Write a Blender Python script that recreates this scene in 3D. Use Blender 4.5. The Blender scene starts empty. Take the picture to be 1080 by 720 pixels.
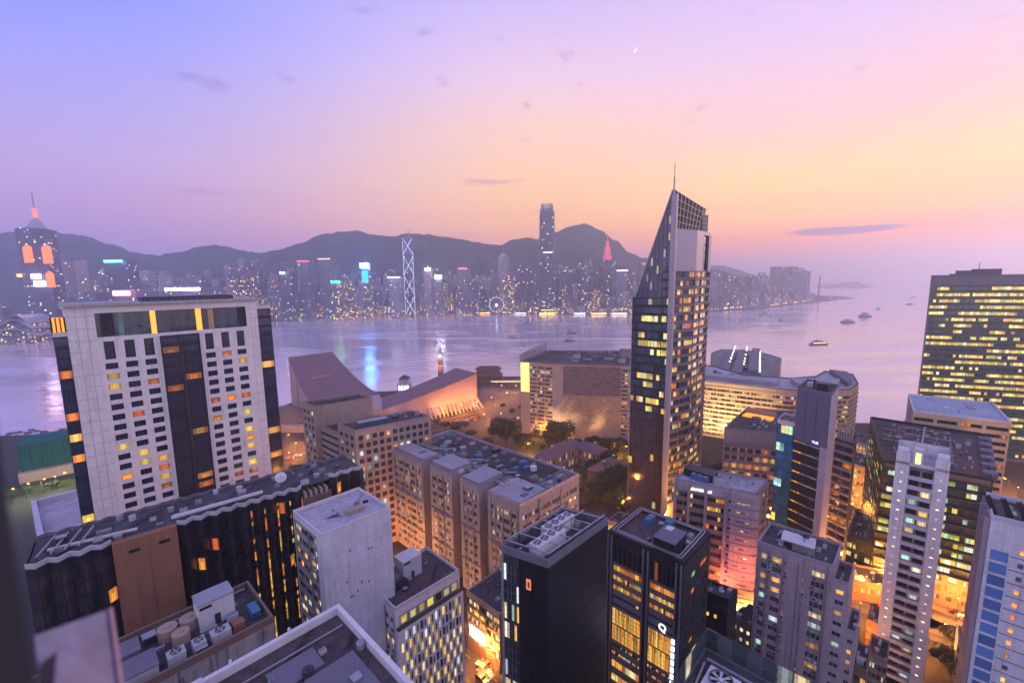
import bpy, math, random
from mathutils import Vector, Matrix, noise as mnoise
rnd = random.Random(7)
SC = bpy.context.scene
COL = SC.collection
# ------------------------------------------------------------------ camera
H = 122.0; F = 468.17; PITCH = 0.137877; ROLL = 0.013184
f_ = Vector((0, math.cos(PITCH), -math.sin(PITCH))); r_ = Vector((1, 0, 0)); u_ = r_.cross(f_)
CR = r_*math.cos(ROLL) - u_*math.sin(ROLL); CU = r_*math.sin(ROLL) + u_*math.cos(ROLL)
cam = bpy.data.cameras.new('camera'); cam.sensor_width = 36; cam.sensor_fit = 'HORIZONTAL'
cam.lens = F/1080*36; cam.clip_start = 0.05; cam.clip_end = 30000
cam.dof.use_dof = True; cam.dof.focus_distance = 250; cam.dof.aperture_fstop = 1.6
co = bpy.data.objects.new('camera', cam); COL.objects.link(co)
M = Matrix((CR, CU, -f_)).transposed().to_4x4(); M.translation = Vector((0, 0, H)); co.matrix_world = M
SC.camera = co
SC.view_settings.view_transform = 'Standard'; SC.view_settings.look = 'None'
SC.view_settings.exposure = 0.55; SC.view_settings.gamma = 1
SC.cycles.use_denoising = True
SC.cycles.max_bounces = 6; SC.cycles.diffuse_bounces = 2; SC.cycles.glossy_bounces = 2
SC.cycles.transmission_bounces = 2; SC.cycles.volume_bounces = 2; SC.cycles.transparent_max_bounces = 6
SC.cycles.sample_clamp_indirect = 4.0; SC.cycles.caustics_reflective = False; SC.cycles.caustics_refractive = False

def ray(x, y): return CR*((x-540)/F) + CU*(-(y-360)/F) + f_
def up(x, y, z):                     # photo direction met with the level z
    d = ray(x, y); t = (z-H)/d.z; return Vector((d.x*t, d.y*t, z))
def aty(x, y, Y):                    # photo direction at distance Y
    d = ray(x, y); t = Y/d.y; return Vector((d.x*t, Y, H+d.z*t))
def pxof(p):
    v = Vector((p[0], p[1], p[2]-H)); w = v.dot(f_); return (540+F*v.dot(CR)/w, 360-F*v.dot(CU)/w)

def lin(c):
    return tuple((x/255/12.92 if x/255 <= .04045 else ((x/255+.055)/1.055)**2.4) for x in c[:3]) + (1,)

def lb(c, k): a = lin(c); return (a[0]*k, a[1]*k, a[2]*k, 1)
# ------------------------------------------------------------------ world: dusk sky
W = bpy.data.worlds.new('World'); SC.world = W; W.use_nodes = True
nt = W.node_tree; nt.nodes.clear()
def N(t, k, **kw):
    n = t.nodes.new(k)
    for a, b in kw.items():
        if a == 'ins':
            for i, v in b.items():
                if hasattr(v, 'is_linked') or isinstance(v, bpy.types.NodeSocket): t.links.new(v, n.inputs[i])
                else: n.inputs[i].default_value = v
        else: setattr(n, a, b)
    return n
def mth(t, op, a, b=None, c=None, clamp=False):
    n = t.nodes.new('ShaderNodeMath'); n.operation = op; n.use_clamp = clamp
    for i, v in enumerate((a, b, c)):
        if v is None: continue
        if isinstance(v, (int, float)): n.inputs[i].default_value = v
        else: t.links.new(v, n.inputs[i])
    return n.outputs[0]
def mix(t, f, a, b, kind='MIX'):
    n = t.nodes.new('ShaderNodeMix'); n.data_type = 'RGBA'; n.blend_type = kind; n.clamp_factor = True
    for i, v in ((0, f), (6, a), (7, b)):
        if isinstance(v, bpy.types.NodeSocket): t.links.new(v, n.inputs[i])
        else: n.inputs[i].default_value = v
    return n.outputs[2]
def ramp(t, f, pts, interp='LINEAR'):
    n = t.nodes.new('ShaderNodeValToRGB'); cr = n.color_ramp; cr.interpolation = interp
    while len(cr.elements) < len(pts): cr.elements.new(0.5)
    for e, (p, c) in zip(cr.elements, pts):
        e.position = p; e.color = c if len(c) == 4 else tuple(c)+(1,)
    t.links.new(f, n.inputs[0]); return n.outputs[0]
def smooth(t, v, a, b):
    n = t.nodes.new('ShaderNodeMapRange'); n.interpolation_type = 'SMOOTHSTEP'
    t.links.new(v, n.inputs[0]); n.inputs[1].default_value = a; n.inputs[2].default_value = b
    return n.outputs[0]
tc = N(nt, 'ShaderNodeTexCoord'); sx = N(nt, 'ShaderNodeSeparateXYZ', ins={0: tc.outputs['Generated']})
X, Y_, Z = sx.outputs
hx = mth(nt, 'DIVIDE', X, mth(nt, 'SQRT', mth(nt, 'ADD', mth(nt, 'ADD', mth(nt, 'MULTIPLY', X, X), mth(nt, 'MULTIPLY', Y_, Y_)), 1e-5)))
Lr = ramp(nt, Z, [(0, lin((158,144,222))), (.05, lin((182,152,216))), (.12, lin((196,156,208))), (.20, lin((190,166,224))), (.30, lin((164,160,238))), (.42, lin((126,146,252))), (1, lin((120,130,210)))])
Cr = ramp(nt, Z, [(0, lb((255,120,84), 1.35)), (.05, lb((255,142,80), 1.35)), (.115, lb((255,184,112), 1.2)), (.20, lb((255,202,146), 1.08)), (.30, lin((252,206,186))), (.39, lin((232,200,224))), (.54, lin((184,174,242))), (1, lin((135,138,210)))])
Rr = ramp(nt, Z, [(0, lb((235,132,128), 1.3)), (.04, lb((255,136,100), 1.3)), (.075, lb((255,150,76), 1.35)), (.11, lb((255,190,100), 1.25)), (.175, lb((255,216,142), 1.08)), (.27, lin((250,204,204))), (.40, lin((222,196,238))), (1, lin((140,140,210)))])
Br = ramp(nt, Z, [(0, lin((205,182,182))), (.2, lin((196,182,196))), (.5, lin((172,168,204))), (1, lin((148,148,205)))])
c1 = mix(nt, smooth(nt, hx, -.80, .08), Lr, Cr)
c2 = mix(nt, smooth(nt, hx, .05, .62), c1, Rr)
# wisps of cloud low in the afterglow and small puffs higher up
pj = N(nt, 'ShaderNodeCombineXYZ', ins={0: mth(nt, 'DIVIDE', X, mth(nt, 'ADD', Y_, 1.5)), 1: mth(nt, 'MULTIPLY', Z, 4.2), 2: 0.37})
cn = N(nt, 'ShaderNodeTexNoise', ins={0: pj.outputs[0], 2: 7.5, 3: 5, 4: .55})
band = mth(nt, 'MULTIPLY', smooth(nt, Z, .06, .11), mth(nt, 'SUBTRACT', 1, smooth(nt, Z, .17, .30)))
cl1 = mth(nt, 'MULTIPLY', smooth(nt, cn.outputs[0], .60, .76), mth(nt, 'MULTIPLY', band, .45))
pj2 = N(nt, 'ShaderNodeCombineXYZ', ins={0: X, 1: mth(nt, 'MULTIPLY', Z, 2.0), 2: 4.1})
cn2 = N(nt, 'ShaderNodeTexNoise', ins={0: pj2.outputs[0], 2: 13, 3: 4, 4: .5})
cl2 = mth(nt, 'MULTIPLY', smooth(nt, cn2.outputs[0], .62, .74), mth(nt, 'MULTIPLY', smooth(nt, Z, .2, .35), .35))
# one long bar of cloud to the right of the tall tower
bx_ = mth(nt, 'DIVIDE', mth(nt, 'SUBTRACT', X, .588), .075); bz_ = mth(nt, 'DIVIDE', mth(nt, 'SUBTRACT', mth(nt, 'ADD', Z, mth(nt, 'MULTIPLY', mth(nt, 'SUBTRACT', cn2.outputs[0], .5), .012)), .0795), .0085)
bar = mth(nt, 'SUBTRACT', 1, smooth(nt, mth(nt, 'ADD', mth(nt, 'MULTIPLY', bx_, bx_), mth(nt, 'MULTIPLY', bz_, bz_)), .35, 1.15))
cl = mth(nt, 'MAXIMUM', mth(nt, 'MAXIMUM', cl1, cl2), mth(nt, 'MULTIPLY', bar, 1.0), clamp=True)
c3 = mix(nt, cl, c2, lin((128,98,168)))
c4 = mix(nt, smooth(nt, Y_, .30, -.25), c3, mix(nt, 1.0, Br, (1.85,1.9,1.95,1), 'MULTIPLY'))  # unseen sky behind the camera, raised to brighten the facades facing it
c5 = mix(nt, smooth(nt, Z, -.01, -.3), c4, lin((70,62,100)))
sky = N(nt, 'ShaderNodeTexSky', sky_type='NISHITA'); sky.sun_disc = False
sky.sun_elevation = math.radians(1.5); sky.sun_rotation = math.radians(28); sky.air_density = 1.5; sky.dust_density = 3
c6 = mix(nt, 1.0, c5, mix(nt, 1.0, sky.outputs[0], (.02,.02,.02,1), 'MULTIPLY'), 'ADD')
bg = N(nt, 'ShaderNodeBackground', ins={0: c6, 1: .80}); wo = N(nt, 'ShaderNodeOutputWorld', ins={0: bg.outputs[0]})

# afterglow: a very soft low sun on the right horizon
sl = bpy.data.lights.new('afterglow_sun', 'SUN'); sl.energy = 0.55; sl.angle = math.radians(14); sl.color = (1, .60, .42)
so = bpy.data.objects.new('afterglow_sun', sl); COL.objects.link(so)
sd = Vector((math.sin(math.radians(62)), math.cos(math.radians(62)), .10)).normalized()
so.rotation_euler = (-sd).to_track_quat('-Z', 'Y').to_euler()

# ------------------------------------------------------------------ materials
MATS = {}
def wallmat(name, rgb, rough=.8, dirt=.25, spec=.25, metal=0., scale=.25):
    if name in MATS: return MATS[name]
    m = bpy.data.materials.new(name); m.use_nodes = True; t = m.node_tree; b = t.nodes['Principled BSDF']
    g = N(t, 'ShaderNodeTexCoord')
    mp = N(t, 'ShaderNodeMapping', ins={0: g.outputs['Object'], 3: (1, 1, .22)})
    n1 = N(t, 'ShaderNodeTexNoise', ins={0: mp.outputs[0], 2: scale*3, 3: 6, 4: .65})
    n2 = N(t, 'ShaderNodeTexNoise', ins={0: g.outputs['Object'], 2: scale*.4, 3: 3})
    k = mth(t, 'ADD', mth(t, 'MULTIPLY', mth(t, 'SUBTRACT', n1.outputs[0], .5), dirt*2.2), mth(t, 'MULTIPLY', mth(t, 'SUBTRACT', n2.outputs[0], .5), dirt*1.6))
    uvn = N(t, 'ShaderNodeUVMap')
    br = N(t, 'ShaderNodeTexBrick', ins={0: uvn.outputs[0], 1: (1,1,1,1), 2: (.86,.86,.86,1), 3: (.66,.66,.66,1), 4: 1.0, 5: .03, 8: 1.5, 9: .75})
    ms = N(t, 'ShaderNodeMapping', ins={0: uvn.outputs[0], 3: (1.5, .06, 1)}); ns_ = N(t, 'ShaderNodeTexNoise', ins={0: ms.outputs[0], 2: 1.0, 3: 4, 4: .6})
    stk = mth(t, 'MULTIPLY', smooth(t, ns_.outputs[0], .52, .72), dirt*1.3)
    n3 = N(t, 'ShaderNodeTexNoise', ins={0: uvn.outputs[0], 2: .16, 3: 2}); patch = mth(t, 'MULTIPLY', mth(t, 'GREATER_THAN', n3.outputs[0], .60), dirt*.35)
    k = mth(t, 'SUBTRACT', mth(t, 'SUBTRACT', k, stk), patch)
    hs = N(t, 'ShaderNodeHueSaturation', ins={2: mth(t, 'MAXIMUM', mth(t, 'ADD', k, 1.0), .2), 4: tuple(rgb[:3])+(1,)})
    cc = mix(t, min(1.0, .45+dirt), hs.outputs[0], br.outputs[0], 'MULTIPLY')
    t.links.new(cc, b.inputs['Base Color'])
    b.inputs['Roughness'].default_value = rough; b.inputs['Specular IOR Level'].default_value = spec; b.inputs['Metallic'].default_value = metal
    MATS[name] = m; return m
def glass(name, frac, cols, strength=1.4, base=(.03,.035,.06), mode='cell', rough=.12, tint=None, runs=.3, curt=0.5):
    """window glass: reflects the sky; rooms with the lamps on glow behind it"""
    if name in MATS: return MATS[name]
    m = bpy.data.materials.new(name); m.use_nodes = True; t = m.node_tree; b = t.nodes['Principled BSDF']
    uv = N(t, 'ShaderNodeUVMap'); s = N(t, 'ShaderNodeSeparateXYZ', ins={0: uv.outputs[0]})
    fu = mth(t, 'FLOOR', s.outputs[0]); fv = mth(t, 'FLOOR', s.outputs[1])
    cx = N(t, 'ShaderNodeCombineXYZ', ins={0: fu, 1: fv, 2: frac*7.7})
    wn = N(t, 'ShaderNodeTexWhiteNoise', noise_dimensions='3D', ins={0: cx.outputs[0]})
    sc_ = N(t, 'ShaderNodeSeparateXYZ', ins={0: wn.outputs['Color']})
    if mode == 'cell': v = wn.outputs['Value']
    else:
        c2_ = N(t, 'ShaderNodeCombineXYZ', ins={0: mth(t, 'MULTIPLY', fu, runs), 1: mth(t, 'MULTIPLY', fv, 17.31), 2: 3.1})
        nn = N(t, 'ShaderNodeTexNoise', ins={0: c2_.outputs[0], 2: 1.0, 3: 1, 4: .5})
        v = mth(t, 'SUBTRACT', 1.12, mth(t, 'ADD', mth(t, 'MULTIPLY', nn.outputs[0], 1.25), mth(t, 'MULTIPLY', wn.outputs['Value'], .14)))
        v = mth(t, 'ADD', mth(t, 'MULTIPLY', v, 1.25), .0)
    lit = mth(t, 'LESS_THAN', v, frac)
    # furnished room behind: blotches of lamp, wall and curtain
    sc3 = N(t, 'ShaderNodeMapping', ins={0: uv.outputs[0], 3: (3.3, 4.1, 1)})
    ns = N(t, 'ShaderNodeTexNoise', ins={0: sc3.outputs[0], 2: 1.6, 3: 3, 4: .6})
    inten = mth(t, 'MULTIPLY', mth(t, 'ADD', mth(t, 'MULTIPLY', sc_.outputs[1], .75), .30), mth(t, 'ADD', mth(t, 'MULTIPLY', mth(t, 'SUBTRACT', ns.outputs[0], .5), 2.2*curt), .9), clamp=False)
    fx = mth(t, 'FRACT', s.outputs[0]); fy = mth(t, 'FRACT', s.outputs[1]); ed = mth(t, 'ABSOLUTE', mth(t, 'SUBTRACT', fx, .5))
    cur = mth(t, 'GREATER_THAN', ed, mth(t, 'ADD', .22, mth(t, 'MULTIPLY', sc_.outputs[0], .34))); bl = mth(t, 'GREATER_THAN', fy, mth(t, 'ADD', .45, mth(t, 'MULTIPLY', sc_.outputs[2], .9)))
    inten = mth(t, 'MULTIPLY', inten, mth(t, 'SUBTRACT', 1, mth(t, 'MULTIPLY', mth(t, 'MAXIMUM', cur, bl), .5)))
    n = len(cols); colr = ramp(t, sc_.outputs[2], [(i/max(1, n), lin(c)) for i, c in enumerate(cols)], 'CONSTANT')
    bw = N(t, 'ShaderNodeMath', operation='MULTIPLY', ins={0: lit, 1: inten})
    st = mth(t, 'MULTIPLY', bw.outputs[0], strength)
    t.links.new(colr, b.inputs['Emission Color']); t.links.new(st, b.inputs['Emission Strength'])
    vb = mth(t, 'ADD', .6, mth(t, 'MULTIPLY', sc_.outputs[0], .9))
    hs = N(t, 'ShaderNodeHueSaturation', ins={2: vb, 4: tuple(base)+(1,)})
    t.links.new(hs.outputs[0], b.inputs['Base Color'])
    b.inputs['Roughness'].default_value = rough; b.inputs['Specular IOR Level'].default_value = .8 if tint is None else tint
    g = N(t, 'ShaderNodeTexCoord'); bn = N(t, 'ShaderNodeTexNoise', ins={0: g.outputs['Object'], 2: .35, 3: 2})
    bp = N(t, 'ShaderNodeBump', ins={0: .12, 1: .3, 2: bn.outputs[0]}); bp.inputs['Height'].default_value = 0
    t.links.new(bn.outputs[0], bp.inputs['Height']); t.links.new(bp.outputs[0], b.inputs['Normal'])
    MATS[name] = m; return m
def glow(name, c, s):
    if name in MATS: return MATS[name]
    m = bpy.data.materials.new(name); m.use_nodes = True; b = m.node_tree.nodes['Principled BSDF']
    b.inputs['Base Color'].default_value = lin(c); b.inputs['Emission Color'].default_value = lin(c); b.inputs['Emission Strength'].default_value = s
    MATS[name] = m; return m
YEL = [(255,206,84),(255,222,120),(255,190,70),(255,236,170),(240,226,90)]
ORG = [(255,160,60),(255,140,50),(255,185,90),(240,120,50)]
MIXC = [(255,200,110),(255,226,170),(255,180,90),(214,236,232),(255,240,210),(180,226,200)]
PAL = [(255,236,196),(255,214,150),(226,238,240),(255,226,170)]
g_hotel = glass('hotel_window_glass', .30, ORG+YEL[:2], .95, (.012,.015,.04))
g_dark = glass('dark_window_glass', .07, ORG, .8, (.015,.018,.035))
g_mix = glass('lived_in_window_glass', .34, MIXC, 1.1, (.03,.032,.05))
g_mix2 = glass('flat_window_glass', .22, MIXC, 1.0, (.04,.038,.055))
g_off = glass('office_ribbon_glass', .55, YEL, 1.25, (.03,.05,.085), 'run', .1)
g_gate = glass('harbour_office_glass', .60, YEL, 1.25, (.035,.075,.085), 'run', .12, runs=.11)
g_shop = glass('workshop_window_glass', .42, PAL+ORG[:1], .75, (.07,.06,.07), 'run', .25, runs=.5)
g_blue = glass('teal_glass', .34, [(190,240,230),(255,210,70),(200,235,170)], 1.1, (.0,.13,.26), 'run', .15, runs=.12)
g_amber = glass('amber_glass', .75, YEL+ORG, 1.0, (.05,.04,.03), 'run', .15, runs=.4)
g_bronze = glass('bronze_glass', .055, ORG, 1.3, (.016,.014,.02), 'cell', .14)
g_pat = glass('patterned_hotel_glass', .78, PAL+YEL[:2], .85, (.03,.035,.06))
g_warm = glass('arcade_glass', .62, YEL+PAL, .9, (.08,.06,.05), 'run', .2, runs=.6)
g_green = glass('greenish_office_glass', .50, [(220,232,110),(200,235,190),(255,220,80),(230,240,220)], .95, (.03,.06,.06), 'run', .12, runs=.2)
g_black = glass('black_glass', .0, ORG, .5, (.012,.012,.018), 'cell', .22)

m_stone = wallmat('pale_stone', (.68,.66,.70), dirt=.14)
m_white = wallmat('white_paint_wall', (.68,.66,.72), dirt=.2)
m_whiteblue = wallmat('bluish_white_wall', (.58,.58,.70), dirt=.2)
m_pink = wallmat('pink_beige_tile', (.40,.335,.32), dirt=.22)
m_tan = wallmat('tan_tile', (.42,.31,.26), dirt=.2)
m_brown = wallmat('brown_tile', (.22,.15,.13), dirt=.3)
m_brick = wallmat('red_brown_granite', (.30,.14,.09), dirt=.25)
m_conc = wallmat('weathered_concrete', (.30,.28,.30), dirt=.5)
m_grey = wallmat('grey_panel', (.17,.165,.22), dirt=.2)
m_lilac = wallmat('lilac_metal_panel', (.42,.38,.46), .45, .1, .5, .3)
m_dark = wallmat('dark_cladding', (.025,.024,.034), .5, .3)
m_black = wallmat('black_cladding', (.016,.016,.024), .35, .3, .5)
m_purple = wallmat('mauve_render', (.36,.30,.36), dirt=.25)
m_beige = wallmat('orange_beige_tile', (.58,.40,.26), dirt=.15)
m_roof = wallmat('dark_roof_felt', (.07,.062,.075), dirt=.7)
m_roofb = wallmat('brown_roof_felt', (.085,.06,.065), dirt=.6)
m_roofl = wallmat('pale_roof_screed', (.38,.36,.42), dirt=.35)
m_metal = wallmat('galvanised_metal', (.42,.43,.48), .45, .3, .5, .4)
m_dmetal = wallmat('dark_metal', (.06,.06,.075), .5, .3, .5, .3)
m_ac = wallmat('plant_casing', (.50,.50,.56), .6, .3)
m_blueplant = wallmat('blue_plant_casing', (.06,.20,.40), .5, .3)
m_frame = wallmat('window_frame_metal', (.12,.12,.14), .5, .1)
m_framel = wallmat('pale_window_frame', (.45,.44,.48), .5, .1)
m_roofpink = wallmat('mauve_tile_roof', (.22,.13,.155), .7, .15)
m_bluepanel = wallmat('blue_panel', (.06,.17,.50), .5, .15)
m_green = wallmat('teal_netting', (.0,.13,.13), .9, .3)
m_grass = wallmat('lawn', (.10,.12,.03), .9, .4)
m_asph = wallmat('asphalt', (.05,.047,.05), .75, .3)
m_pave = wallmat('paving', (.16,.13,.12), .8, .4)

# ------------------------------------------------------------------ mesh helpers
class MB:
    def __init__(s): s.v = []; s.f = []; s.m = []; s.uv = []; s.mats = []
    def mi(s, m):
        if m not in s.mats: s.mats.append(m)
        return s.mats.index(m)
    def face(s, pts, m, uv=None):
        i = len(s.v); s.v += [tuple(p) for p in pts]; s.f.append(tuple(range(i, i+len(pts)))); s.m.append(s.mi(m))
        s.uv.append(uv or [(0, 0)]*len(pts))
    def hexa(s, P, m, skip=()):        # P: 4 lower (ccw) + 4 upper points
        i = len(s.v); s.v += [tuple(p) for p in P]
        for k, q in enumerate(((3,2,1,0),(4,5,6,7),(0,1,5,4),(1,2,6,5),(2,3,7,6),(3,0,4,7))):
            if k in skip: continue
            s.f.append(tuple(i+j for j in q)); s.m.append(s.mi(m)); s.uv.append([(0,0)]*4)
    def box(s, x0, y0, z0, x1, y1, z1, m, R=None):
        P = [Vector(p) for p in ((x0,y0,z0),(x1,y0,z0),(x1,y1,z0),(x0,y1,z0),(x0,y0,z1),(x1,y0,z1),(x1,y1,z1),(x0,y1,z1))]
        if R is not None: P = [R @ p for p in P]
        s.hexa(P, m)
    def cyl(s, c, r0, r1, z0, z1, m, n=12, cap=True):
        a = [(c[0]+r0*math.cos(2*math.pi*k/n), c[1]+r0*math.sin(2*math.pi*k/n), z0) for k in range(n)]
        b = [(c[0]+r1*math.cos(2*math.pi*k/n), c[1]+r1*math.sin(2*math.pi*k/n), z1) for k in range(n)]
        for k in range(n): s.face([a[k], a[(k+1)%n], b[(k+1)%n], b[k]], m)
        if cap: s.face(b, m); s.face(a[::-1], m)
    def bar(s, p, q, w, m):
        p, q = Vector(p), Vector(q); d = (q-p).normalized(); a = d.cross(Vector((0,0,1)))
        if a.length < .01: a = Vector((1,0,0))
        a = a.normalized()*w/2; b = d.cross(a).normalized()*w/2
        s.hexa([p-a-b, p+a-b, p+a+b, p-a+b, q-a-b, q+a-b, q+a+b, q-a+b], m)
    def build(s, name, parent=None, loc=None, smooth_=False):
        me = bpy.data.meshes.new(name); me.from_pydata(s.v, [], s.f)
        for m in s.mats: me.materials.append(m)
        me.polygons.foreach_set('material_index', s.m)
        ul = me.uv_layers.new(name='UVMap'); flat = []
        for q in s.uv:
            for a in q: flat += [a[0], a[1]]
        ul.data.foreach_set('uv', flat)
        if smooth_: me.polygons.foreach_set('use_smooth', [True]*len(s.f))
        me.update()
        o = bpy.data.objects.new(name, me); COL.objects.link(o)
        if parent is not None: o.parent = parent
        if loc is not None: o.location = loc
        return o
def tag(o, label=None, cat=None, group=None, kind=None):
    if label: o['label'] = label
    if cat: o['category'] = cat
    if group: o['group'] = group
    if kind: o['kind'] = kind
    return o
def empty(name, loc, label=None, cat=None, group=None, rz=0):
    o = bpy.data.objects.new(name, None); COL.objects.link(o); o.location = loc; o.rotation_euler = (0, 0, rz)
    return tag(o, label, cat, group)
def copy_tree(o, loc=None, rz=None, label=None, parent=None, scale=None):
    c = o.copy(); COL.objects.link(c); c.parent = parent
    if loc is not None: c.location = loc
    if rz is not None: c.rotation_euler = (0, 0, rz)
    if scale is not None: c.scale = (scale,)*3
    if label: c['label'] = label
    for ch in list(o.children): copy_tree(ch, parent=c)
    return c
def inset(poly, d):
    n = len(poly); out = []
    for i in range(n):
        a, b, c = poly[i-1], poly[i], poly[(i+1) % n]
        e1 = (b-a).normalized(); e2 = (c-b).normalized()
        n1 = Vector((-e1.y, e1.x)); n2 = Vector((-e2.y, e2.x)); k = n1+n2
        out.append(b + k*(d/max(.2, 1+n1.dot(n2))))
    return out

# ------------------------------------------------------------------ building builder
GA = math.radians(46.5)
AV = Vector((math.cos(GA), math.sin(GA))); BV = Vector((-math.sin(GA), math.cos(GA)))
SEED = [0]
class Bld:
    """a building: Empty at its base, wall, roof, parapet, windows and plant as parts"""
    def __init__(s, name, label, cat, corners, z1, z0=2.0, wall=m_grey):
        s.P = [Vector((p[0], p[1])) for p in corners]
        c = sum(s.P, Vector((0, 0)))/len(s.P); s.c = c; s.z0 = z0; s.z1 = z1; s.wallm = wall
        s.root = empty(name, (c.x, c.y, z0), label, cat); s.mb = MB(); s.win = []; s.led = MB(); s.nw = 0
        SEED[0] += 1; s.seed = SEED[0]*37
    def L(s, p, z): return Vector((p[0]-s.c.x, p[1]-s.c.y, z-s.z0))
    def fr(s, i, P=None):
        P = P or s.P; a = P[i]; b = P[(i+1) % len(P)]; d = b-a; ln = d.length; d = d/ln
        return (a, d, Vector((d.y, -d.x)), ln)
    def pt(s, fr, u, z, o=0.0):
        a, d, n, ln = fr; p = a + d*u + n*o; return s.L(p, z)
    def q(s, fr, u0, u1, z0, z1, m, o=0.0, mb=None):
        if u1-u0 < 1e-3 or z1-z0 < 1e-3: return
        (mb or s.mb).face([s.pt(fr,u0,z0,o), s.pt(fr,u1,z0,o), s.pt(fr,u1,z1,o), s.pt(fr,u0,z1,o)], m, [(u0+.1,z0),(u1+.1,z0),(u1+.1,z1),(u0+.1,z1)])
    def fbox(s, fr, u0, u1, z0, z1, o0, o1, m, mb):
        mb.hexa([s.pt(fr,u0,z0,o1), s.pt(fr,u1,z0,o1), s.pt(fr,u1,z0,o0), s.pt(fr,u0,z0,o0), s.pt(fr,u0,z1,o1), s.pt(fr,u1,z1,o1), s.pt(fr,u1,z1,o0), s.pt(fr,u0,z1,o0)], m)
    def facade(s, fr, u0, u1, z0, z1, nu, nf, glass_, wall=None, ww=.6, wh=.5, sill=.3, rec=.25, panes=2, rows=1, cells=1, frame=m_frame, cellf=1, skip=None, uoff=None):
        wall = wall or s.wallm; du = (u1-u0)/nu; dz = (z1-z0)/nf
        SEED[0] += 1; so_ = SEED[0]*13.0
        for j in range(nf):
            b = z0 + j*dz; w0 = b+dz*sill; w1 = w0+dz*wh
            s.q(fr, u0, u1, b, w0, wall); s.q(fr, u0, u1, w1, b+dz, wall)
            x = u0
            for i in range(nu):
                a = u0+du*(i+.5-ww/2) ; c = a+du*ww
                if skip and skip(i, j): continue
                s.q(fr, x, a, w0, w1, wall); x = c
                P = lambda u, z, o: s.pt(fr, u, z, o)
                for A, B in (((a,w0),(c,w0)), ((c,w0),(c,w1)), ((c,w1),(a,w1)), ((a,w1),(a,w0))):
                    s.mb.face([P(A[0],A[1],0), P(A[0],A[1],-rec), P(B[0],B[1],-rec), P(B[0],B[1],0)], wall)
                s.win.append((fr, a, c, w0, w1, rec, glass_, frame, panes, rows, cells, so_+i*cells, so_+j*cellf))
            s.q(fr, x, u1, w0, w1, wall)
    def one(s, mb, w):
        fr, a, c, w0, w1, rec, g, fm, panes, rows, cells, U, V = w; o = -rec
        mb.face([s.pt(fr,a,w0,o), s.pt(fr,c,w0,o), s.pt(fr,c,w1,o), s.pt(fr,a,w1,o)], g, [(U+.001,V+.02),(U+cells-.001,V+.02),(U+cells-.001,V+.98),(U+.001,V+.98)])
        t = .06 if c-a < 6 else .1
        for k in range(panes+1):
            x = a+(c-a)*k/panes; x0 = max(a, x-t/2); x1 = min(c, x+t/2)
            if panes > 24 or x1 <= x0: continue
            mb.face([s.pt(fr,x0,w0,o+.05), s.pt(fr,x1,w0,o+.05), s.pt(fr,x1,w1,o+.05), s.pt(fr,x0,w1,o+.05)], fm)
        for k in range(rows+1):
            z = w0+(w1-w0)*k/rows; za = max(w0, z-t/2); zb = min(w1, z+t/2)
            mb.face([s.pt(fr,a,za,o+.06), s.pt(fr,c,za,o+.06), s.pt(fr,c,zb,o+.06), s.pt(fr,a,zb,o+.06)], fm)
    def roof(s, m=m_roof, par=1.1, pm=None, th=.3, P=None, z=None):
        P = P or s.P; z = s.z1 if z is None else z; pm = pm or s.wallm
        mb = MB(); I = inset(P, th)
        mb.face([s.L(p, z) for p in I], m, [(p.x*.5, p.y*.5) for p in I]); mb.build('roof', s.root)
        if par > 0:
            mb = MB(); n = len(P)
            for i in range(n):
                a, b, c, d = P[i], P[(i+1) % n], I[(i+1) % n], I[i]
                mb.face([s.L(a,z+par), s.L(b,z+par), s.L(c,z+par), s.L(d,z+par)], pm)
                mb.face([s.L(d,z+par), s.L(c,z+par), s.L(c,z-.3), s.L(d,z-.3)], pm)
                mb.face([s.L(a,z-.002), s.L(b,z-.002), s.L(b,z+par), s.L(a,z+par)], pm)
            mb.build('parapet', s.root)
    def finish(s):
        if s.mb.f: s.mb.build('wall', s.root)
        if s.led.f: s.led.build('cornice', s.root)
        cp = Vector((0, 0, H))
        def key(w):
            fr, a, c, w0, w1 = w[:5]; p = fr[0]+fr[1]*((a+c)/2); q = Vector((p.x, p.y, (w0+w1)/2)); d = (q-cp)
            n = Vector((fr[2].x, fr[2].y, 0)); cosn = -n.dot(d)/d.length
            px, py = pxof(q) if d.y > 1 else (-999, -999)
            vis = cosn > 0.01 and -15 < px < 1095 and -15 < py < 735
            return -(c-a)*(w1-w0)*max(cosn, .02)/d.length_squared + (0 if vis else 1e3)
        s.win.sort(key=key)
        lim = 100-s.nw
        for w in s.win[:lim]:
            mb = MB(); s.one(mb, w); mb.build('window', s.root)
        if len(s.win) > lim:
            mb = MB()
            for w in s.win[lim:]: s.one(mb, w)
            tag(mb.build('window', s.root), kind='stuff')
        return s
    # ---- plant on the roof
    def at(s, a, b, P=None):
        P = P or s.P; return (P[0]*(1-a)*(1-b) + P[1]*a*(1-b) + P[2]*a*b + P[3]*(1-a)*b)
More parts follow.
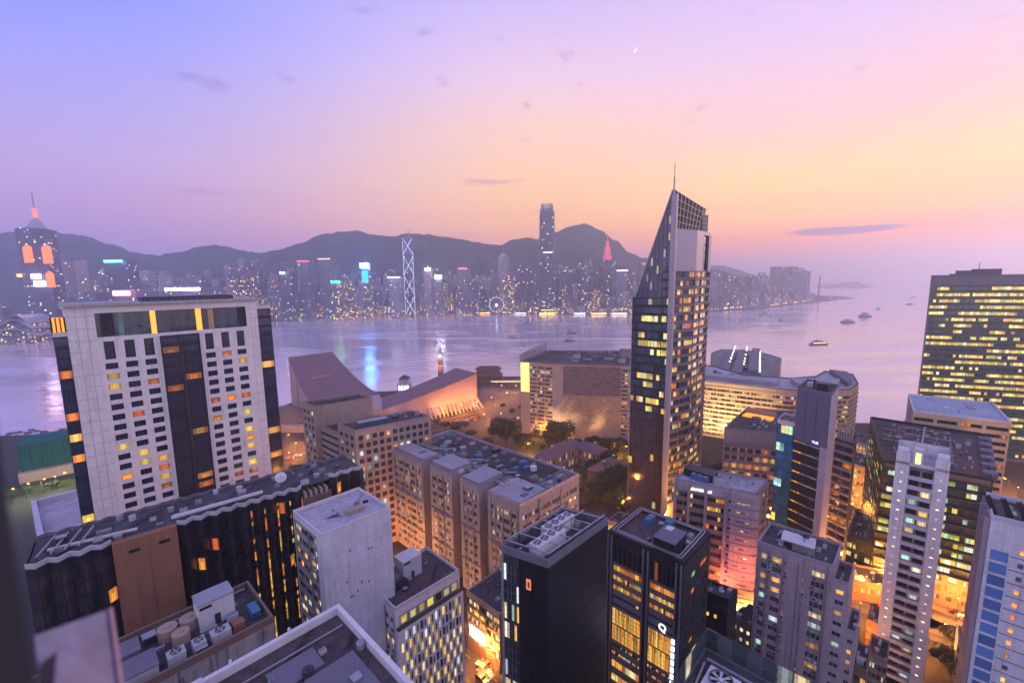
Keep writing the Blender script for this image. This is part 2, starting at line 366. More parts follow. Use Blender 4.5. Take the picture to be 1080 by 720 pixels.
    def block(s, name, a, b, w, d, h, z=None, m=m_ac, top=None, P=None, rz=None, detail=None):
        P = P or s.P; p = s.at(a, b, P); z = s.z1 if z is None else z
        e = P[1]-P[0]; rz = math.atan2(e.y, e.x) if rz is None else rz
        mb = MB(); mb.box(-w/2, -d/2, 0, w/2, d/2, h, m)
        if top: mb.box(-w/2-.12, -d/2-.12, h, w/2+.12, d/2+.12, h+.18, top)
        if detail == 'fan':
            n = max(1, int(w/d+.4))
            for k in range(n):
                cx = -w/2+w*(k+.5)/n; r = min(w/n, d)*.38
                mb.cyl((cx, 0), r, r, h, h+.22, m_metal, 12, False)
                mb.cyl((cx, 0), r*.96, r*.96, h+.02, h+.06, m_dmetal, 12)
                for q in range(4):
                    an = q*math.pi/2+.3; mb.bar((cx, 0, h+.14), (cx+r*.9*math.cos(an), r*.9*math.sin(an), h+.14), .14, m_ac)
        if detail == 'louvre':
            for k in range(int(h/.35)):
                mb.box(-w/2-.04, -d/2-.05, .15+k*.35, w/2+.04, -d/2, .27+k*.35, m_dmetal)
        if detail == 'door':
            mb.box(-.45, -d/2-.05, 0, .45, -d/2, 2.0, m_dmetal); mb.box(-w/2+.2, -d/2-.04, h-.9, -.7, -d/2, h-.4, g_black)
        o = mb.build(name, s.root, s.L(p, z)); o.rotation_euler = (0, 0, rz); return o
    def tank(s, a, b, r, h, z=None, m=m_metal, P=None):
        p = s.at(a, b, P); z = s.z1 if z is None else z
        mb = MB(); mb.cyl((0, 0), r, r, 0, h, m, 16); mb.cyl((0, 0), r*.35, r*.3, h, h+.2, m, 10)
        return mb.build('water_tank', s.root, s.L(p, z))
    def pipe(s, a0, b0, a1, b1, h=.5, w=.25, z=None, m=m_metal, P=None, name='pipe'):
        z = s.z1 if z is None else z; p = s.L(s.at(a0, b0, P), z); q = s.L(s.at(a1, b1, P), z); mb = MB()
        mb.bar(p+Vector((0,0,h)), q+Vector((0,0,h)), w, m)
        n = max(2, int((q-p).length/3)+1)
        for k in range(n):
            t = p.lerp(q, k/(n-1)); mb.bar(t, t+Vector((0,0,h)), .1, m_dmetal)
        return mb.build(name, s.root)
    def clutter(s, n, z=None, P=None, big=1.0, seed=1, mats=None, lo=.12, hi=.88):
        r = random.Random(seed*91+5); mats = mats or [m_ac, m_metal, m_ac, m_conc, m_dmetal]
        used = []
        for k in range(n*4):
            if len(used) >= n: break
            a = r.uniform(lo, hi); b = r.uniform(lo, hi); t = r.random(); sc = big*r.uniform(.6, 1.3)
            p = s.at(a, b, P); rad = 1.9*sc
            if any((p-q_).length < rad+r_ for q_, r_ in used): continue
            used.append((p, rad))
            if t < .5: s.block('air_conditioning_unit', a, b, 2.4*sc, 1.5*sc, 1.3*sc, z, r.choice(mats), None, P, None, 'fan')
            elif t < .64: s.tank(a, b, 1.0*sc, 1.6*sc, z, r.choice(mats), P)
            elif t < .80: s.block('duct', a, b, 3.2*sc, .8*sc, .8*sc, z, m_metal, None, P)
            elif t < .90: s.block('plant_box', a, b, 2*sc, 1.8*sc, 1.6*sc, z, r.choice(mats), m_metal, P, None, 'louvre')
            else:
                p2 = (min(.94, a+.2), b) if r.random() < .5 else (a, min(.94, b+.2)); s.pipe(a, b, p2[0], p2[1], .4, .22, z, P=P)
    def wear(s, fr, n=30, pipes=3, seed=0):
        """hung air conditioners under windows and drain pipes down the wall"""
        r = random.Random(seed+77); ws = [w for w in s.win if w[0] is fr or (w[0][0]-fr[0]).length < .01 and (w[0][1]-fr[1]).length < .01]; r.shuffle(ws)
        for w in ws[:n]:
            u = r.uniform(w[1], max(w[1], w[2]-.8)); mb = MB(); s.fbox(fr, u, u+.8, w[3]-.62, w[3]-.05, 0, .5, r.choice([m_ac, m_ac, m_conc, m_metal]), mb); s.fbox(fr, u+.1, u+.7, w[3]-.55, w[3]-.12, .5, .52, m_dmetal, mb); mb.build('hung_air_conditioner', s.root)
        for k in range(pipes):
            u = fr[3]*r.uniform(.03, .97); mb = MB(); s.fbox(fr, u, u+.16, s.z0+1, s.z1-1, 0, .18, r.choice([m_conc, m_metal, m_brown]), mb); mb.build('drain_pipe', s.root)
    def sign_text(s, fr, u, z, text, size, m, o=.12):
        """lettering standing off a wall"""
        cu = bpy.data.curves.new('lettering', 'FONT'); cu.body = text; cu.size = size; cu.extrude = .04; cu.align_x = 'CENTER'
        ob = bpy.data.objects.new('tmp_lettering', cu); COL.objects.link(ob)
        dg = bpy.context.evaluated_depsgraph_get(); me = bpy.data.meshes.new_from_object(ob.evaluated_get(dg))
        bpy.data.objects.remove(ob); me.materials.clear(); me.materials.append(m)
        for p in me.polygons: p.material_index = 0
        o2 = bpy.data.objects.new('lettering', me); COL.objects.link(o2); o2.parent = s.root
        d = fr[1]; n = fr[2]
        R = Matrix(((d.x, 0, n.x), (d.y, 0, n.y), (0, 1, 0))).to_4x4(); R.translation = s.pt(fr, u, z, o)
        o2.matrix_local = R; return o2
def para(Fp, Rp, Lp, z, square=False):
    """roof corners from the nearest, right and left corner as seen; far one closes the parallelogram"""
    f, r, l = (up(p[0], p[1], z).xy for p in (Fp, Rp, Lp)); return [f, r, r+l-f, l]
def rectAB(f, la, lb): f = Vector(f[:2]); return [f, f+AV*la, f+AV*la+BV*lb, f+BV*lb]
def uofpx(fr, px, z=60):
    """distance along a face at which it is seen at a picture column"""
    lo, hi = -60., 200.; a, d, n, ln = fr
    g = lambda u: pxof(((a+d*u).x, (a+d*u).y, z))[0]-px
    sgn = 1 if g(1)-g(0) > 0 else -1
    for _ in range(50):
        m = (lo+hi)/2
        if (a+d*m).y < 5: lo = m; continue
        if g(m)*sgn < 0: lo = m
        else: hi = m
    return (lo+hi)/2
#@@SETTING
# ------------------------------------------------------------------ water, land, hills
def simple(name, mat_, verts, faces, kind='structure', smooth_=False):
    me = bpy.data.meshes.new(name); me.from_pydata([tuple(v) for v in verts], [], faces); me.materials.append(mat_)
    if smooth_: me.polygons.foreach_set('use_smooth', [True]*len(faces))
    me.update(); o = bpy.data.objects.new(name, me); COL.objects.link(o); tag(o, kind=kind); return o
mw = bpy.data.materials.new('harbour_water'); mw.use_nodes = True; t = mw.node_tree; b = t.nodes['Principled BSDF']
b.inputs['Base Color'].default_value = (.72, .62, .72, 1); b.inputs['Metallic'].default_value = .5; b.inputs['Roughness'].default_value = .17; b.inputs['IOR'].default_value = 1.9
b.inputs['Specular IOR Level'].default_value = 1.0
g = N(t, 'ShaderNodeTexCoord')
mp = N(t, 'ShaderNodeMapping', ins={0: g.outputs['Object'], 2: (0, 0, .5), 3: (.5, 1.3, 1)})
w1 = N(t, 'ShaderNodeTexNoise', ins={0: mp.outputs[0], 2: .085, 3: 5, 4: .6, 8: .6})
w2 = N(t, 'ShaderNodeTexNoise', ins={0: mp.outputs[0], 2: .006, 3: 5, 4: .6, 8: 1.5})
hgt = mth(t, 'ADD', mth(t, 'MULTIPLY', w1.outputs[0], 1.3), mth(t, 'MULTIPLY', w2.outputs[0], 9))
bp = N(t, 'ShaderNodeBump', ins={0: .16, 1: 1.0}); t.links.new(hgt, bp.inputs['Height']); t.links.new(bp.outputs[0], b.inputs['Normal'])
t.links.new(mth(t, 'ADD', .10, mth(t, 'MULTIPLY', smooth(t, w2.outputs[0], .42, .60), .17)), b.inputs['Roughness'])
simple('water', mw, [(-8900,-700,0),(8900,-700,0),(8900,11900,0),(-8900,11900,0)], [(0,1,2,3)])

quay = [(-900,-600),(900,-600),(900,372),(345,372),(318,350),(268,352),(258,362),(262,345),(120,345),(112,430),(60,470),(40,545),(-30,548),(-60,520),(-130,480),(-215,470),(-240,372),(-300,352),(-900,330)]
quay = [(-900,-600),(900,-600),(900,372),(345,372),(318,350),(268,352),(262,420),(120,425),(60,470),(40,545),(-30,548),(-60,520),(-130,480),(-215,470),(-240,372),(-300,352),(-900,330)]
def slab(name, poly, z0, z1, m, kind='structure'):
    n = len(poly); V = [(p[0],p[1],z1) for p in poly]+[(p[0],p[1],z0) for p in poly]
    Fc = [tuple(range(n))] + [(i, i+n, (i+1) % n+n, (i+1) % n) for i in range(n)]
    return simple(name, m, V, Fc, kind)
slab('ground', quay, -.5, 2.0, m_asph)

# far shore: shoreline as seen, then land up to the foot of the hills
shore_px = [(-40,357),(2,357),(30,359),(60,358),(120,350),(200,342),(290,338),(400,331.5),(480,330.5),(560,331),(660,331.5),(755,328.5),(800,325.5),(862,318.5),(900,314.5)]
shore = [up(x, y, 0) for x, y in shore_px]
def shoreY(px):
    d0 = None
    for (a, b_), (p, q) in zip(zip(shore_px, shore_px[1:]), zip(shore, shore[1:])):
        if a[0] <= px <= b_[0]:
            k = (px-a[0])/(b_[0]-a[0]); return up(px, a[1]*(1-k)+b_[1]*k, 0).y
    return shore[0].y if px < shore_px[0][0] else shore[-1].y
m_far = wallmat('far_shore_paving', (.10,.09,.10), dirt=.4, scale=.01)
V = [(p.x, p.y, 3) for p in shore] + [(p.x*1.0, p.y, -.5) for p in shore] + [(shore[-1].x+60, shore[-1].y+150, 3), (1900, 3600, 3), (-3000, 3600, 3), (-3000, shore[0].y, 3)]
n = len(shore); Fc = [(*range(n), 2*n, 2*n+1, 2*n+2, 2*n+3)] + [(i, i+n, i+1+n, i+1) for i in range(n-1)]
simple('far_shore_ground', m_far, V, Fc)
mh = bpy.data.materials.new('wooded_hillside'); mh.use_nodes = True; t = mh.node_tree; b = t.nodes['Principled BSDF']
g = N(t, 'ShaderNodeTexCoord'); nn = N(t, 'ShaderNodeTexNoise', ins={0: g.outputs['Object'], 2: .012, 3: 8, 4: .65})
t.links.new(ramp(t, nn.outputs[0], [(.3, (.018,.035,.022)), (.5, (.035,.056,.038)), (.7, (.06,.08,.055))]), b.inputs['Base Color']); b.inputs['Roughness'].default_value = .95
def ridge(name, prof, Yf, foot, steps=420, depth=1.5, back=.35, seed=0.):
    """hill range with spurs: prof = crest as seen, Yf(px) crest distance, foot(px) distance of its foot"""
    x0, x1 = prof[0][0], prof[-1][0]; rows = 26; V = []
    for i in range(steps+1):
        px = x0+(x1-x0)*i/steps
        for (a, b_) in zip(prof, prof[1:]):
            if a[0] <= px <= b_[0]: k = (px-a[0])/(b_[0]-a[0]); k = k*k*(3-2*k)*.5+k*.5; py = a[1]*(1-k)+b_[1]*k; break
        top = aty(px, py, Yf(px)); hz = top.z; f0 = foot(px)
        for j in range(rows+1):
            s_ = j/rows
            if s_ <= .75: k = s_/.75; Y = f0+(top.y-f0)*k; e = (k**1.25)
            else: k = (s_-.75)/.25; Y = top.y*(1+back*k); e = 1-k**1.4
            X = top.x*(Y/top.y)**.9
            nz = mnoise.fractal(Vector((X*.0022+seed, Y*.0022, seed)), .9, 2.1, 6)
            nb = mnoise.fractal(Vector((X*.02+seed, Y*.02, seed*2)), .8, 2.1, 4)
            damp = 4*e*(1-e) if e < .5 or s_ > .75 else max(.12, 4*e*(1-e))
            V.append((X, Y, max(1, 2+(hz-2)*e + nz*damp*.16*hz + nb*(7.5 if s_ > .6 else 5)*min(1, e*2))))
    Fc = [(i*(rows+1)+j, (i+1)*(rows+1)+j, (i+1)*(rows+1)+j+1, i*(rows+1)+j+1) for i in range(steps) for j in range(rows)]
    return simple(name, mh, V, Fc, smooth_=True)
prof1 = [(-90,262),(-30,250),(0,245),(25,241),(50,243),(85,247),(110,254),(140,264),(168,269),(195,263),(222,256),(236,258),(256,263),(275,265),(292,262),(318,254),(338,246),(352,243),(372,241),(396,245),(412,247),(432,244),(455,245),(476,248),(500,252),(526,256),(542,250),(556,248),(566,250),(585,243),(602,237),(617,234),(632,240),(650,252),(664,264),(678,270),(700,276),(722,280),(745,281),(760,285),(790,292),(850,302)]
def crestY(px): return 2050+260*math.exp(-((px-617)/90)**2)+ (0 if px < 690 else (px-690)*4.0)
ridge('hills', prof1, crestY, lambda px: min(crestY(px)*.86, shoreY(px)*1.12+60))
ridge('island_hill', [(864,307),(872,304),(884,301),(896,297.5),(905,297.5),(914,301),(921,306)], lambda px: 4600, lambda px: 4350, 40, seed=5.)
ridge('distant_hills', [(740,288),(752,279),(762,279),(776,283),(800,291),(828,297),(852,303)], lambda px: 3600, lambda px: 3200, 50, seed=9.)

# ------------------------------------------------------------------ towers of the far shore
def farmat(name, rgb, frac, cols, strength, sx_=1., base=(.05,.05,.07)):
    if name in MATS: return MATS[name]
    m = bpy.data.materials.new(name); m.use_nodes = True; t = m.node_tree; b = t.nodes['Principled BSDF']
    uv = N(t, 'ShaderNodeUVMap'); oi = N(t, 'ShaderNodeObjectInfo'); s = N(t, 'ShaderNodeSeparateXYZ', ins={0: uv.outputs[0]})
    fu = mth(t, 'FLOOR', s.outputs[0]); fv = mth(t, 'FLOOR', s.outputs[1])
    cx = N(t, 'ShaderNodeCombineXYZ', ins={0: fu, 1: fv, 2: oi.outputs['Random']})
    wn = N(t, 'ShaderNodeTexWhiteNoise', noise_dimensions='3D', ins={0: cx.outputs[0]}); sp = N(t, 'ShaderNodeSeparateXYZ', ins={0: wn.outputs['Color']})
    fx = mth(t, 'FRACT', s.outputs[0]); fy = mth(t, 'FRACT', s.outputs[1])
    inn = mth(t, 'MULTIPLY', mth(t, 'GREATER_THAN', fx, .22), mth(t, 'GREATER_THAN', fy, .45))
    lowb = mth(t, 'ADD', frac, mth(t, 'MULTIPLY', mth(t, 'POWER', 2.718, mth(t, 'MULTIPLY', s.outputs[1], -.25)), .35))
    lit = mth(t, 'MULTIPLY', mth(t, 'LESS_THAN', wn.outputs['Value'], lowb), inn)
    st = mth(t, 'MULTIPLY', lit, mth(t, 'MULTIPLY', mth(t, 'POWER', sp.outputs[1], 2), strength))
    col = ramp(t, sp.outputs[2], [(i/len(cols), lin(c)) for i, c in enumerate(cols)], 'CONSTANT')
    t.links.new(col, b.inputs['Emission Color']); t.links.new(st, b.inputs['Emission Strength'])
    wc = N(t, 'ShaderNodeHueSaturation', ins={2: mth(t, 'ADD', .55, mth(t, 'MULTIPLY', oi.outputs['Random'], .9)), 4: tuple(rgb)+(1,)})
    t.links.new(mix(t, inn, wc.outputs[0], tuple(base)+(1,)), b.inputs['Base Color']); b.inputs['Roughness'].default_value = .5
    MATS[name] = m; return m
fm = [farmat('far_grey_tower', (.16,.16,.20), .05, MIXC, 3), farmat('far_pale_tower', (.34,.32,.34), .05, ORG+PAL, 3), farmat('far_dark_glass_tower', (.06,.07,.11), .06, PAL, 3.5, base=(.03,.04,.07)),
      farmat('far_busy_tower', (.12,.11,.13), .22, ORG+YEL+PAL, 4)]
m_farwin = fm[3]
FAR = []
def prism(mb, pts, z0, z1, m, top=None, dz=0):
    n = len(pts); U = 0
    for i in range(n):
        a, b_ = pts[i], pts[(i+1) % n]; ln = math.hypot(b_[0]-a[0], b_[1]-a[1])
        nu = max(1, round(ln/4)); nv = (z1-z0)/4
        mb.face([(a[0],a[1],z0),(b_[0],b_[1],z0),(b_[0],b_[1],z1),(a[0],a[1],z1)], m, [(U,0),(U+nu,0),(U+nu,nv),(U,nv)]); U += nu
    mb.face([(p[0],p[1],z1) for p in pts], top or m_grey)
def rectp(w, d, rz=0, cx=0, cy=0):
    c, s = math.cos(rz), math.sin(rz)
    return [(cx+x*c-y*s, cy+x*s+y*c) for x, y in ((-w/2,-d/2),(w/2,-d/2),(w/2,d/2),(-w/2,d/2))]
def far(px, ptop, wpx, Y, style, crown=0, label=None, name='tower', sign=None, ground=3, extra=None):
    """tower seen at column px, its top at row ptop, wpx wide, standing at distance Y"""
    top = aty(px, ptop, Y); w = wpx/F*Y*.92; h = max(14, top.z-ground); rz = rnd.uniform(-.25, .25); d = w*rnd.uniform(.7, 1.1)
    w2 = w/(abs(math.cos(rz))+abs(math.sin(rz))*.6)
    loc = Vector((top.x, Y, ground)); mb = MB(); m = fm[style]
    if crown == 0: prism(mb, rectp(w2, d, rz), 0, h, m); mb.box(-w2*.25, -d*.2, h, w2*.2, d*.25, h+4, m_grey)
    elif crown == 1:
        prism(mb, rectp(w2, d, rz), 0, h*.88, m); prism(mb, rectp(w2*.7, d*.7, rz), h*.88, h, m)
    elif crown == 2:
        prism(mb, rectp(w2, d, rz), 0, h, m); prism(mb, rectp(w2*.45, d*.5, rz), h, h+7, m); mb.bar((0,0,h+7), (0,0,h+20), .9, m_metal)
    elif crown == 3:
        a = rectp(w2*.46, d, rz, -w2*.27*math.cos(rz), -w2*.27*math.sin(rz)); b_ = rectp(w2*.46, d*.9, rz, w2*.27*math.cos(rz), w2*.27*math.sin(rz))
        prism(mb, a, 0, h, m); prism(mb, b_, 0, h*.95, m)
    elif crown == 4:
        n = 8; prism(mb, [(w2/2*math.cos(math.pi*2*k/n+.4), w2/2*math.sin(math.pi*2*k/n+.4)) for k in range(n)], 0, h, m)
    if sign is None and label is None:
        o = mb.build(name, None, loc); FAR.append((o, px, Y, style, crown, h)); return o
    r = empty(name, loc, label, 'tower', 'towers across the harbour'); mb.build('tower_body', r)
    if sign:
        c, s, ws, hs, dz = sign; sb = MB(); sb.box(-ws/2, -d*.75-1, h-dz-hs, ws/2, -d*.75+.5, h-dz, glow('sign_%d_%d_%d_%g' % (*c, s), c, s)); sb.build('rooftop_sign', r)
    if extra: extra(r, w2, d, h)
    return r
sY = shoreY
# the ones the photograph lets one tell apart
far(77, 275, 19, 1150, 1, 0, 'pale hazy slab tower right of the pointed tower with orange lights')
far(129, 275, 22, 1120, 2, 0, 'dark hazy tower with a cyan strip of light along its roof edge', sign=((90,240,255), 7, 44, 4.5, 0))
far(140, 305, 24, 1085, 0, 0, 'low hazy block with a glowing pink and white sign near the cyan-lit tower', sign=((255,150,170), 7, 40, 11, 3))
far(103, 302, 20, 1085, 0, 1, 'hazy stepped block left of the pink sign block')
far(210, 303, 40, 1180, 0, 0, 'broad hazy block with a long white and violet roof sign behind the pale hotel', sign=((225,190,255), 10, 88, 7, 0))
far(257, 282, 24, 1450, 3, 3, 'twin-slab tower dotted with white lights just right of the pale hotel roof')
far(303, 287, 15, 1440, 0, 0, 'grey-blue ribbed tower with a small white light on its roof', sign=((235,245,255), 10, 14, 5, 0))
far(323, 275, 14, 1480, 0, 0, 'tall tower with a dull red roof edge', sign=((255,90,90), 1.5, 40, 4, 0))
far(346, 273, 14, 1500, 0, 0, 'tall tower with a faint pink roof edge left of the green sign', sign=((255,190,170), 1.6, 40, 3, 0))
far(357, 296, 15, 1440, 3, 0, 'orange speckled block with a green sign on top', sign=((40,240,140), 6, 26, 7, 0))
far(371, 302, 9, 1430, 3, 1, 'small stepped block speckled with lights beside the green sign block')
far(386, 279, 9.5, 1460, 3, 2, 'slim tower with a bright blue-white top that shines on the water', sign=((60,130,255), 60, 28, 16, -4), extra=lambda r, w, d, h: (lambda q: (q.box(-10, -d*.8, h-58, 10, -d*.7, h-20, glow('teal_led', (40,170,200), 1.5)), q.build('light_panel', r)))(MB()))
far(417, 292, 13, 1500, 1, 0, 'pale lilac tower with a white line of light on its roof', sign=((240,240,255), 5, 40, 3, 0))
far(452, 283, 8.5, 1560, 1, 2, 'slim tower with an orange-white light at the top', sign=((255,190,150), 12, 20, 7, 0))
far(463, 291, 8.5, 1520, 1, 1, 'slim tower with a brilliant white light at the top', sign=((235,240,255), 22, 22, 11, -3))
far(489, 283, 16, 1600, 0, 0, 'dark hazy tower with a red light line on the roof', sign=((255,110,90), 3, 30, 3, 0))
far(501, 293, 9, 1560, 0, 2, 'thin tower with a little mast left of the Ferris wheel')
far(531, 270, 11, 1660, 1, 2, 'tall thin tower with faint white arc behind the Ferris wheel')
far(536, 290, 15, 1600, 3, 0, 'pale dotted tower right behind the Ferris wheel')
far(555, 281, 18, 1640, 2, 3, 'broad dark double tower left of the tallest tower')
far(598, 282, 15, 1700, 0, 1, 'stepped grey tower just right of the tallest tower')
far(654, 285, 14, 1600, 0, 0, 'square tower with a white line on top, right of the red-crowned tower', sign=((240,235,255), 3, 40, 3, 0))
far(823, 281, 16, 2150, 0, 3, 'left one of the broad apartment towers in the right-hand mist', ground=3)
far(838, 281, 14, 2160, 0, 3, 'middle one of the broad apartment towers in the right-hand mist')
far(849, 286, 9, 2150, 0, 0, 'right one of the broad apartment towers in the right-hand mist')
far(804, 287, 11, 2050, 0, 1, 'stepped tower left of the broad misty apartment towers')
far(793, 291, 11, 2000, 0, 0, 'flat-topped tower two places left of the broad misty apartment towers')
far(756, 285, 12, 1900, 0, 0, 'misty tower just right of the tall pointed glass tower')
far(769, 289, 11, 1880, 0, 3, 'misty twin tower, second right of the tall pointed glass tower')
far(781, 293, 10, 1900, 0, 0, 'misty tower, third right of the tall pointed glass tower')
# generic rows
def row(xs, Yoff, tops, wr, styles, g=3):
    x = xs[0]
    while x < xs[1]:
        w = rnd.uniform(*wr); t_ = rnd.uniform(*tops)
        far(x, t_, w, sY(x)+Yoff+rnd.uniform(-15, 25), rnd.choice(styles), rnd.choice([0,0,1,2,3,4]), ground=g)
        x += w*rnd.uniform(.9, 1.6)
row((2, 62), 60, (318, 345), (7, 12), (3,3,1)); row((62, 250), 60, (305, 322), (8, 14), (0,1,3,2))
row((250, 568), 45, (304, 321), (6, 12), (0,1,3,2,3)); row((588, 690), 45, (303, 320), (6, 12), (0,1,2,3))
row((60, 330), 190, (288, 304), (7, 12), (0,1,2)); row((330, 566), 170, (284, 302), (6, 11), (0,1,2,0)); row((590, 680), 170, (284, 300), (7, 11), (0,2,0))
row((240, 566), 330, (272, 292), (5, 9), (0,1,0), 25); row((80, 250), 300, (282, 298), (6, 10), (0,2,1), 15); row((290, 566), 240, (276, 296), (5, 10), (0,2,0,1), 12); row((590, 680), 240, (276, 292), (5, 9), (0,2,0), 12); row((290, 690), 110, (294, 312), (5, 10), (0,2,1,3)); row((592, 640), 320, (272, 286), (6, 9), (0,0,2), 25)
row((752, 862), 40, (303, 316), (6, 10), (0,0,1)); row((752, 815), 180, (292, 304), (6, 9), (0,0,1))
row((500, 690), 12, (321, 327), (7, 14), (3,3,1)); row((255, 500), 12, (321, 327), (7, 14), (3,3,3))
# central pointed tower with orange light strips
def pyramid_tower():
    Y = 1075.; px = 39.5; c = aty(px, 242, Y); h = c.z-3; w = 34/F*Y*.82
    r = empty('skyscraper', (c.x, Y, 3), 'hazy skyscraper with pyramid top, red-lit mast and orange light strips', 'skyscraper'); mb = MB()
    pts = [(w*.5, -w*.28), (w*.25, w*.45), (-w*.25, w*.45), (-w*.5, -w*.28), (-w*.3, -w*.5), (w*.3, -w*.5)][::1]
    prism(mb, pts, 0, h, fm[2]); mb.build('tower_body', r)
    p = MB(); n = len(pts); ap = aty(px-4.5, 228, Y).z-3
    for i in range(n): p.face([(pts[i][0]*.62, pts[i][1]*.62, h), (pts[(i+1)%n][0]*.62, pts[(i+1)%n][1]*.62, h), (0, 0, ap)], m_metal)
    p.build('pyramid_roof', r); q = MB(); q.bar((0,0,ap-6), (0,0,aty(px, 203, Y).z-3), 2.2, m_metal); q.build('mast', r)
    q = MB(); q.bar((0,0,ap-4), (0,0,ap+17), 5, glow('mast_light', (255,80,60), 3)); q.build('mast_light', r)
    for x0, x1, y0, y1 in ((26,32,258,277),(46,52.5,258,278),(50,55.5,286,303)):
        a = aty(x0, y1, Y-w*.5-3); b_ = aty(x1, y0, Y-w*.5-3); q = MB(); q.box(a.x-c.x, -w*.5-3, a.z-3, b_.x-c.x, -w*.5-1, b_.z-3-5, glow('orange_strip', (255,112,40), 1.3))
        q.face([(a.x-c.x, -w*.5-2, b_.z-8), (b_.x-c.x, -w*.5-2, b_.z-8), ((a.x+b_.x)/2-c.x, -w*.5-2, b_.z-2)], glow('orange_strip', (255,112,40), 1.3)); q.build('light_strip', r)
    for x0, x1, y0, y1, col, s in ((33,42,289,294,(255,225,255),9),(36,47,296,302,(235,215,255),7),(18,22,289,292,(255,150,60),5)):
        a = aty(x0, y1, Y-w*.5-4); b_ = aty(x1, y0, Y-w*.5-4); q = MB(); q.box(a.x-c.x, -w*.5-4, a.z-3, b_.x-c.x, -w*.5-2, b_.z-3, glow('panel_%d_%d_%d' % col, col, s)); q.build('sign_panel', r)
pyramid_tower()
# convention centre with its winged roofs
def convention():
    Y = 985.; c = aty(33, 352, Y); r = empty('convention_centre', (c.x, Y, 2), 'low waterfront hall with curved wing-like roofs below the pointed skyscraper', 'hall')
    mb = MB(); W_ = 44/F*Y
    for k, (w, z0, z1) in enumerate(((W_, 0, 14), (W_*.86, 14, 26), (W_*.7, 26, 40))): prism(mb, rectp(w, 70-12*k), z0, z1, fm[3])
    mb.build('wall', r)
    for k, (w, z, h) in enumerate(((W_*1.1, 16, 14), (W_*.85, 30, 20), (W_*.55, 42, 17))):
        q = MB(); n = 18
        for i in range(n):
            a = -1+2*i/n; b_ = -1+2*(i+1)/n; za = z+h*(1-abs(a)**1.8); zb = z+h*(1-abs(b_)**1.8); d = 40-6*k
            q.hexa([(a*w/2,-d,za-1.5),(b_*w/2,-d,zb-1.5),(b_*w/2,d,zb-1.5),(a*w/2,d,za-1.5),(a*w/2,-d,za),(b_*w/2,-d,zb),(b_*w/2,d,zb),(a*w/2,d,za)], m_metal)
        q.build('roof', r)
convention()
def bank_tower():
    Y = 1560.; c = aty(430.5, 249, Y); h = c.z-3; w = 11.5/F*Y*.8; r = empty('skyscraper', (c.x, Y, 3), 'faceted skyscraper outlined in white zigzag light lines with twin masts', 'skyscraper')
    mb = MB(); a = w/2; P = [(-a,-a),(a,-a),(a,a),(-a,a)]; hs = (h*.62, h*.78, h*.90, h)
    for k in range(4):
        A, B = P[k], P[(k+1) % 4]; z = hs[(1, 0, 2, 3)[k]]; C_ = (0, 0, z+22 if k != 3 else z+4)
        mb.face([(A[0],A[1],0),(B[0],B[1],0),(B[0],B[1],z),(A[0],A[1],z)], fm[2], [(0,0),(8,0),(8,60),(0,60)])
        mb.face([(A[0],A[1],z),(B[0],B[1],z),C_], m_grey); mb.face([(A[0],A[1],0),(A[0],A[1],z),C_,(0,0,0)], m_grey); mb.face([(B[0],B[1],0),(B[0],B[1],z),C_,(0,0,0)], m_grey)
    mb.build('tower_body', r); q = MB(); m = glow('outline_light', (215,220,255), 1.15); o = a+1
    nseg = 4; st = h/nseg
    for sx_ in (-1, 1): q.bar((sx_*o,-o,8), (sx_*o,-o,h*(.93 if sx_ < 0 else .80)), .8, m)
    for k in range(nseg):
        z0 = k*st+6; z1 = (k+1)*st-2; zc = min(z1, h*.97)
        q.bar((-o,-o,z0), (o*.98,-o,zc), 1.0, m); q.bar((o,-o,z0), (-o*.98,-o,zc), 1.0, m)
    q.build('light_lines', r)
    q = MB()
    for sx_ in (-3, 3): q.bar((sx_, 0, h-6), (sx_, 0, h+22), 1.5, m_metal)
    q.build('mast', r)
bank_tower()
def tallest():
    Y = 1600.; px = 576.8; c = aty(px, 215, Y); h = c.z-3; w = 17/F*Y*.93; r = empty('skyscraper', (c.x, Y, 3), 'tallest tower across the harbour with rounded corners and a crown of claw-like fins', 'skyscraper')
    mb = MB(); m = fm[2]
    def oc(s): a = w/2*s; b_ = a*.62; return [(-b_,-a),(b_,-a),(a,-b_),(a,b_),(b_,a),(-b_,a),(-a,b_),(-a,-b_)]
    lv = [(0,1.0),(.62,1.0),(.62,.965),(.80,.965),(.80,.93),(.90,.93),(.955,.82)]
    for (a, s0), (b_, s1) in zip(lv, lv[1:]):
        A, B = oc(s0), oc(s1)
        for i in range(8):
            j = (i+1) % 8; nu = 5 if i % 2 == 0 else 2
            mb.face([(*A[i], a*h), (*A[j], a*h), (*B[j], b_*h), (*B[i], b_*h)], m, [(i*6,a*95),(i*6+nu,a*95),(i*6+nu,b_*95),(i*6,b_*95)])
    mb.face([(*p, .955*h) for p in oc(.82)], m_grey); mb.build('tower_body', r)
    q = MB()
    for i in range(16):
        an = math.pi*2*(i+.5)/16; R_ = w*.43; p = Vector((R_*math.cos(an), R_*math.sin(an), h*.93)); p2 = Vector((R_*.80*math.cos(an), R_*.80*math.sin(an), h))
        q.bar(p, p2, 2.6, m_metal)
    q.build('crown', r); q = MB(); q.box(-w*.42, -w/2-2, 4, w*.42, -w/2-.5, 12, glow('lobby_yellow', (255,220,80), 4)); q.box(-w*.3, -w/2-1.2, h*.555, w*.3, -w/2-.4, h*.56, glow('white_line', (235,235,255), 3.2)); q.build('light_panel', r)
tallest()
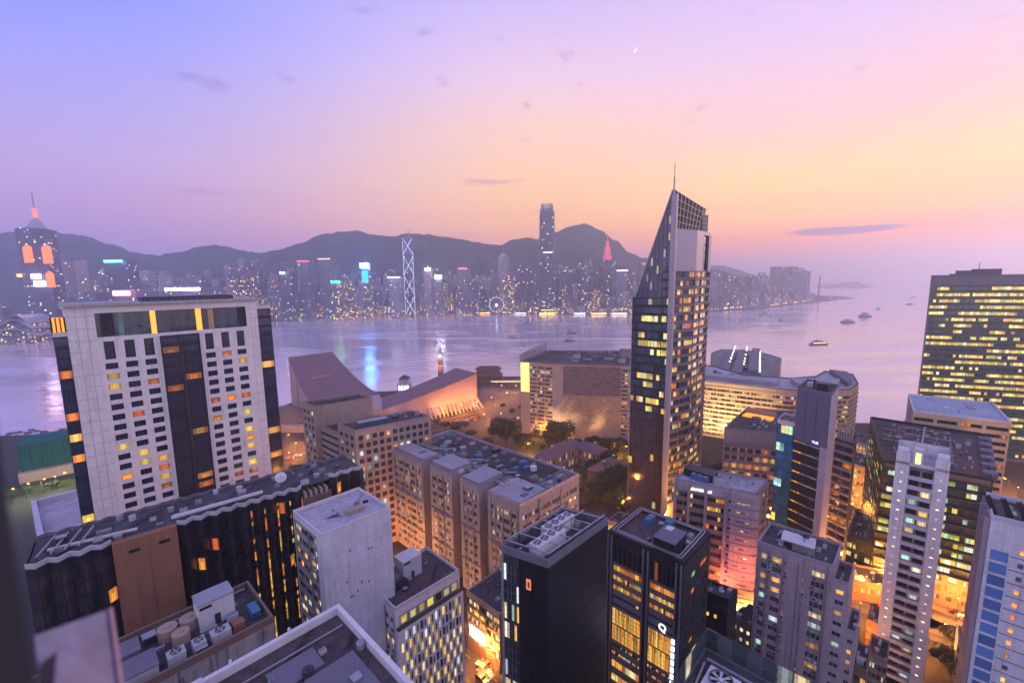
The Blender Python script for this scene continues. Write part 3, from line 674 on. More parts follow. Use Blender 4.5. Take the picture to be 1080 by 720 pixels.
def red_crown():
    Y = 1650.; c = aty(640.5, 274, Y); h = c.z-3; w = 15/F*Y*.9; r = empty('skyscraper', (c.x, Y, 3), 'stepped tower whose crown glows red-pink under a needle mast', 'skyscraper')
    mb = MB(); prism(mb, rectp(w, w*.8, .2), 0, h, fm[2]); mb.build('tower_body', r)
    q = MB(); g_ = glow('crown_pink', (235,95,120), .42); z = h
    for s, k in ((.52, 17), (.36, 30), (.2, 20)): prism(q, rectp(w*s, w*s*.8, .2), z, z+k, g_, g_); z += k
    q.build('crown', r); q = MB(); q.bar((0,0,z), (0,0,z+30), 2, g_); q.build('mast', r)
    Y = 1560.; c = aty(614, 283, Y); h = c.z-3; w = 14/F*Y*.9; r = empty('tower', (c.x, Y, 3), 'dark round-topped tower right of the tallest tower', 'tower'); mb = MB(); n = 10
    ring = lambda s: [(w/2*s*math.cos(math.pi*2*k/n), w/2*s*math.sin(math.pi*2*k/n)) for k in range(n)]
    prism(mb, ring(1), 0, h, fm[2]); prism(mb, ring(.85), h, h+13, fm[2]); prism(mb, ring(.6), h+13, h+23, fm[2]); prism(mb, ring(.3), h+23, h+30, fm[2]); mb.build('tower_body', r)
red_crown()
def wheel():
    Y = 1560.; c = aty(523.7, 321.3, Y); R_ = 7.6/F*Y; r = empty('ferris_wheel', (c.x, Y, 3), 'white-lit Ferris wheel on the far waterfront', 'Ferris wheel')
    m = glow('wheel_white', (225,225,255), 1.3); q = MB(); n = 42; zc = c.z-3
    P = [(R_*math.cos(2*math.pi*k/n), 0, zc+R_*math.sin(2*math.pi*k/n)) for k in range(n)]
    for k in range(n): q.bar(P[k], P[(k+1) % n], 1.2, m)
    q.build('rim', r); q = MB()
    for k in range(0, n, 3): q.bar((0,0,zc), P[k], .3, m_metal)
    q.build('spoke', r); q = MB(); q.bar((0,-2,zc), (-R_*.6, -2, 0), 1, m_metal); q.bar((0,-2,zc), (R_*.6, -2, 0), 1, m_metal); q.build('support', r)
    q = MB(); q.box(-2.8,-3,zc-3.5,2.8,-2,zc+3.5, glow('hub_blue', (200,215,255), 6)); q.build('hub_screen', r)
    for k in range(0, n, 3):
        q = MB(); x, _, z = P[k]; q.box(x-1.1,-1.1,z-1.6,x+1.1,1.1,z+.6, m_ac); q.build('cabin', r)
wheel()
def chimney():
    Y = 2150.; c = aty(865, 291, Y); q = MB(); q.cyl((0,0), 4, 3, 0, c.z-3, m_conc, 10); tag(q.build('chimney', None, (c.x, Y, 3)), 'thin chimney standing right of the misty apartment towers', 'chimney')
chimney()
# waterfront lights of the far shore, each one a lamp
lamp_head = MB(); lamp_head.cyl((0,0), 1.2, 1.2, 5, 6.6, glow('quay_lamp', (255,170,80), 10), 6); lamp_head.bar((0,0,0), (0,0,5), .5, m_dmetal)
QL = [x for x in range(4, 60, 5)] + [rnd.uniform(255, 690) for _ in range(46)] + [rnd.uniform(756, 885) for _ in range(26)]
proto = None; QL.sort()
for i, px in enumerate(QL):
    Y = sY(px)+rnd.uniform(4, 30); x = aty(px, 330, Y).x
    if proto is None: o = proto = lamp_head.build('quay_lamp', None, (x, Y, 3))
    else: o = proto.copy(); COL.objects.link(o); o.location = (x, Y, 3)
    s = rnd.uniform(.5, 1.25); o.scale = (s,)*3
    FAR.append((o, px, Y, 'lamp', 0, 0))
# bright jetties and sheds along the water
for i, (x0, x1, h, c_, lab) in enumerate(((487,500,9,(255,180,90),'low shed with orange lights left of the Ferris wheel'),(505,518,8,(255,170,90),'low pier building beside the Ferris wheel'),(538,556,10,(190,190,210),'wide dark pier building between Ferris wheel and tallest tower'),(567,588,9,(255,220,80),'yellow-lit pier hall at the foot of the tallest tower'),(604,618,8,(200,190,210),'grey ferry pier right of the tallest tower'),(622,640,9,(255,190,110),'orange-lit hall on the quay under the red-crowned tower'),(643,662,7,(255,220,190),'long low pier with white lights at the right end of the quay'))):
    Y = sY((x0+x1)/2)-6; a = aty(x0, 330, Y).x; b_ = aty(x1, 330, Y).x; r = empty('pier_building', ((a+b_)/2, Y, 1), lab, 'pier building'); q = MB(); w = b_-a
    prism(q, rectp(w, 22), 0, h, m_farwin); q.build('wall', r); q = MB(); q.hexa([(-w/2-2,-13,h),(w/2+2,-13,h),(w/2+2,13,h),(-w/2-2,13,h),(-w/2,-3,h+4),(w/2,-3,h+4),(w/2,3,h+4),(-w/2,3,h+4)], m_grey); q.build('roof', r)
    q = MB(); q.box(-w*.42,-11.6,1.5,w*.42,-11.2,3.6, glow('pier_%d_%d_%d' % c_, c_, 5)); q.build('light_strip', r)
# ------------------------------------------------------------------ near buildings
def nf(z0, z1, h): return max(1, round((z1-z0)/h))
def plain(b, i, z0=None, z1=None, m=None, P=None):
    fr = b.fr(i, P); b.q(fr, 0, fr[3], b.z0 if z0 is None else z0, b.z1 if z1 is None else z1, m or b.wallm)
def bands(b, fr, u0, u1, zs, h, o, m, name='ledge'):
    mb = MB()
    for z in zs: b.fbox(fr, u0, u1, z, z+h, 0, o, m, mb)
    mb.build(name, b.root)
def fins(b, fr, us, w, z0, z1, o, m, name='pier'):
    mb = MB()
    for u in us: b.fbox(fr, u-w/2, u+w/2, z0, z1, 0, o, m, mb)
    mb.build(name, b.root)

# --- tall pale hotel with roof restaurant (left)
S0 = Vector((-135.5, 134.6))
b = Bld('hotel_tower', 'tall pale stone hotel with dark glass strips and rooftop restaurant windows', 'hotel', rectAB(S0, 52.9, 17), 115.5, wall=m_stone)
fr = b.fr(0); U = lambda px, z=104: uofpx(fr, px, z)
uA, uB, uC, uD = U(103.5), U(166.5), U(211.5), U(261)
zt = 104.6; n = 29; zb = zt-n*3.4
b.facade(fr, uA, uB, zb, zt-6.8, 3, n-2, g_hotel, ww=.62, wh=.58, sill=.22, rec=.35, panes=3, rows=1)
b.facade(fr, uA, uB, zt-6.8, zt, 3, 1, g_dark, ww=.52, wh=.86, sill=.08, rec=.35, panes=3, rows=4)
b.facade(fr, uC, uD, zb, zt-6.8, 3, n-2, g_hotel, ww=.60, wh=.58, sill=.22, rec=.35, panes=3)
b.facade(fr, uC, uD, zt-6.8, zt, 3, 1, g_dark, ww=.50, wh=.86, sill=.08, rec=.35, panes=3, rows=4)
b.facade(fr, uB+.4, uC-.4, zb, zt, 2, n, glass('strip_glass', .10, ORG, .9, (.02,.022,.045)), wall=m_dark, ww=.80, wh=.62, sill=.2, rec=.12, panes=5, rows=2, frame=m_grey)
for u in (uB, uC): fins(b, fr, [u], .8, zb, zt, .45, m_stone)
fins(b, fr, [(uB+uC)/2], .5, zb, zt, .3, m_dmetal)
b.q(fr, 0, uA, zb, 115.5, m_stone); b.q(fr, uD, fr[3], zb, 115.5, m_stone); b.q(fr, 0, fr[3], 2, zb, m_stone)
b.q(fr, uA, uD, 113.3, 115.5, m_stone); b.q(fr, uA, uD, zt, 105.6, m_stone)
# restaurant: three great windows parted by amber-lit columns
cs = [uA, U(159, 110), U(164.5, 110), U(207, 110), U(212.5, 110), uD]
g_rest = glass('restaurant_glass', .30, [(90,190,190),(255,190,90),(60,140,150)], .35, (.02,.03,.05), 'run', .05, runs=.5)
for a, c in ((cs[0], cs[1]), (cs[2], cs[3]), (cs[4], cs[5])):
    b.win.append((fr, a, c, 105.6, 113.3, .9, g_rest, m_dmetal, 5, 2, 9, 11+a, 3))
    b.mb.face([b.pt(fr,a,113.3,0), b.pt(fr,a,113.3,-.9), b.pt(fr,c,113.3,-.9), b.pt(fr,c,113.3,0)], m_stone); b.mb.face([b.pt(fr,a,105.6,0), b.pt(fr,c,105.6,0), b.pt(fr,c,105.6,-.9), b.pt(fr,a,105.6,-.9)], m_stone)
for a, c in ((cs[1], cs[2]), (cs[3], cs[4])):
    mb = MB(); b.fbox(fr, a, c, 105.6, 113.3, -.9, -.15, glow('amber_column', (255,170,60), .9), mb); tag(mb.build('lit_column', b.root))
for u in (uA+1.2, uD-2.5):
    mb = MB(); b.fbox(fr, u, u+3.2, 106, 113, -.9, -.5, m_dark, mb); mb.build('screen', b.root)
plain(b, 1); plain(b, 2); plain(b, 3, m=m_stone)
joints = MB(); m_joint = wallmat('stone_joint', (.44,.42,.46))
for k in range(30): b.fbox(fr, .05, uA-.3, 5+k*3.7, 5.12+k*3.7, 0, .03, m_joint, joints); b.fbox(fr, uD+.3, fr[3]-.05, 5+k*3.7, 5.12+k*3.7, 0, .03, m_joint, joints)
for u in (2.2, 4.4, fr[3]-2.5): b.fbox(fr, u, u+.12, 2, 115, 0, .035, m_joint, joints)
joints.build('joint_line', b.root)
# roof plate, thin and wide, with edge rail
mb = MB(); P = inset(b.P, -1.1); Q = [b.L(p, 115.5) for p in P]; n_ = len(Q)
mb.hexa(Q+[q+Vector((0,0,.9)) for q in Q], m_metal); mb.build('roof', b.root)
P2 = rectAB(S0+AV*19+BV*3, 27, 10); Q = [b.L(p, 116.4) for p in P2]; mb = MB(); mb.hexa(Q+[q+Vector((0,0,1.3)) for q in Q], m_dark); mb.build('roof_deck', b.root)
mb = MB()
for i in (0, 3):
    a, c = P[i], P[(i+1) % 4]
    for k in range(31):
        p = a.lerp(c, k/30); mb.bar(b.L(p, 116.4), b.L(p, 117.2), .08, m_metal)
    mb.bar(b.L(a, 117.2), b.L(c, 117.2), .08, m_metal)
mb.build('railing', b.root)
# side bays of dark glass
g_bay = glass('bay_glass', .22, YEL[:1]+ORG, 1.3, (.02,.026,.06))
for o, ln, zz in ((S0-AV*3.1+BV*2.2, 3.1, 107.5), (S0+AV*52.9+BV*2.5, 5.6, 113)):
    P = rectAB(o, ln, 11); b2fr = b.fr(0, P); nfl = nf(5, zz-1, 3.4)
    b.facade(b2fr, 0, ln, 5, zz-1, 1, nfl, g_bay, wall=m_dark, ww=.9, wh=.72, sill=.14, rec=.08, panes=3, rows=1)
    b.facade(b.fr(3, P), 0, 11, 5, zz-1, 3, nfl, g_bay, wall=m_dark, ww=.9, wh=.72, sill=.14, rec=.08, panes=2)
    plain(b, 1, 5, zz, m_dark, P); plain(b, 2, 5, zz, m_dark, P)
    for i in (0, 3): b.q(b.fr(i, P), 0, b.fr(i, P)[3], zz-1, zz, m_stone); b.q(b.fr(i, P), 0, b.fr(i, P)[3], 2, 5, m_stone)
    b.roof(m_conc, .3, m_stone, P=P, z=zz)
P = rectAB(S0-AV*3.1+BV*2.4, 2.9, 6); mb = MB(); Q = [b.L(p, 107.9) for p in P]; mb.hexa(Q+[q+Vector((0,0,4.2)) for q in Q], glow('lantern_amber', (255,150,40), 1.0))
for i in range(4):
    for k in range(4): mb.bar(Q[i].lerp(Q[(i+1)%4], k/3), Q[i].lerp(Q[(i+1)%4], k/3)+Vector((0,0,4.4)), .28, m_brown)
mb.build('roof_lantern', b.root)
# fold of pale stone beside the left bay
b.finish()

# --- bronze glass hotel with zigzag bays
zk = 70.0
A0, A1 = Vector((-91, 76)), Vector((-42, 118)); dk = (A1-A0).normalized(); nk = Vector((dk.y, -dk.x)); dep = 12.5
b = Bld('zigzag_hotel', 'long dark bronze glass hotel with zigzag facade and folded roof edge', 'hotel', [A0, A1, A1-nk*dep, A0-nk*dep], zk, wall=m_dark)
fr = b.fr(0); u1_, u2_, u3_, u4_ = uofpx(fr, 121, zk), uofpx(fr, 183.5, zk), uofpx(fr, 318, zk), uofpx(fr, 347, zk)
def zig(b, fr, u0, u1, z0, z1, tooth, amp, g, lit_from=None, floors=3.55, mdark=m_black):
    n = round((u1-u0)/tooth)*2; pts = []
    for k in range(n+1):
        u = u0+(u1-u0)*k/n; o = amp if k % 2 else 0.0; a, d, nn_, ln = fr; pts.append(a+d*u+nn_*o)
    nfl = nf(z0, z1-1.6, floors)
    for k in range(n):
        f2 = (pts[k], (pts[k+1]-pts[k]).normalized(), Vector(((pts[k+1]-pts[k]).normalized().y, -(pts[k+1]-pts[k]).normalized().x)), (pts[k+1]-pts[k]).length)
        b.facade(f2, .12, f2[3]-.12, z0, z1-1.6, 1, nfl, g, wall=mdark, ww=.94, wh=.80, sill=.1, rec=.04, panes=2, rows=1, frame=m_black)
        b.q(f2, 0, .12, z0, z1-1.6, mdark); b.q(f2, f2[3]-.12, f2[3], z0, z1-1.6, mdark)
        b.q(f2, 0, f2[3], z1-1.6, z1, m_black)
        if lit_from is not None and k % 2 == 1 and u0+(u1-u0)*k/n > lit_from:
            mb = MB(); b.fbox(f2, f2[3]-.34, f2[3]-.06, z0+8, z1-2, 0, .12, glass('gold_reflection_glow', .62, ORG+YEL[:2], .8, (.10,.08,.05), 'cell'), mb)  # golden reflections along the folds put in as glowing strips
            # one cell per pane up the strip
            for q_ in range(len(mb.uv)):
                P4 = [mb.v[i] for i in mb.f[q_]]; mb.uv[q_] = [(k+.5, p[2]*.9) for p in P4]
            mb.build('light_strip', b.root)
    I = [p-fr[2]*.35 for p in pts]; mb = MB()
    for k in range(n):
        for (p, q_, m) in ((pts, I, m_ac),):
            mb.hexa([b.L(p[k],z1-.1), b.L(p[k+1],z1-.1), b.L(q_[k+1],z1-.1), b.L(q_[k],z1-.1), b.L(p[k],z1+.9), b.L(p[k+1],z1+.9), b.L(q_[k+1],z1+.9), b.L(q_[k],z1+.9)], m)
    mb.build('parapet', b.root)
    mb = MB()
    for k in range(n): mb.face([b.L(fr[0]+fr[1]*(u0+(u1-u0)*k/n), z1), b.L(pts[k], z1), b.L(pts[k+1], z1), b.L(fr[0]+fr[1]*(u0+(u1-u0)*(k+1)/n), z1)], m_roof)
    mb.build('roof_edge', b.root)
g_br2 = glass('bronze_glass_violet_sheen', .03, ORG, 1.0, (.035,.025,.04), 'cell', .2)  # left bays: violet reflection put into the base colour of the bronze glass
zig(b, fr, 0, u1_-.5, 22, zk, 3.3, 1.25, g_br2, mdark=m_dark)
zig(b, fr, u2_+.5, u3_, 18, zk, 3.0, 1.25, g_bronze, lit_from=u2_+.5+(u3_-u2_)*.42)
b.q(fr, 0, fr[3], 2, 18, m_black); b.q(fr, 0, u1_, 18, 22, m_black)
f2 = (fr[0]+fr[1]*(u1_-.4)+fr[2]*1.6, fr[1], fr[2], u2_-u1_+.8); mb = MB()
b.fbox(fr, u1_-.4, u2_+.4, 14, zk+.4, -.1, 1.6, m_brick, mb)
b.fbox(fr, u1_+(u2_-u1_)*.53, u1_+(u2_-u1_)*.53+.12, 14, zk-1, 1.6, 1.68, m_brown, mb); b.fbox(fr, u1_+(u2_-u1_)*.28, u1_+(u2_-u1_)*.28+.12, 14, zk-1, 1.6, 1.66, m_brown, mb)
for k in range(16): b.fbox(fr, u1_-.4, u2_+.4, 16+k*3.4, 16.06+k*3.4, 1.6, 1.63, m_brown, mb)
mb.build('stone_panel', b.root)
for a in (.30, .80):
    mb = MB(); b.fbox(fr, u1_+(u2_-u1_)*a-.9, u1_+(u2_-u1_)*a+.9, zk-2.4, zk-1.8, 1.55, 1.72, m_black, mb); mb.build('vent', b.root)
mb = MB(); b.fbox(fr, u3_, u4_, 10, zk-2.5, -.1, 1.2, m_brown, mb)
for k in range(5): b.fbox(fr, u3_+.3+k*1.3, u3_+1.0+k*1.3, zk-2.5, zk-1.2, -4, 1.0, m_tan, mb)
mb.build('stone_panel', b.root)
zig(b, fr, u4_, fr[3], 10, zk+.8, 3.0, 1.1, g_bronze)
for i in (1, 2, 3): plain(b, i, m=m_black)
b.roof(m_roof, 0)
zig2 = [A1-nk*dep, A0-nk*dep]
zf = (zig2[0], (zig2[1]-zig2[0]).normalized(), -fr[2], (A1-A0).length); ptz = [zf[0]+zf[1]*(zf[3]*k/40)+zf[2]*(.9 if k % 2 else 0) for k in range(41)]
mb = MB()
for k in range(40): mb.hexa([b.L(ptz[k],zk-1), b.L(ptz[k+1],zk-1), b.L(ptz[k+1]-zf[2]*.3,zk-1), b.L(ptz[k]-zf[2]*.3,zk-1), b.L(ptz[k],zk+.7), b.L(ptz[k+1],zk+.7), b.L(ptz[k+1]-zf[2]*.3,zk+.7), b.L(ptz[k]-zf[2]*.3,zk+.7)], m_grey)
mb.build('parapet', b.root)
b.clutter(30, seed=3, big=.7, lo=.06, hi=.94); b.pipe(.34, .2, .62, .2, .9, .6, m=m_white, name='duct'); b.pipe(.04, .35, .25, .2, .6, .45, m=m_white, name='duct')
for k in range(4): b.pipe(.02+k*.03, .15, .05+k*.03, .8, .8, .3)
q_ = MB(); q_.cyl((0,0), 1.4, .1, 0, .6, m_white, 14); q_.bar((0,0,0), (0,0,2.4), .15, m_metal)
o = q_.build('satellite_dish', b.root, b.L(b.at(.70, .55), zk+1.5)); o.rotation_euler = (1.0, 0, .5)
q_ = MB(); p = b.L(b.at(.70, .55), zk); q_.bar(p, p+Vector((0,0,2.2)), .2, m_metal); q_.build('dish_mast', b.root)
b.finish()

# --- white block with blank blue-white side wall
P = para((338.9,566.7), (412,536.7), (308.9,541), 67)
b = Bld('white_block', 'blue-white block with blank stained side wall and flat pale roof', 'building', P, 67, wall=m_whiteblue)
fr = b.fr(3); b.facade(fr, .4, fr[3]*.82, 2+.5, 66, 3, nf(2, 66, 3.1), g_mix, wall=m_conc, ww=.86, wh=.5, sill=.26, rec=.2, panes=3, cells=2, uoff=1)
b.q(fr, 0, .4, 2, 67, m_whiteblue); b.q(fr, .4, fr[3]*.82, 66, 67, m_whiteblue); b.q(fr, .4, fr[3]*.82, 2, 2.5, m_whiteblue); b.q(fr, fr[3]*.82, fr[3], 2, 67, m_whiteblue)
for i in (0, 1, 2): plain(b, i)
b.roof(m_roofl, .8, m_white); b.block('hatch', .62, .35, 4.2, 1.8, .9, m=m_tan); b.block('hatch', .86, .5, 1.2, .6, .5, m=m_black)
f0 = b.fr(0); r2 = random.Random(4)
for k in range(9):
    mb = MB(); u = f0[3]*r2.uniform(.25, .7); z = r2.uniform(48, 62); b.fbox(f0, u, u+.35, z, z+.5, 0, .08, m_grey, mb); mb.build('vent', b.root)
for k in range(7): b.pipe(.25+.03*k, .45, .42, .35+.05*k, .15, .1, m=m_dmetal)
b.clutter(4, big=.45, seed=2); b.wear(b.fr(3), 26, 3, 1); b.finish()

# --- hotel with the chequered facade of narrow windows
P = para((416.7,644.4), (484.4,603.3), (384.4,613.3), 44)
zd = 44; b = Bld('chequered_hotel', 'white block with chequered facade of slanted narrow windows lit from inside', 'hotel', P, zd, wall=m_white)
fr = b.fr(0); lower = [P[0]+(P[0]-P[3]).normalized()*1.4-(P[1]-P[0]).normalized()*.2, P[1]+(P[0]-P[3]).normalized()*1.4, P[1], P[0]-(P[1]-P[0]).normalized()*.2]
b.facade(fr, 1, fr[3]-.5, zd-4.6, zd-1.8, 7, 1, g_warm, wall=m_conc, ww=.7, wh=.75, sill=.12, rec=.1, panes=2); b.q(fr, 0, fr[3], zd-1.8, zd, m_white); b.q(fr, 0, 1, zd-4.6, zd-1.8, m_white); b.q(fr, fr[3]-.5, fr[3], zd-4.6, zd-1.8, m_white)
zl = zd-4.6; f2 = b.fr(0, lower); nz = nf(4, zl-.6, 2.95); nb = 9
du = f2[3]/nb/2
for half in (0, 1):
    for j in range(nz):
        z0_ = 4+(zl-.6-4)*j/nz; z1_ = 4+(zl-.6-4)*(j+1)/nz
        if (j+half) % 2 == 0: u_list = [i*2*du for i in range(nb)]
        else: continue
        # rows shift by half a bay
for j in range(nz):
    z0_ = 4+(zl-.6-4)*j/nz; z1_ = 4+(zl-.6-4)*(j+1)/nz; s = du if j % 2 else 0
    b.facade(f2, s, s+(nb-(1 if j % 2 else 0))*2*du, z0_, z1_, (nb-(1 if j % 2 else 0))*1, 1, g_pat, ww=.40, wh=.86, sill=.07, rec=.28, panes=1, rows=1, frame=m_framel)
    if s: b.q(f2, 0, s, z0_, z1_, b.wallm); b.q(f2, f2[3]-s, f2[3], z0_, z1_, b.wallm)
    # little blue-black slot windows between
    for i in range(nb-1):
        uc = s+(i+1)*2*du; 
        if uc+.3 > f2[3]-.3: continue
        b.led.hexa([b.pt(f2,uc-.32,z0_+.5,.03), b.pt(f2,uc+.02,z0_+.5,.03), b.pt(f2,uc+.02,z0_+.5,-.02), b.pt(f2,uc-.32,z0_+.5,-.02), b.pt(f2,uc-.32,z1_-.5,.03), b.pt(f2,uc+.02,z1_-.5,.03), b.pt(f2,uc+.02,z1_-.5,-.02), b.pt(f2,uc-.32,z1_-.5,-.02)], m_black)
b.led.build('slot_window', b.root); b.led = MB()
b.q(f2, 0, f2[3], 2, 4, m_white); b.q(f2, 0, f2[3], zl-.6, zl, m_white)
for i in (1, 3): plain(b, i, 2, zl, m_white, lower)
mb = MB(); mb.face([b.L(lower[i], zl) for i in range(4)], m_roofb); mb.build('ledge_roof', b.root)
b.roof(m_roofb, .9, m_white)
fr = b.fr(3); b.facade(fr, .5, fr[3]-.8, 4, zd-2, 6, nf(4, zd-2, 3), g_mix, ww=.55, wh=.5, rec=.22, panes=2); b.q(fr, 0, .5, 2, zd, m_white); b.q(fr, fr[3]-.8, fr[3], 2, zd, m_white); b.q(fr, .5, fr[3]-.8, 2, 4, m_white); b.q(fr, .5, fr[3]-.8, zd-2, zd, m_white)
plain(b, 1); plain(b, 2)
b.block('stair_house', .50, .62, 5.6, 4.2, 5.5, m=m_whiteblue, top=m_white, detail='door'); b.block('plant_box', .15, .62, 6.5, 5, 2.6, m=m_conc, top=m_grey, detail='louvre'); b.block('plant_box', .3, .45, 3, 2, 1.6, m=m_dmetal, detail='louvre'); b.wear(b.fr(3), 24, 3, 5); b.clutter(9, big=.55, seed=9)
b.finish()
# its lower annexe on the left
P = [Vector(p) for p in ((0,0),)]; L_ = para((384,614), (400,604), (364,619), 36)
b = Bld('annexe_block', 'narrow grey annexe with barred windows left of the chequered hotel', 'building', L_, 38, wall=m_purple)
fr = b.fr(3); b.facade(fr, 0, fr[3], 2, 37, 4, 12, g_mix2, wall=m_purple, ww=.6, wh=.5, panes=2); b.q(fr, 0, fr[3], 37, 38, m_purple)
for i in (0, 1, 2): plain(b, i)
b.roof(m_roof, .7); b.wear(b.fr(3), 20, 2, 6); b.clutter(6, big=.5, seed=21); b.finish()

# --- nearest flat roof at the bottom edge, with white coping
apex = up(357.8, 643.3, 80).xy; P = [apex-AV*34-BV*30, apex-BV*30, apex, apex-AV*34]
b = Bld('flat_roofed_block', 'nearest dark flat roof with broad white coping and open steel frame', 'building', P, 80, wall=m_grey)
for i in range(4): plain(b, i, m=m_grey)
b.roof(m_roofb, 1.0, m_white, .55)
mb = MB(); c = [b.at(a, c_) for a, c_ in ((.52, .0), (.56, .0), (.56, .985), (.52, .985))]; Q = [b.L(p, 80) for p in c]; mb.hexa(Q+[q+Vector((0,0,1.6)) for q in Q], m_whiteblue); mb.build('dividing_wall', b.root)
mb = MB()
for k in range(9):
    x = .07+.05*k; p = b.L(b.at(x, .02), 81.2); q = b.L(b.at(x, .97), 81.2); mb.bar(p, q, .22, m_dmetal)
for k in range(10):
    y = .10+.095*k; mb.bar(b.L(b.at(.04, y), 81.3), b.L(b.at(.51, y), 81.3), .22, m_metal)
mb.build('steel_frame', b.root)
b.block('roof_slab', .78, .82, 4.8, 3.0, .25, m=m_roof, top=m_grey); b.block('roof_slab', .86, .62, 5.2, 7.2, .3, m=m_roof, top=m_grey); b.block('roof_slab', .86, .74, 5.0, 2.4, .42, m=m_roof)
for k in range(5):
    mb = MB(); p = b.L(b.at(.1+.18*k, 1.0), 81.0); mb.box(p.x-.12, p.y-.12, p.z, p.x+.12, p.y+.12, p.z+.35, m_white); mb.build('anchor', b.root)
mb = MB(); P3 = [b.at(.50,1.0), b.at(.86,1.0), b.at(.86,1.035), b.at(.50,1.035)]; Q = [b.L(p, 78.6) for p in P3]; mb.hexa(Q+[q+Vector((0,0,.25)) for q in Q], m_metal); mb.build('walkway', b.root)
b.clutter(6, big=.5, seed=14, lo=.6, hi=.97); b.pipe(.6, .9, .97, .9, .3, .15); b.pipe(.6, .2, .6, .95, .3, .15); b.finish()

# --- plant-covered roof at lower left
Rr_ = up(289, 656, 62).xy; P = [Rr_-AV*34, Rr_, Rr_+BV*14, Rr_-AV*34+BV*14]
b = Bld('plant_roof_block', 'weathered concrete block whose roof is crowded with cooling plant and sheds', 'building', P, 62, wall=m_conc)
fr = b.fr(0); b.facade(fr, fr[3]*.2, fr[3]*.62, 20, 59, 4, 12, g_mix2, wall=m_conc, ww=.4, wh=.4, panes=2); b.q(fr, 0, fr[3]*.2, 2, 62, m_conc); b.q(fr, fr[3]*.62, fr[3], 2, 62, m_conc); b.q(fr, fr[3]*.2, fr[3]*.62, 2, 20, m_conc); b.q(fr, fr[3]*.2, fr[3]*.62, 59, 62, m_conc)
for i in (1, 2, 3): plain(b, i)
b.roof(m_roof, 1.3, m_brown, .4)
b.block('stair_house', .80, .66, 5.4, 4.0, 4.6, m=m_white, top=m_metal, detail='door'); b.block('roof_shed', .36, .62, 8.5, 3.6, 2.2, m=m_conc, top=m_grey, detail='louvre'); b.block('roof_shed', .42, .28, 7.5, 4.4, 1.8, m=m_ac, top=m_grey)
for x in (.60, .69): b.tank(x, .70, 1.45, 2.0, m=m_tan)
b.tank(.64, .50, 1.3, 1.9, m=m_tan)
for x, w in ((.60, 2.4), (.69, 1.8), (.78, 2.8)): b.block('air_conditioning_unit', x, .2, w, 2.0, 1.7, m=m_ac, detail='fan')
b.block('duct', .86, .22, 1.8, 1.6, 1.5, m=m_brick); b.block('plant_box', .95, .35, 1.4, 3.4, 1.4, m=m_blueplant, detail='louvre')
for x, y in ((.24, .3), (.30, .5), (.2, .7), (.12, .4), (.1, .8)): b.block('plant_box', x, y, 2.0, 1.6, 1.3, m=r2.choice([m_white, m_ac, m_conc]), detail='louvre')
b.wear(b.fr(0), 16, 4, 7); b.clutter(22, big=.7, seed=5); b.pipe(.1, .08, .95, .08, .6, .25, m=m_brown); b.pipe(.5, .9, .97, .9, .8, .2)
b.finish()

# --- long stepped workshop block (centre)
F_ = up(547.8,535.6,46).xy; R_ = up(611,502,46).xy; L__ = up(413.3,474.4,46).xy; P0 = [F_, R_, R_+(L__-F_), L__]
dL = (F_-L__); lnL = dL.length; dL = dL/lnL; inn = Vector((-dL.y, dL.x)); zB = 46
fr0 = (L__, dL, -inn, lnL); cut = [uofpx(fr0, x, zB) for x in (445, 453, 476, 485, 505, 514)]
poly = [F_, R_, R_+(L__-F_), L__]; inn = -fr0[2]
if inn.dot(R_-F_) < 0: inn = -inn
out = [L__]
for k in (0, 2, 4): out += [L__+dL*cut[k], L__+dL*cut[k]+inn*8, L__+dL*cut[k+1]+inn*8, L__+dL*cut[k+1]]
polyB = [F_, R_, R_+(L__-F_)] + out
b = Bld('workshop_block', 'long pink-brown block of four stepped bays with roof full of plant', 'building', polyB, zB, wall=m_pink)
nP = len(polyB)
for i in range(nP):
    fr = b.fr(i, polyB)
    if i in (3, 7, 11, 15):
        n4 = max(3, round(fr[3]/4.4)); b.facade(fr, 1.3, fr[3]-1.3, 4, zB-2.4, n4, 12, g_shop, ww=.86, wh=.5, sill=.28, rec=.3, panes=5, rows=2, cells=4)
        b.q(fr, 0, 1.3, 2, zB, m_pink); b.q(fr, fr[3]-1.3, fr[3], 2, zB, m_pink); b.q(fr, 1.3, fr[3]-1.3, zB-2.4, zB, m_pink); b.q(fr, 1.3, fr[3]-1.3, 2, 4, m_pink)
        bands(b, fr, -.1, fr[3]+.1, [15.0, 29.0], .5, .55, m_conc); fins(b, fr, [fr[3]*k/n4 for k in range(1, n4)], .35, 4, zB-2, .2, m_pink)
    elif i == 0:
        b.facade(fr, 1.2, fr[3]-1.2, 4, zB-2.8, 6, 11, g_shop, ww=.84, wh=.5, sill=.28, rec=.3, panes=5, rows=2, cells=4)
        b.q(fr, 0, 1.2, 2, zB, m_pink); b.q(fr, fr[3]-1.2, fr[3], 2, zB, m_pink); b.q(fr, 1.2, fr[3]-1.2, 2, 4, m_pink); b.q(fr, 1.2, fr[3]-1.2, zB-2.8, zB, m_pink)
        bands(b, fr, -.1, fr[3]+.1, [15.0, 29.0], .4, .4, m_conc); fins(b, fr, [fr[3]*.3, fr[3]*.66], .8, 4, zB-.5, .35, m_pink)
    elif i in (5, 9, 13): plain(b, i, m=m_brown)
    else: plain(b, i, m=m_pink)
b.roof(wallmat('brown_grey_roof', (.17,.14,.16), dirt=.5), 1.1, m_lilac, .45)
for i in (3, 7, 11, 15, 0): b.wear(b.fr(i, polyB), 16, 2, i)
cc = [0]+cut+[lnL]
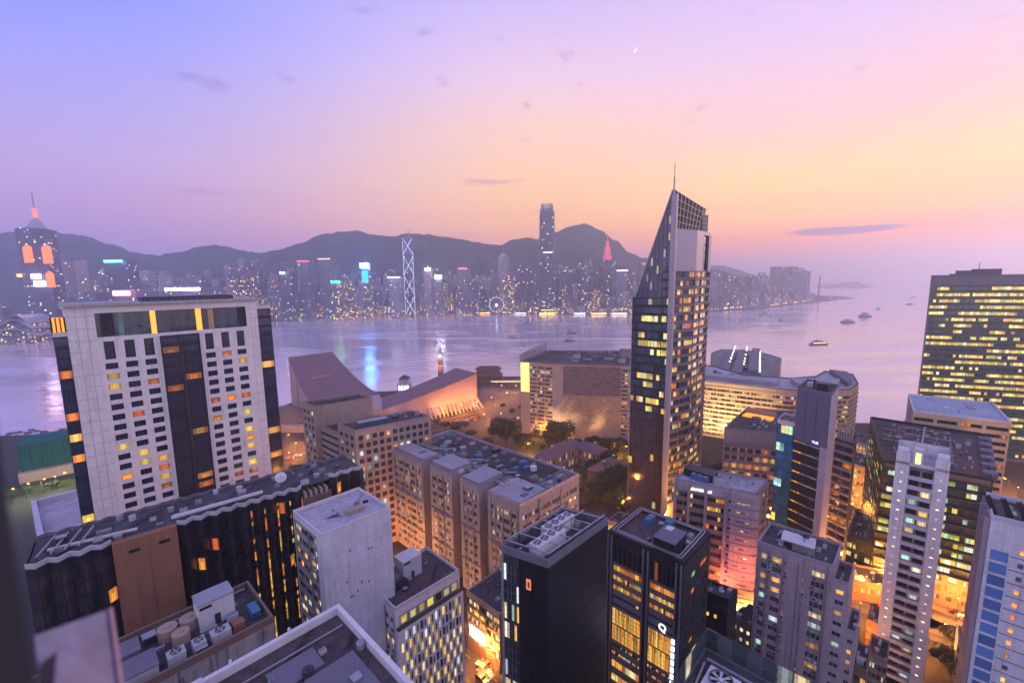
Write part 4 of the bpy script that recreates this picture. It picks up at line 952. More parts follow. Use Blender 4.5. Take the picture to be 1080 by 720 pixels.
for k, hh in zip(range(0, 8, 2), (1.6, 2.6, 2.0, 1.2)):
    u0_, u1__ = cc[k]+.7, cc[k+1]-.7; mb = MB(); Q = [b.L(L__+dL*u0_+inn*.8, zB+.03), b.L(L__+dL*u1__+inn*.8, zB+.03), b.L(L__+dL*u1__+inn*(9+k), zB+.03), b.L(L__+dL*u0_+inn*(9+k), zB+.03)]
    mb.hexa(Q+[q+Vector((0,0,hh)) for q in Q], m_lilac); I_ = [q+(sum(Q, Vector())/4-q)*.06+Vector((0,0,hh+.01)) for q in Q]; mb.face(I_, m_roofl); mb.build('roof_pad', b.root)
# lower-lying dark plant deck and light-well frames along the back
for a, c in ((.10, .22), (.30, .42), (.50, .62), (.70, .82)):
    mb = MB(); Q = [b.L(P0[3].lerp(P0[0], x)+(R_-F_)*y, zB+.02) for x, y in ((a, .50), (c+.06, .50), (c+.06, .96), (a, .96))]; mb.hexa(Q+[q+Vector((0,0,.5)) for q in Q], m_roof)
    mb.build('roof_deck', b.root)
for k in range(9): b.clutter(11, P=[P0[3].lerp(P0[0], .02+k*.108), P0[3].lerp(P0[0], .02+k*.108)+(R_-F_)*.98, P0[3].lerp(P0[0], .12+k*.108)+(R_-F_)*.98, P0[3].lerp(P0[0], .12+k*.108)], big=1.15, seed=50+k, mats=[m_ac, m_metal, m_ac, wallmat('teal_plant_casing', (.08,.24,.28), .6), m_blueplant, m_conc, m_white, m_dmetal], lo=.12, hi=.92)
for k in range(8):
    x = .06+k*.12; p = b.L(P0[3].lerp(P0[0], x)+(R_-F_)*.35, zB+.9); q = b.L(P0[3].lerp(P0[0], x+.1)+(R_-F_)*(.55 if k % 2 else .35), zB+.9); mb = MB(); mb.bar(p, q, .6, m_metal); mb.build('duct', b.root)
b.finish()
# lower shopping wing with white lit sign
P = [up(526.7,649,22).xy, up(526.7,649,22).xy+AV*15, up(492,624,22).xy+AV*15, up(492,624,22).xy]
b = Bld('shop_wing', 'low shopping wing with glaring white lit panel in front of the workshop block', 'building', P, 22, wall=m_brown)
fr = b.fr(3); b.facade(fr, 0, fr[3], 6, 21, 5, 5, g_warm, wall=m_brown, ww=.86, wh=.62, sill=.2, rec=.3, panes=3, cells=3); b.q(fr, 0, fr[3], 21, 22, m_pink); b.q(fr, 0, fr[3], 2, 6, m_brown)
mb = MB(); b.fbox(fr, fr[3]*.12, fr[3]*.55, 8, 11.5, 0, .5, glow('white_sign', (255,238,235), 3.5), mb); mb.build('lit_panel', b.root)
for i in (0, 1, 2): plain(b, i)
b.roof(m_roof, .7, m_pink); b.clutter(6, big=.6, seed=77); b.finish()

# --- salmon tiled U-shaped block (behind, left of centre)
P = para((374.4,455.6), (454.4,440), (319,433), 58)
b = Bld('tiled_office_block', 'rose tiled office block with square window grid and turquoise roof plant', 'building', P, 58, wall=m_tan)
F_, R_, B_, L__ = P; eL = (L__-F_); eA = (R_-F_)
fp = [F_, R_, R_+eL*.30, F_+eL*.30]; rp = [F_+eL*.74, F_+eL*.74+eA*.8, L__+eA*.8, L__]; mp_ = [F_+eL*.30+eA*.06, F_+eL*.30+eA*.9, F_+eL*.74+eA*.9, F_+eL*.74+eA*.06]
for Pq, zt_, ww_ in ((fp, 58, 0), (rp, 62, 1), (mp_, 52, 2)):
    fr = b.fr(0, Pq)
    if ww_ == 0: b.facade(fr, .8, fr[3]-.8, 4, zt_-1.5, 11, 15, g_mix2, wall=m_tan, ww=.66, wh=.62, sill=.2, rec=.35, panes=2, rows=1); b.q(fr, 0, .8, 2, zt_, m_tan); b.q(fr, fr[3]-.8, fr[3], 2, zt_, m_tan); b.q(fr, .8, fr[3]-.8, zt_-1.5, zt_, m_tan); b.q(fr, .8, fr[3]-.8, 2, 4, m_tan)
    else: plain(b, 0, 2, zt_, m_tan, Pq)
    fr = b.fr(3, Pq)
    if ww_ == 2:
        b.facade(fr, 0, fr[3], 4, zt_-1, 1, 14, g_dark, wall=m_tan, ww=.96, wh=.42, sill=.3, rec=.5, panes=12, cells=6); b.q(fr, 0, fr[3], zt_-1, zt_, m_tan); b.q(fr, 0, fr[3], 2, 4, m_tan)
    else:
        b.facade(fr, .8, fr[3]-.8, 4, zt_-1.5, 3, 15, g_mix2, wall=m_tan, ww=.55, wh=.55, sill=.2, rec=.3, panes=2); b.q(fr, 0, .8, 2, zt_, m_tan); b.q(fr, fr[3]-.8, fr[3], 2, zt_, m_tan); b.q(fr, .8, fr[3]-.8, zt_-1.5, zt_, m_tan); b.q(fr, .8, fr[3]-.8, 2, 4, m_tan)
    for i in (1, 2): plain(b, i, 2, zt_, m_tan, Pq)
    b.roof(m_roof, .9, m_tan, .35, P=Pq, z=zt_)
b.wear(b.fr(0, fp), 14, 2, 3); b.block('plant_box', .30, .35, 13, 3, 2.4, 58, m_blueplant, m_metal, fp, None, 'louvre'); b.clutter(9, 58, fp, .9, 31, [m_metal, m_dmetal, m_ac, m_blueplant], .4, .95); b.clutter(12, 52, mp_, 1.0, 32, [m_dmetal, m_ac, m_blueplant])
for k in range(9): b.block('roof_plant_tub', .06+.1*k, .25, 3.0, 1.3, 1.0+.5*(k % 2), 62, m_dmetal, None, rp)
b.finish()

# --- black monolith tower
P = [up(578,599,72).xy, up(641,553,72).xy, None, up(529,582.6,72).xy]; P[2] = P[1]+P[3]-P[0]
b = Bld('black_tower', 'black windowless tower with white chillers on its roof', 'tower', P, 72, wall=m_black)
fr = b.fr(3); ug = uofpx(fr, 547, 70)
b.facade(fr, .35, ug, 3, 70.5, 1, 17, g_mix, wall=m_dmetal, ww=.98, wh=.84, sill=.08, rec=.1, panes=4, rows=2, cells=6, frame=m_metal); b.q(fr, 0, .35, 2, 72, m_metal); b.q(fr, .35, ug, 70.5, 72, m_dmetal); b.q(fr, .35, ug, 2, 3, m_dmetal)
b.q(fr, ug, fr[3], 2, 72, m_black); fins(b, fr, [ug+.4, fr[3]-3.2, fr[3]-1.8], .25, 2, 71, .15, m_dark); fins(b, fr, [.2], .4, 2, 72, .3, m_metal)
bands(b, fr, ug, fr[3], [8+k*4 for k in range(16)], .06, .05, m_dark, 'joint_line')
mb = MB(); b.fbox(fr, ug+1.6, ug+2.6, 66.6, 68.6, 0, .15, glow('orange_logo', (255,150,90), .45), mb); b.fbox(fr, ug+1.9, ug+2.3, 67, 68.2, .15, .2, m_brick, mb); mb.build('logo_panel', b.root)
fr = b.fr(0); plain(b, 0); bands(b, fr, 0, fr[3], [6+k*4 for k in range(17)], .05, .04, m_dark, 'joint_line'); plain(b, 1); plain(b, 2)
b.roof(m_roof, 1.5, m_grey, .35)
b.block('chiller', .28, .40, 8, 2.2, 2.6, m=m_white, detail='fan'); b.block('chiller', .60, .62, 8, 2.2, 2.6, m=m_white, detail='fan')
for k in range(6): b.pipe(.05+.17*k, .06, .05+.17*k, .94, 2.2, .18, m=m_metal, name='beam')
for y in (.04, .5, .95): b.pipe(.03, y, .97, y, 2.3, .2, m=m_metal, name='beam')
b.clutter(5, big=.5, seed=8); b.finish()

# --- tower with two tall amber glass bays
P = [up(721,597.8,60).xy, up(746.7,573.3,60).xy, None, up(641,563,60).xy]; P[1] = P[0]+AV*16; P[2] = P[1]+P[3]-P[0]
b = Bld('amber_glass_tower', 'dark-framed tower with two tall bays of glowing amber glass', 'tower', P, 60, wall=m_dark)
fr = b.fr(3); ln = fr[3]; um = uofpx(fr, 681, 55); g_am2 = glass('amber_glass_dim', .30, ORG+YEL, .8, (.05,.045,.05), 'run', .2, runs=.25)
for a, c in ((1.6, um-1.0), (um+1.0, ln-1.8)):
    b.facade(fr, a, c, 53.5, 58.5, 6, 1, g_dark, wall=m_dmetal, ww=.84, wh=.9, sill=.05, rec=.2, panes=1)
    b.facade(fr, a, c, 51, 53.5, 1, 1, glass('amber_band', 1.1, ORG+YEL[:1], .75, (.05,.04,.03), 'run'), wall=m_brown, ww=1.0, wh=.62, sill=.12, rec=.35, panes=7, cells=9)
    b.facade(fr, a, c, 46, 51, 1, 2, glass('amber_busy', .75, ORG+YEL+MIXC[3:4], .7, (.05,.04,.03), 'run', runs=.8, curt=.9), wall=m_brown, ww=1.0, wh=.55, sill=.12, rec=.35, panes=8, cells=14)
    b.facade(fr, a, c, 41.5, 46, 1, 2, g_am2, wall=m_grey, ww=1.0, wh=.34, sill=.2, rec=.2, panes=8, rows=1, cells=12)
    b.facade(fr, a, c, 32.5, 41.5, 1, 2, glass('atrium_glass', 1.1, [(255,190,80),(255,176,66),(255,206,110),(255,160,60)], .85, (.06,.05,.03), 'run', .2, runs=.6, curt=.9), wall=m_dmetal, ww=1.0, wh=.95, sill=.02, rec=.12, panes=9, rows=4, cells=18, frame=m_brown)
    b.facade(fr, a, c, 28, 32.5, 1, 2, glass('amber_dots', .5, PAL+ORG, .7, (.05,.04,.03), 'cell'), wall=m_brown, ww=1.0, wh=.36, sill=.3, rec=.2, panes=12, cells=16)
    b.facade(fr, a, c, 5, 28, 1, 6, g_amber, wall=m_brown, ww=1.0, wh=.55, sill=.2, rec=.3, panes=6, cells=8)
    b.q(fr, a, c, 2, 5, m_dark); b.q(fr, a, c, 58.5, 60, m_dark)
for u, w in ((0.8, 1.6), (um, 2.0), (ln-.9, 1.8)): b.q(fr, u-w/2, u+w/2, 2, 60, m_dark); fins(b, fr, [u-w*.28, u+w*.28], .35, 2, 60.3, .5, m_grey)
fr = b.fr(0); b.facade(fr, 1, fr[3]-1, 3, 57, 2, 13, glass('stair_glass', .22, ORG+[(150,230,120)], .9, (.02,.02,.02)), wall=m_black, ww=.8, wh=.34, sill=.4, rec=.2, panes=4, cells=3); b.q(fr, 0, 1, 2, 60, m_black); b.q(fr, fr[3]-1, fr[3], 2, 60, m_black); b.q(fr, 1, fr[3]-1, 57, 60, m_black); b.q(fr, 1, fr[3]-1, 2, 3, m_black)
plain(b, 1); plain(b, 2)
fr = b.fr(3); b.sign_text(fr, ln-4.2, 42.4, 'Q', 2.3, glow('white_letters', (235,235,255), 2.5))
for k in range(7):
    mb = MB(); b.fbox(fr, ln-1.75, ln-1.05, 41-k*1.75, 42.1-k*1.75, .5, .75, glow('blue_white_letters', (190,205,255), 2.6), mb); mb.build('sign_letter', b.root)
b.roof(m_roofb, 1.0, m_dark, .5)
mb = MB()
for s in (.9, 1.6): 
    I = inset(P, s); 
    for i in range(4): mb.bar(b.L(I[i], 61.2), b.L(I[(i+1) % 4], 61.2), .22, m_metal)
mb.build('rail_track', b.root)
b.block('stair_house', .30, .28, 6.5, 5, 3.2, m=m_dark, top=m_grey, detail='door'); b.block('plant_box', .45, .34, 2, 1.6, 3.4, m=m_white)
b.block('plant_box', .75, .45, 2.4, 1.6, 2.4, m=m_blueplant, detail='louvre'); b.block('plant_box', .72, .72, 3.4, 1.6, 1.6, m=m_blueplant, detail='fan'); b.clutter(6, big=.55, seed=12, mats=[m_blueplant, m_ac, m_dmetal]); b.finish()

# --- roof with big cooling fans behind glass screens (bottom, right of centre)
apex = up(744.4, 672, 60).xy; P = [apex-AV*18-BV*24, apex-BV*24, apex, apex-AV*18]
b = Bld('fan_roof_block', 'block with large cooling fans on its roof behind glass screens', 'building', P, 58, wall=m_dark)
for i in range(4): plain(b, i, m=m_dark)
b.roof(m_roof, .3, m_grey, .3)
for i in (2, 3, 1):
    fr = b.fr(i); n = round(fr[3]/2.2)
    for k in range(n):
        a = fr[3]*k/n; c = fr[3]*(k+1)/n
        b.win.append((fr, a+.1, c-.1, 58.3, 62, 0, glass('screen_glass', .10, PAL, .7, (.05,.07,.08), 'cell', .15), m_metal, 1, 2, 1, 900+k*2, i*9))
    for k in range(n):   # the back of each screen pane, seen from inside
        a = fr[3]*k/n+.1; c = fr[3]*(k+1)/n-.1; f2 = (fr[0]-fr[2]*.1+fr[1]*fr[3], -fr[1], -fr[2], fr[3])
        b.win.append((f2, fr[3]-c, fr[3]-a, 58.3, 62, 0, glass('screen_glass', .10, PAL, .7, (.05,.07,.08)), m_metal, 1, 2, 1, 950+k*2, i*9))
for a, c in ((.62, .80), (.32, .74), (.62, .55), (.62, .30), (.32, .45)):
    b.block('cooling_fan', a, c, 4.6, 4.6, 1.6, m=m_white); p = b.at(a, c); mb = MB(); mb.cyl((0,0), 1.75, 1.75, 0, .7, m_metal, 20, False); mb.cyl((0,0), 1.7, 1.7, .1, .2, m_black, 20); mb.cyl((0,0), .35, .35, .2, .6, m_white, 8)
    for k in range(7):
        an = k*math.pi*2/7; mb.hexa([(0,0,.42),(math.cos(an)*1.6,math.sin(an)*1.6,.42),(math.cos(an+.35)*1.6,math.sin(an+.35)*1.6,.42),(math.cos(an+1)*.25,math.sin(an+1)*.25,.42),(0,0,.5),(math.cos(an)*1.6,math.sin(an)*1.6,.5),(math.cos(an+.35)*1.6,math.sin(an+.35)*1.6,.5),(math.cos(an+1)*.25,math.sin(an+1)*.25,.5)], m_ac)
    mb.build('fan', b.root, b.L(p, 59.6))
b.pipe(.85, .1, .85, .95, .5, .4); b.pipe(.1, .9, .8, .95, .5, .3); b.finish()
# --- grey office with roof lettering, its rounded core glowing red at the foot
P = [up(797.8,522,51).xy, None, None, up(711,506,51).xy]; P[1] = P[0]+AV*14; P[2] = P[3]+AV*14
b = Bld('office_block', 'mauve office with white roof lettering and a stair tower lit red below', 'building', P, 51, wall=m_purple)
fr = b.fr(3); ln = fr[3]; uc = uofpx(fr, 766, 50); us = [0.5, uofpx(fr, 727, 50), uofpx(fr, 745, 50), uc]
for a, c in zip(us, us[1:]):
    b.facade(fr, a+.5, c-.5, 5, 48, 1, 13, glass('ribbon_amber', .40, YEL+ORG, 1.0, (.035,.03,.04), 'run', .15, runs=.5), wall=m_brown, ww=1.0, wh=.48, sill=.26, rec=.3, panes=6, cells=6)
    b.q(fr, a+.5, c-.5, 48, 51, m_purple); b.q(fr, a+.5, c-.5, 2, 5, m_purple)
for u in us: b.q(fr, u-.5, u+.5, 2, 51, m_purple); fins(b, fr, [u], .9, 2, 50.6, .45, m_purple)
b.sign_text(fr, (us[1]+us[2])/2+.9, 48.7, 'LOUVER BUS', 1.25, glow('white_letters', (235,235,255), 2.5), .2)
# rounded stair tower: curved wall with narrow bands
n = 7; cu = [];
for k in range(n+1):
    s = k/n; u = uc+.5+(ln+1.2-uc-.5)*s; o = 1.1*math.sin(math.pi*min(1, s*1.0))**.4 if 0 < s < 1 else 0; cu.append(fr[0]+fr[1]*u+fr[2]*o)
for k in range(n):
    d = (cu[k+1]-cu[k]); l_ = d.length; d = d/l_; f2 = (cu[k], d, Vector((d.y, -d.x)), l_)
    if k in (2, 3, 4): b.facade(f2, 0, l_, 4, 49, 1, 14, glass('stair_light_glass', .72, [(255,236,190),(255,200,90)], .8, (.03,.03,.04)), ww=1.0, wh=.13, sill=.45, rec=.15, panes=1, cells=1)
    elif k == 0: b.facade(f2, 0, l_, 4, 49, 1, 14, g_dark, ww=.6, wh=.3, rec=.2, panes=1)
    else: b.q(f2, 0, l_, 4, 49, m_purple)
    b.q(f2, 0, l_, 49, 51, m_purple); b.q(f2, 0, l_, 2, 4, m_purple)
    for j in range(14): mb = MB(); b.fbox(f2, 0, l_, 4+j*3.214, 4.25+j*3.214, 0, .12, m_grey, mb); mb.build('band', b.root)
mb = MB(); mb.face([b.L(p, 50.9) for p in cu], m_roofl); mb.build('roof_edge', b.root)
b.wear(fr, 10, 2, 9); fr0 = b.fr(0); b.facade(fr0, 1, fr0[3]-1, 4, 49, 2, 14, g_mix2, wall=m_conc, ww=.5, wh=.4, panes=2); b.q(fr0, 0, 1, 2, 51, m_conc); b.q(fr0, fr0[3]-1, fr0[3], 2, 51, m_conc); b.q(fr0, 1, fr0[3]-1, 49, 51, m_conc); b.q(fr0, 1, fr0[3]-1, 2, 4, m_conc)
plain(b, 1); plain(b, 2); b.roof(m_roofl, .8, m_purple)
b.block('plant_box', .5, .76, 10, 5, 2.6, m=m_dark, top=m_dmetal, rz=math.atan2(-BV.y, -BV.x)); b.block('chiller', .25, .72, 6, 1.8, 2, m=m_blueplant, detail='fan', rz=math.atan2(-BV.y, -BV.x)); b.block('chiller', .3, .5, 6, 1.8, 2, m=m_ac, detail='fan', rz=math.atan2(-BV.y, -BV.x)); b.clutter(14, big=.5, seed=15); b.finish()

# --- mauve residential block with stepped right end
P = [up(879,600,50).xy, None, None, up(799,573,50).xy]; P[1] = P[0]+AV*13; P[2] = P[3]+AV*13
b = Bld('apartment_block', 'mauve rendered apartment block with scattered small windows and white roof banner', 'apartment block', P, 50, wall=m_purple)
fr = b.fr(3); ln = fr[3]; k_ = ln/17
segs = [(0, .055, None), (.055, .15, .62), (.15, .20, 's'), (.20, .37, .5), (.37, .42, 's'), (.42, .62, None), (.62, .67, 'l'), (.67, .72, None), (.72, .93, .55), (.93, 1, None)]
nfl = 16
for a, c, kd in segs:
    a *= ln; c *= ln
    if kd is None: b.q(fr, a, c, 2, 50, m_purple)
    elif kd == 's': b.facade(fr, a, c, 2.5, 48.5, 1, nfl, g_dark, ww=.5, wh=.28, sill=.4, rec=.15, panes=1); b.q(fr, a, c, 48.5, 50, m_purple); b.q(fr, a, c, 2, 2.5, m_purple)
    elif kd == 'l': b.facade(fr, a, c, 2.5, 48.5, 1, nfl, glass('stair_pale_glass', .7, PAL, .65, (.05,.05,.06)), ww=.55, wh=.26, sill=.4, rec=.12, panes=1); b.q(fr, a, c, 48.5, 50, m_purple); b.q(fr, a, c, 2, 2.5, m_purple)
    else: b.facade(fr, a, c, 2.5, 48.5, 1, nfl, g_mix2, ww=kd+.22, wh=.50, sill=.3, rec=.25, panes=3, rows=2, frame=m_framel); b.q(fr, a, c, 48.5, 50, m_purple); b.q(fr, a, c, 2, 2.5, m_purple)
fins(b, fr, [ln*x for x in (.045, .16, .385, .65, .95)], .25, 2, 50, .35, m_purple)
for i in (0, 1, 2): plain(b, i)
b.roof(m_roof, .9, m_purple)
# window boxes and hung air conditioners
r2 = random.Random(11)
for k in range(46):
    j = r2.randrange(nfl); z = 2.5+46/nfl*(j+.15); a = r2.choice([.07, .12, .24, .33, .76, .88])*ln; mb = MB(); b.fbox(fr, a-.35, a+.35, z-.55, z, 0, .55, r2.choice([m_ac, m_ac, m_conc]), mb); mb.build('hung_air_conditioner', b.root)
Ps = [[P[0]+(P[0]-P[3]).normalized()*3.4, None, None, P[0]], [P[0]+(P[0]-P[3]).normalized()*5.6, None, None, P[0]+(P[0]-P[3]).normalized()*3.4]]
for q_, zt_ in zip(Ps, (47, 35)):
    q_[1] = q_[0]+AV*10; q_[2] = q_[3]+AV*10; fr2 = b.fr(3, q_); b.facade(fr2, .2, fr2[3]-.3, 3, zt_-1, 1, round((zt_-4)/2.9), g_mix, ww=.6, wh=.4, rec=.2, panes=2, frame=m_framel); b.q(fr2, 0, .2, 2, zt_, m_purple); b.q(fr2, fr2[3]-.3, fr2[3], 2, zt_, m_purple); b.q(fr2, .2, fr2[3]-.3, zt_-1, zt_, m_purple); b.q(fr2, .2, fr2[3]-.3, 2, 3, m_purple)
    for i in (0, 1, 2): plain(b, i, 2, zt_, m_purple, q_)
    b.roof(m_roof, .7, m_purple, P=q_, z=zt_); b.clutter(3, zt_, q_, .45, 60+int(zt_))
b.block('banner_board', .38, .5, 7.5, 5.2, .3, 52.2, m_white, rz=math.radians(-38)); b.block('plant_box', .35, .42, 5, 3.4, 2.2, m=m_conc, rz=math.radians(-38)); 
mb = MB(); p = b.L(b.at(.35,.42), 52.5); mb.bar(p, p+Vector((0,0,2.2)), .14, m_dmetal); mb.bar(p+Vector((-1,.6,1.5)), p+Vector((1,-.6,2.0)), .2, m_dmetal); mb.cyl((p.x+.2, p.y-.2), .9, .1, p.z+1.3, p.z+1.7, m_dmetal, 12); mb.build('antenna', b.root)
b.wear(b.fr(3), 20, 5, 8); b.clutter(16, big=.5, seed=17); b.finish()

# --- small dark block between the red-lit tower and the amber tower
P = para((768,634), (778,624), (735,622), 36)
b = Bld('small_dark_block', 'small dark block with two lit windows below the red-lit stair tower', 'building', P, 36, wall=m_black)
fr = b.fr(3); b.facade(fr, 0, fr[3], 3, 35, 4, 10, glass('few_lit', .18, YEL, 1.2, (.02,.02,.03)), ww=.4, wh=.4, panes=1); b.q(fr, 0, fr[3], 35, 36, m_black); b.q(fr, 0, fr[3], 2, 3, m_black)
for i in (0, 1, 2): plain(b, i)
b.roof(m_roof, .8); b.clutter(6, big=.5, seed=18); b.finish()
P = para((800,665), (812,655), (772,650), 20)
b = Bld('low_dark_block', 'low dark roof with stepped sheds at the foot of the red-lit tower', 'building', P, 20, wall=m_brown)
fr = b.fr(3); b.facade(fr, 0, fr[3], 3, 19, 4, 5, g_warm, wall=m_brown, ww=.5, wh=.4, panes=1); b.q(fr, 0, fr[3], 19, 20, m_brown); b.q(fr, 0, fr[3], 2, 3, m_brown)
for i in (0, 1, 2): plain(b, i)
b.roof(m_roof, .8); b.clutter(8, big=.7, seed=19); b.block('stair_house', .5, .5, 4, 3, 3, m=m_brown, top=m_roof, detail='door'); b.finish()

# --- tower with blank grey head and amber ribbon floors
P = [up(877,418,85).xy, None, None, up(841,410,85).xy]; P[1] = P[0]+AV*15; P[2] = P[3]+AV*15
b = Bld('ribbon_tower', 'slim dark tower with blank blue-grey head and thin amber floor ribbons', 'tower', P, 85, wall=m_grey)
fr = b.fr(3); ln = fr[3]; us_ = ln*.80; zh = 68; m_head = wallmat('slate_blue_panel', (.12,.12,.19), .5, .1)
b.q(fr, 0, ln, zh, 85, m_head); b.q(fr, us_, ln, 2, zh, m_lilac)
rib = glass('ribbon_two_tone', 1.1, [(255,170,40),(255,180,60)], .9, (.05,.04,.03), 'run'); ribw = glass('ribbon_pale', 1.1, [(190,180,190),(170,165,180)], .28, (.1,.1,.1), 'run', curt=.2)
nfl = 18
for a, c, g_ in ((0, us_*.36, rib), (us_*.36, us_, ribw)):
    b.facade(fr, a, c, 5, zh, 1, nfl, g_, wall=m_black, ww=1.0, wh=.17, sill=.72, rec=.3, panes=5, cells=5); b.q(fr, a, c, 2, 5, m_black)
fins(b, fr, [ln*.3, ln*.62], .12, zh+1, 84, .05, m_dark, 'joint_line')
bands(b, fr, 0, us_, [5+63/nfl*k+.1 for k in range(nfl)], .08, .1, m_dark)
b.sign_text(fr, us_-1.5, zh+.6, 'YUE', 1.1, glow('white_letters_dim', (235,235,255), 1.2), .15)
for i in (0, 1, 2): plain(b, i, m=m_lilac if i == 0 else m_grey)
b.roof(m_roof, .9, m_grey); b.block('plant_box', .45, .35, 3, 3, 2.2, m=m_dark, top=m_grey); b.block('plant_box', .5, .75, 2.4, 1.6, 1.5, m=m_ac)
mb = MB(); p = b.L(b.at(.35,.6), 85); mb.bar(p, p+Vector((0,0,3.4)), .3, m_dark); mb.bar(p+Vector((.8,0,0)), p+Vector((.8,0,2.6)), .2, m_metal); mb.build('antenna', b.root); b.finish()
# --- teal glass block attached on its left
P = [up(841,449,71).xy, None, None, up(820,444,71).xy]; P[1] = P[0]+AV*10; P[2] = P[3]+AV*10
b = Bld('teal_glass_block', 'narrow block of teal blue glass beside the slim ribbon tower', 'building', P, 71, wall=m_dark)
fr = b.fr(3); b.facade(fr, 0, fr[3], 4, 70.4, 1, 20, g_blue, wall=m_dark, ww=.97, wh=.92, sill=.04, rec=.06, panes=4, rows=2, cells=5); b.q(fr, 0, fr[3], 2, 4, m_dark); b.q(fr, 0, fr[3], 70.4, 71, m_white)
for i in (0, 1, 2): plain(b, i)
b.roof(m_black, .9, m_white, .3); b.clutter(3, big=.5, seed=23); b.finish()
# --- dark banded tower right behind it
P = [up(900,470,61).xy, None, None, up(881,464,61).xy]; P[1] = P[0]+AV*10; P[2] = P[3]+AV*10
b = Bld('banded_tower', 'dark tower with pale floor bands squeezed right of the slim ribbon tower', 'tower', P, 61, wall=m_dark)
fr = b.fr(3); b.facade(fr, 0, fr[3], 4, 60, 2, 18, g_dark, wall=m_grey, ww=.94, wh=.6, sill=.3, rec=.4, panes=3); b.q(fr, 0, fr[3], 60, 61, m_grey); b.q(fr, 0, fr[3], 2, 4, m_grey)
bands(b, fr, -.1, fr[3]+.1, [4+56/18*k for k in range(18)], .5, .35, m_lilac)
for i in (0, 1, 2): plain(b, i)
b.roof(m_roof, .8)
for k in range(6):
    mb = MB(); p = b.L(b.at(.1, .1+.15*k), 61); mb.bar(p, p+Vector((0,0,6)), .28, m_metal); mb.build('screen_fin', b.root)
mb = MB()
for k in range(8): mb.bar(b.L(b.at(.1,.1), 61.6+k*.75), b.L(b.at(.1,.85), 61.6+k*.75), .16, m_metal)
mb.build('screen_rail', b.root); b.finish()

# --- block with the glowing orange roof pavilion
P = [up(822,458,57).xy, None, up(787,432,57).xy+Vector((16,-9)), up(764,453,57).xy]; P[2] = up(787,432,57).xy+(P[0]-P[3]); P[1] = P[2]; P = [P[0], P[2], up(787,432,57).xy, P[3]]
b = Bld('banded_apartments', 'purple-brown block with wavy floor bands and glowing orange roof terrace', 'building', P, 57, wall=m_grey)
fr = b.fr(3); b.q(fr, 0, fr[3], 50, 57, m_grey)
b.facade(fr, 0, fr[3], 4, 50, 7, 13, glass('brown_room_glass', .26, ORG+[(255,190,90)], .7, (.06,.04,.05)), wall=m_purple, ww=.72, wh=.56, sill=.3, rec=.5, panes=2); b.q(fr, 0, fr[3], 2, 4, m_grey)
for j in range(14):
    mb = MB()
    for k in range(7):
        u = fr[3]*k/7; w = fr[3]/7
        for s in range(4):
            a = s/4; c = (s+1)/4; oa = .5+.7*math.sin(math.pi*a); oc = .5+.7*math.sin(math.pi*c); z = 4+46/13*j
            mb.hexa([b.pt(fr,u+a*w,z,oa), b.pt(fr,u+c*w,z,oc), b.pt(fr,u+c*w,z,0), b.pt(fr,u+a*w,z,0), b.pt(fr,u+a*w,z+.9,oa), b.pt(fr,u+c*w,z+.9,oc), b.pt(fr,u+c*w,z+.9,0), b.pt(fr,u+a*w,z+.9,0)], m_grey)
    mb.build('balcony_band', b.root)
f3 = b.fr(2); b.facade(f3, 0, f3[3], 4, 50, 8, 13, g_dark, wall=m_purple, ww=.6, wh=.5, panes=2); b.q(f3, 0, f3[3], 50, 57, m_grey); b.q(f3, 0, f3[3], 2, 4, m_grey)
for i in (0, 1): plain(b, i)
b.roof(m_roof, 1.0, m_grey)
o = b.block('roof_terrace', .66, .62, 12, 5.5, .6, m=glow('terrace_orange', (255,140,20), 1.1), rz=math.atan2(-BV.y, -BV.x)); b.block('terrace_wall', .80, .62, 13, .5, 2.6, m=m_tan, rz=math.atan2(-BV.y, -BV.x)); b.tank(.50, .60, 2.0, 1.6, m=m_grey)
b.clutter(12, big=.6, seed=29, hi=.55); b.finish()

# --- glass landmark tower with slanted sail top (centre)
Fq = Vector((72, 200)); Lq = Vector((57.8, 213.5)); S1, S2, S3 = Vector((86, 209)), Vector((97.5, 222.5)), Vector((105.5, 238)); B1 = Vector((90, 246))
P = [Fq, S1, S2, S3, B1, Lq]
b = Bld('pointed_glass_tower', 'tall glass tower with slanted sail-like top, mast and lilac corner pillar', 'skyscraper', P, 113, wall=m_lilac)
fr = b.fr(5); ln = fr[3]           # Lq -> Fq
g_up = glass('tower_office_glass', .46, YEL, 1.1, (.03,.055,.10), 'run', .08, runs=.10); g_low = glass('tower_low_glass', .24, YEL, .9, (.03,.034,.06), 'run', .12)
b.facade(fr, .3, ln-4.6, 58, 113, 1, 14, g_up, wall=m_dark, ww=1.0, wh=.70, sill=.15, rec=.1, panes=8, rows=1, cells=9)
b.facade(fr, ln-4.6, ln-1.2, 58, 125, 1, 17, g_up, wall=m_dark, ww=.94, wh=.70, sill=.15, rec=.3, panes=3, cells=3)
b.facade(fr, .3, ln-4.6, 6, 58, 1, 13, g_low, wall=m_dark, ww=1.0, wh=.86, sill=.07, rec=.08, panes=8, rows=1, cells=9)
b.q(fr, ln-4.6, ln-1.2, 2, 58, m_black); b.q(fr, .3, ln-4.6, 2, 6, m_dark); b.q(fr, 0, .3, 2, 113, m_metal); b.q(fr, ln-1.2, ln, 2, 160, m_lilac)
# lilac corner pillar, full height
mb = MB(); b.fbox(fr, ln-1.3, ln+1.1, 2, 158, -.6, .8, m_lilac, mb); mb.build('corner_pillar', b.root)
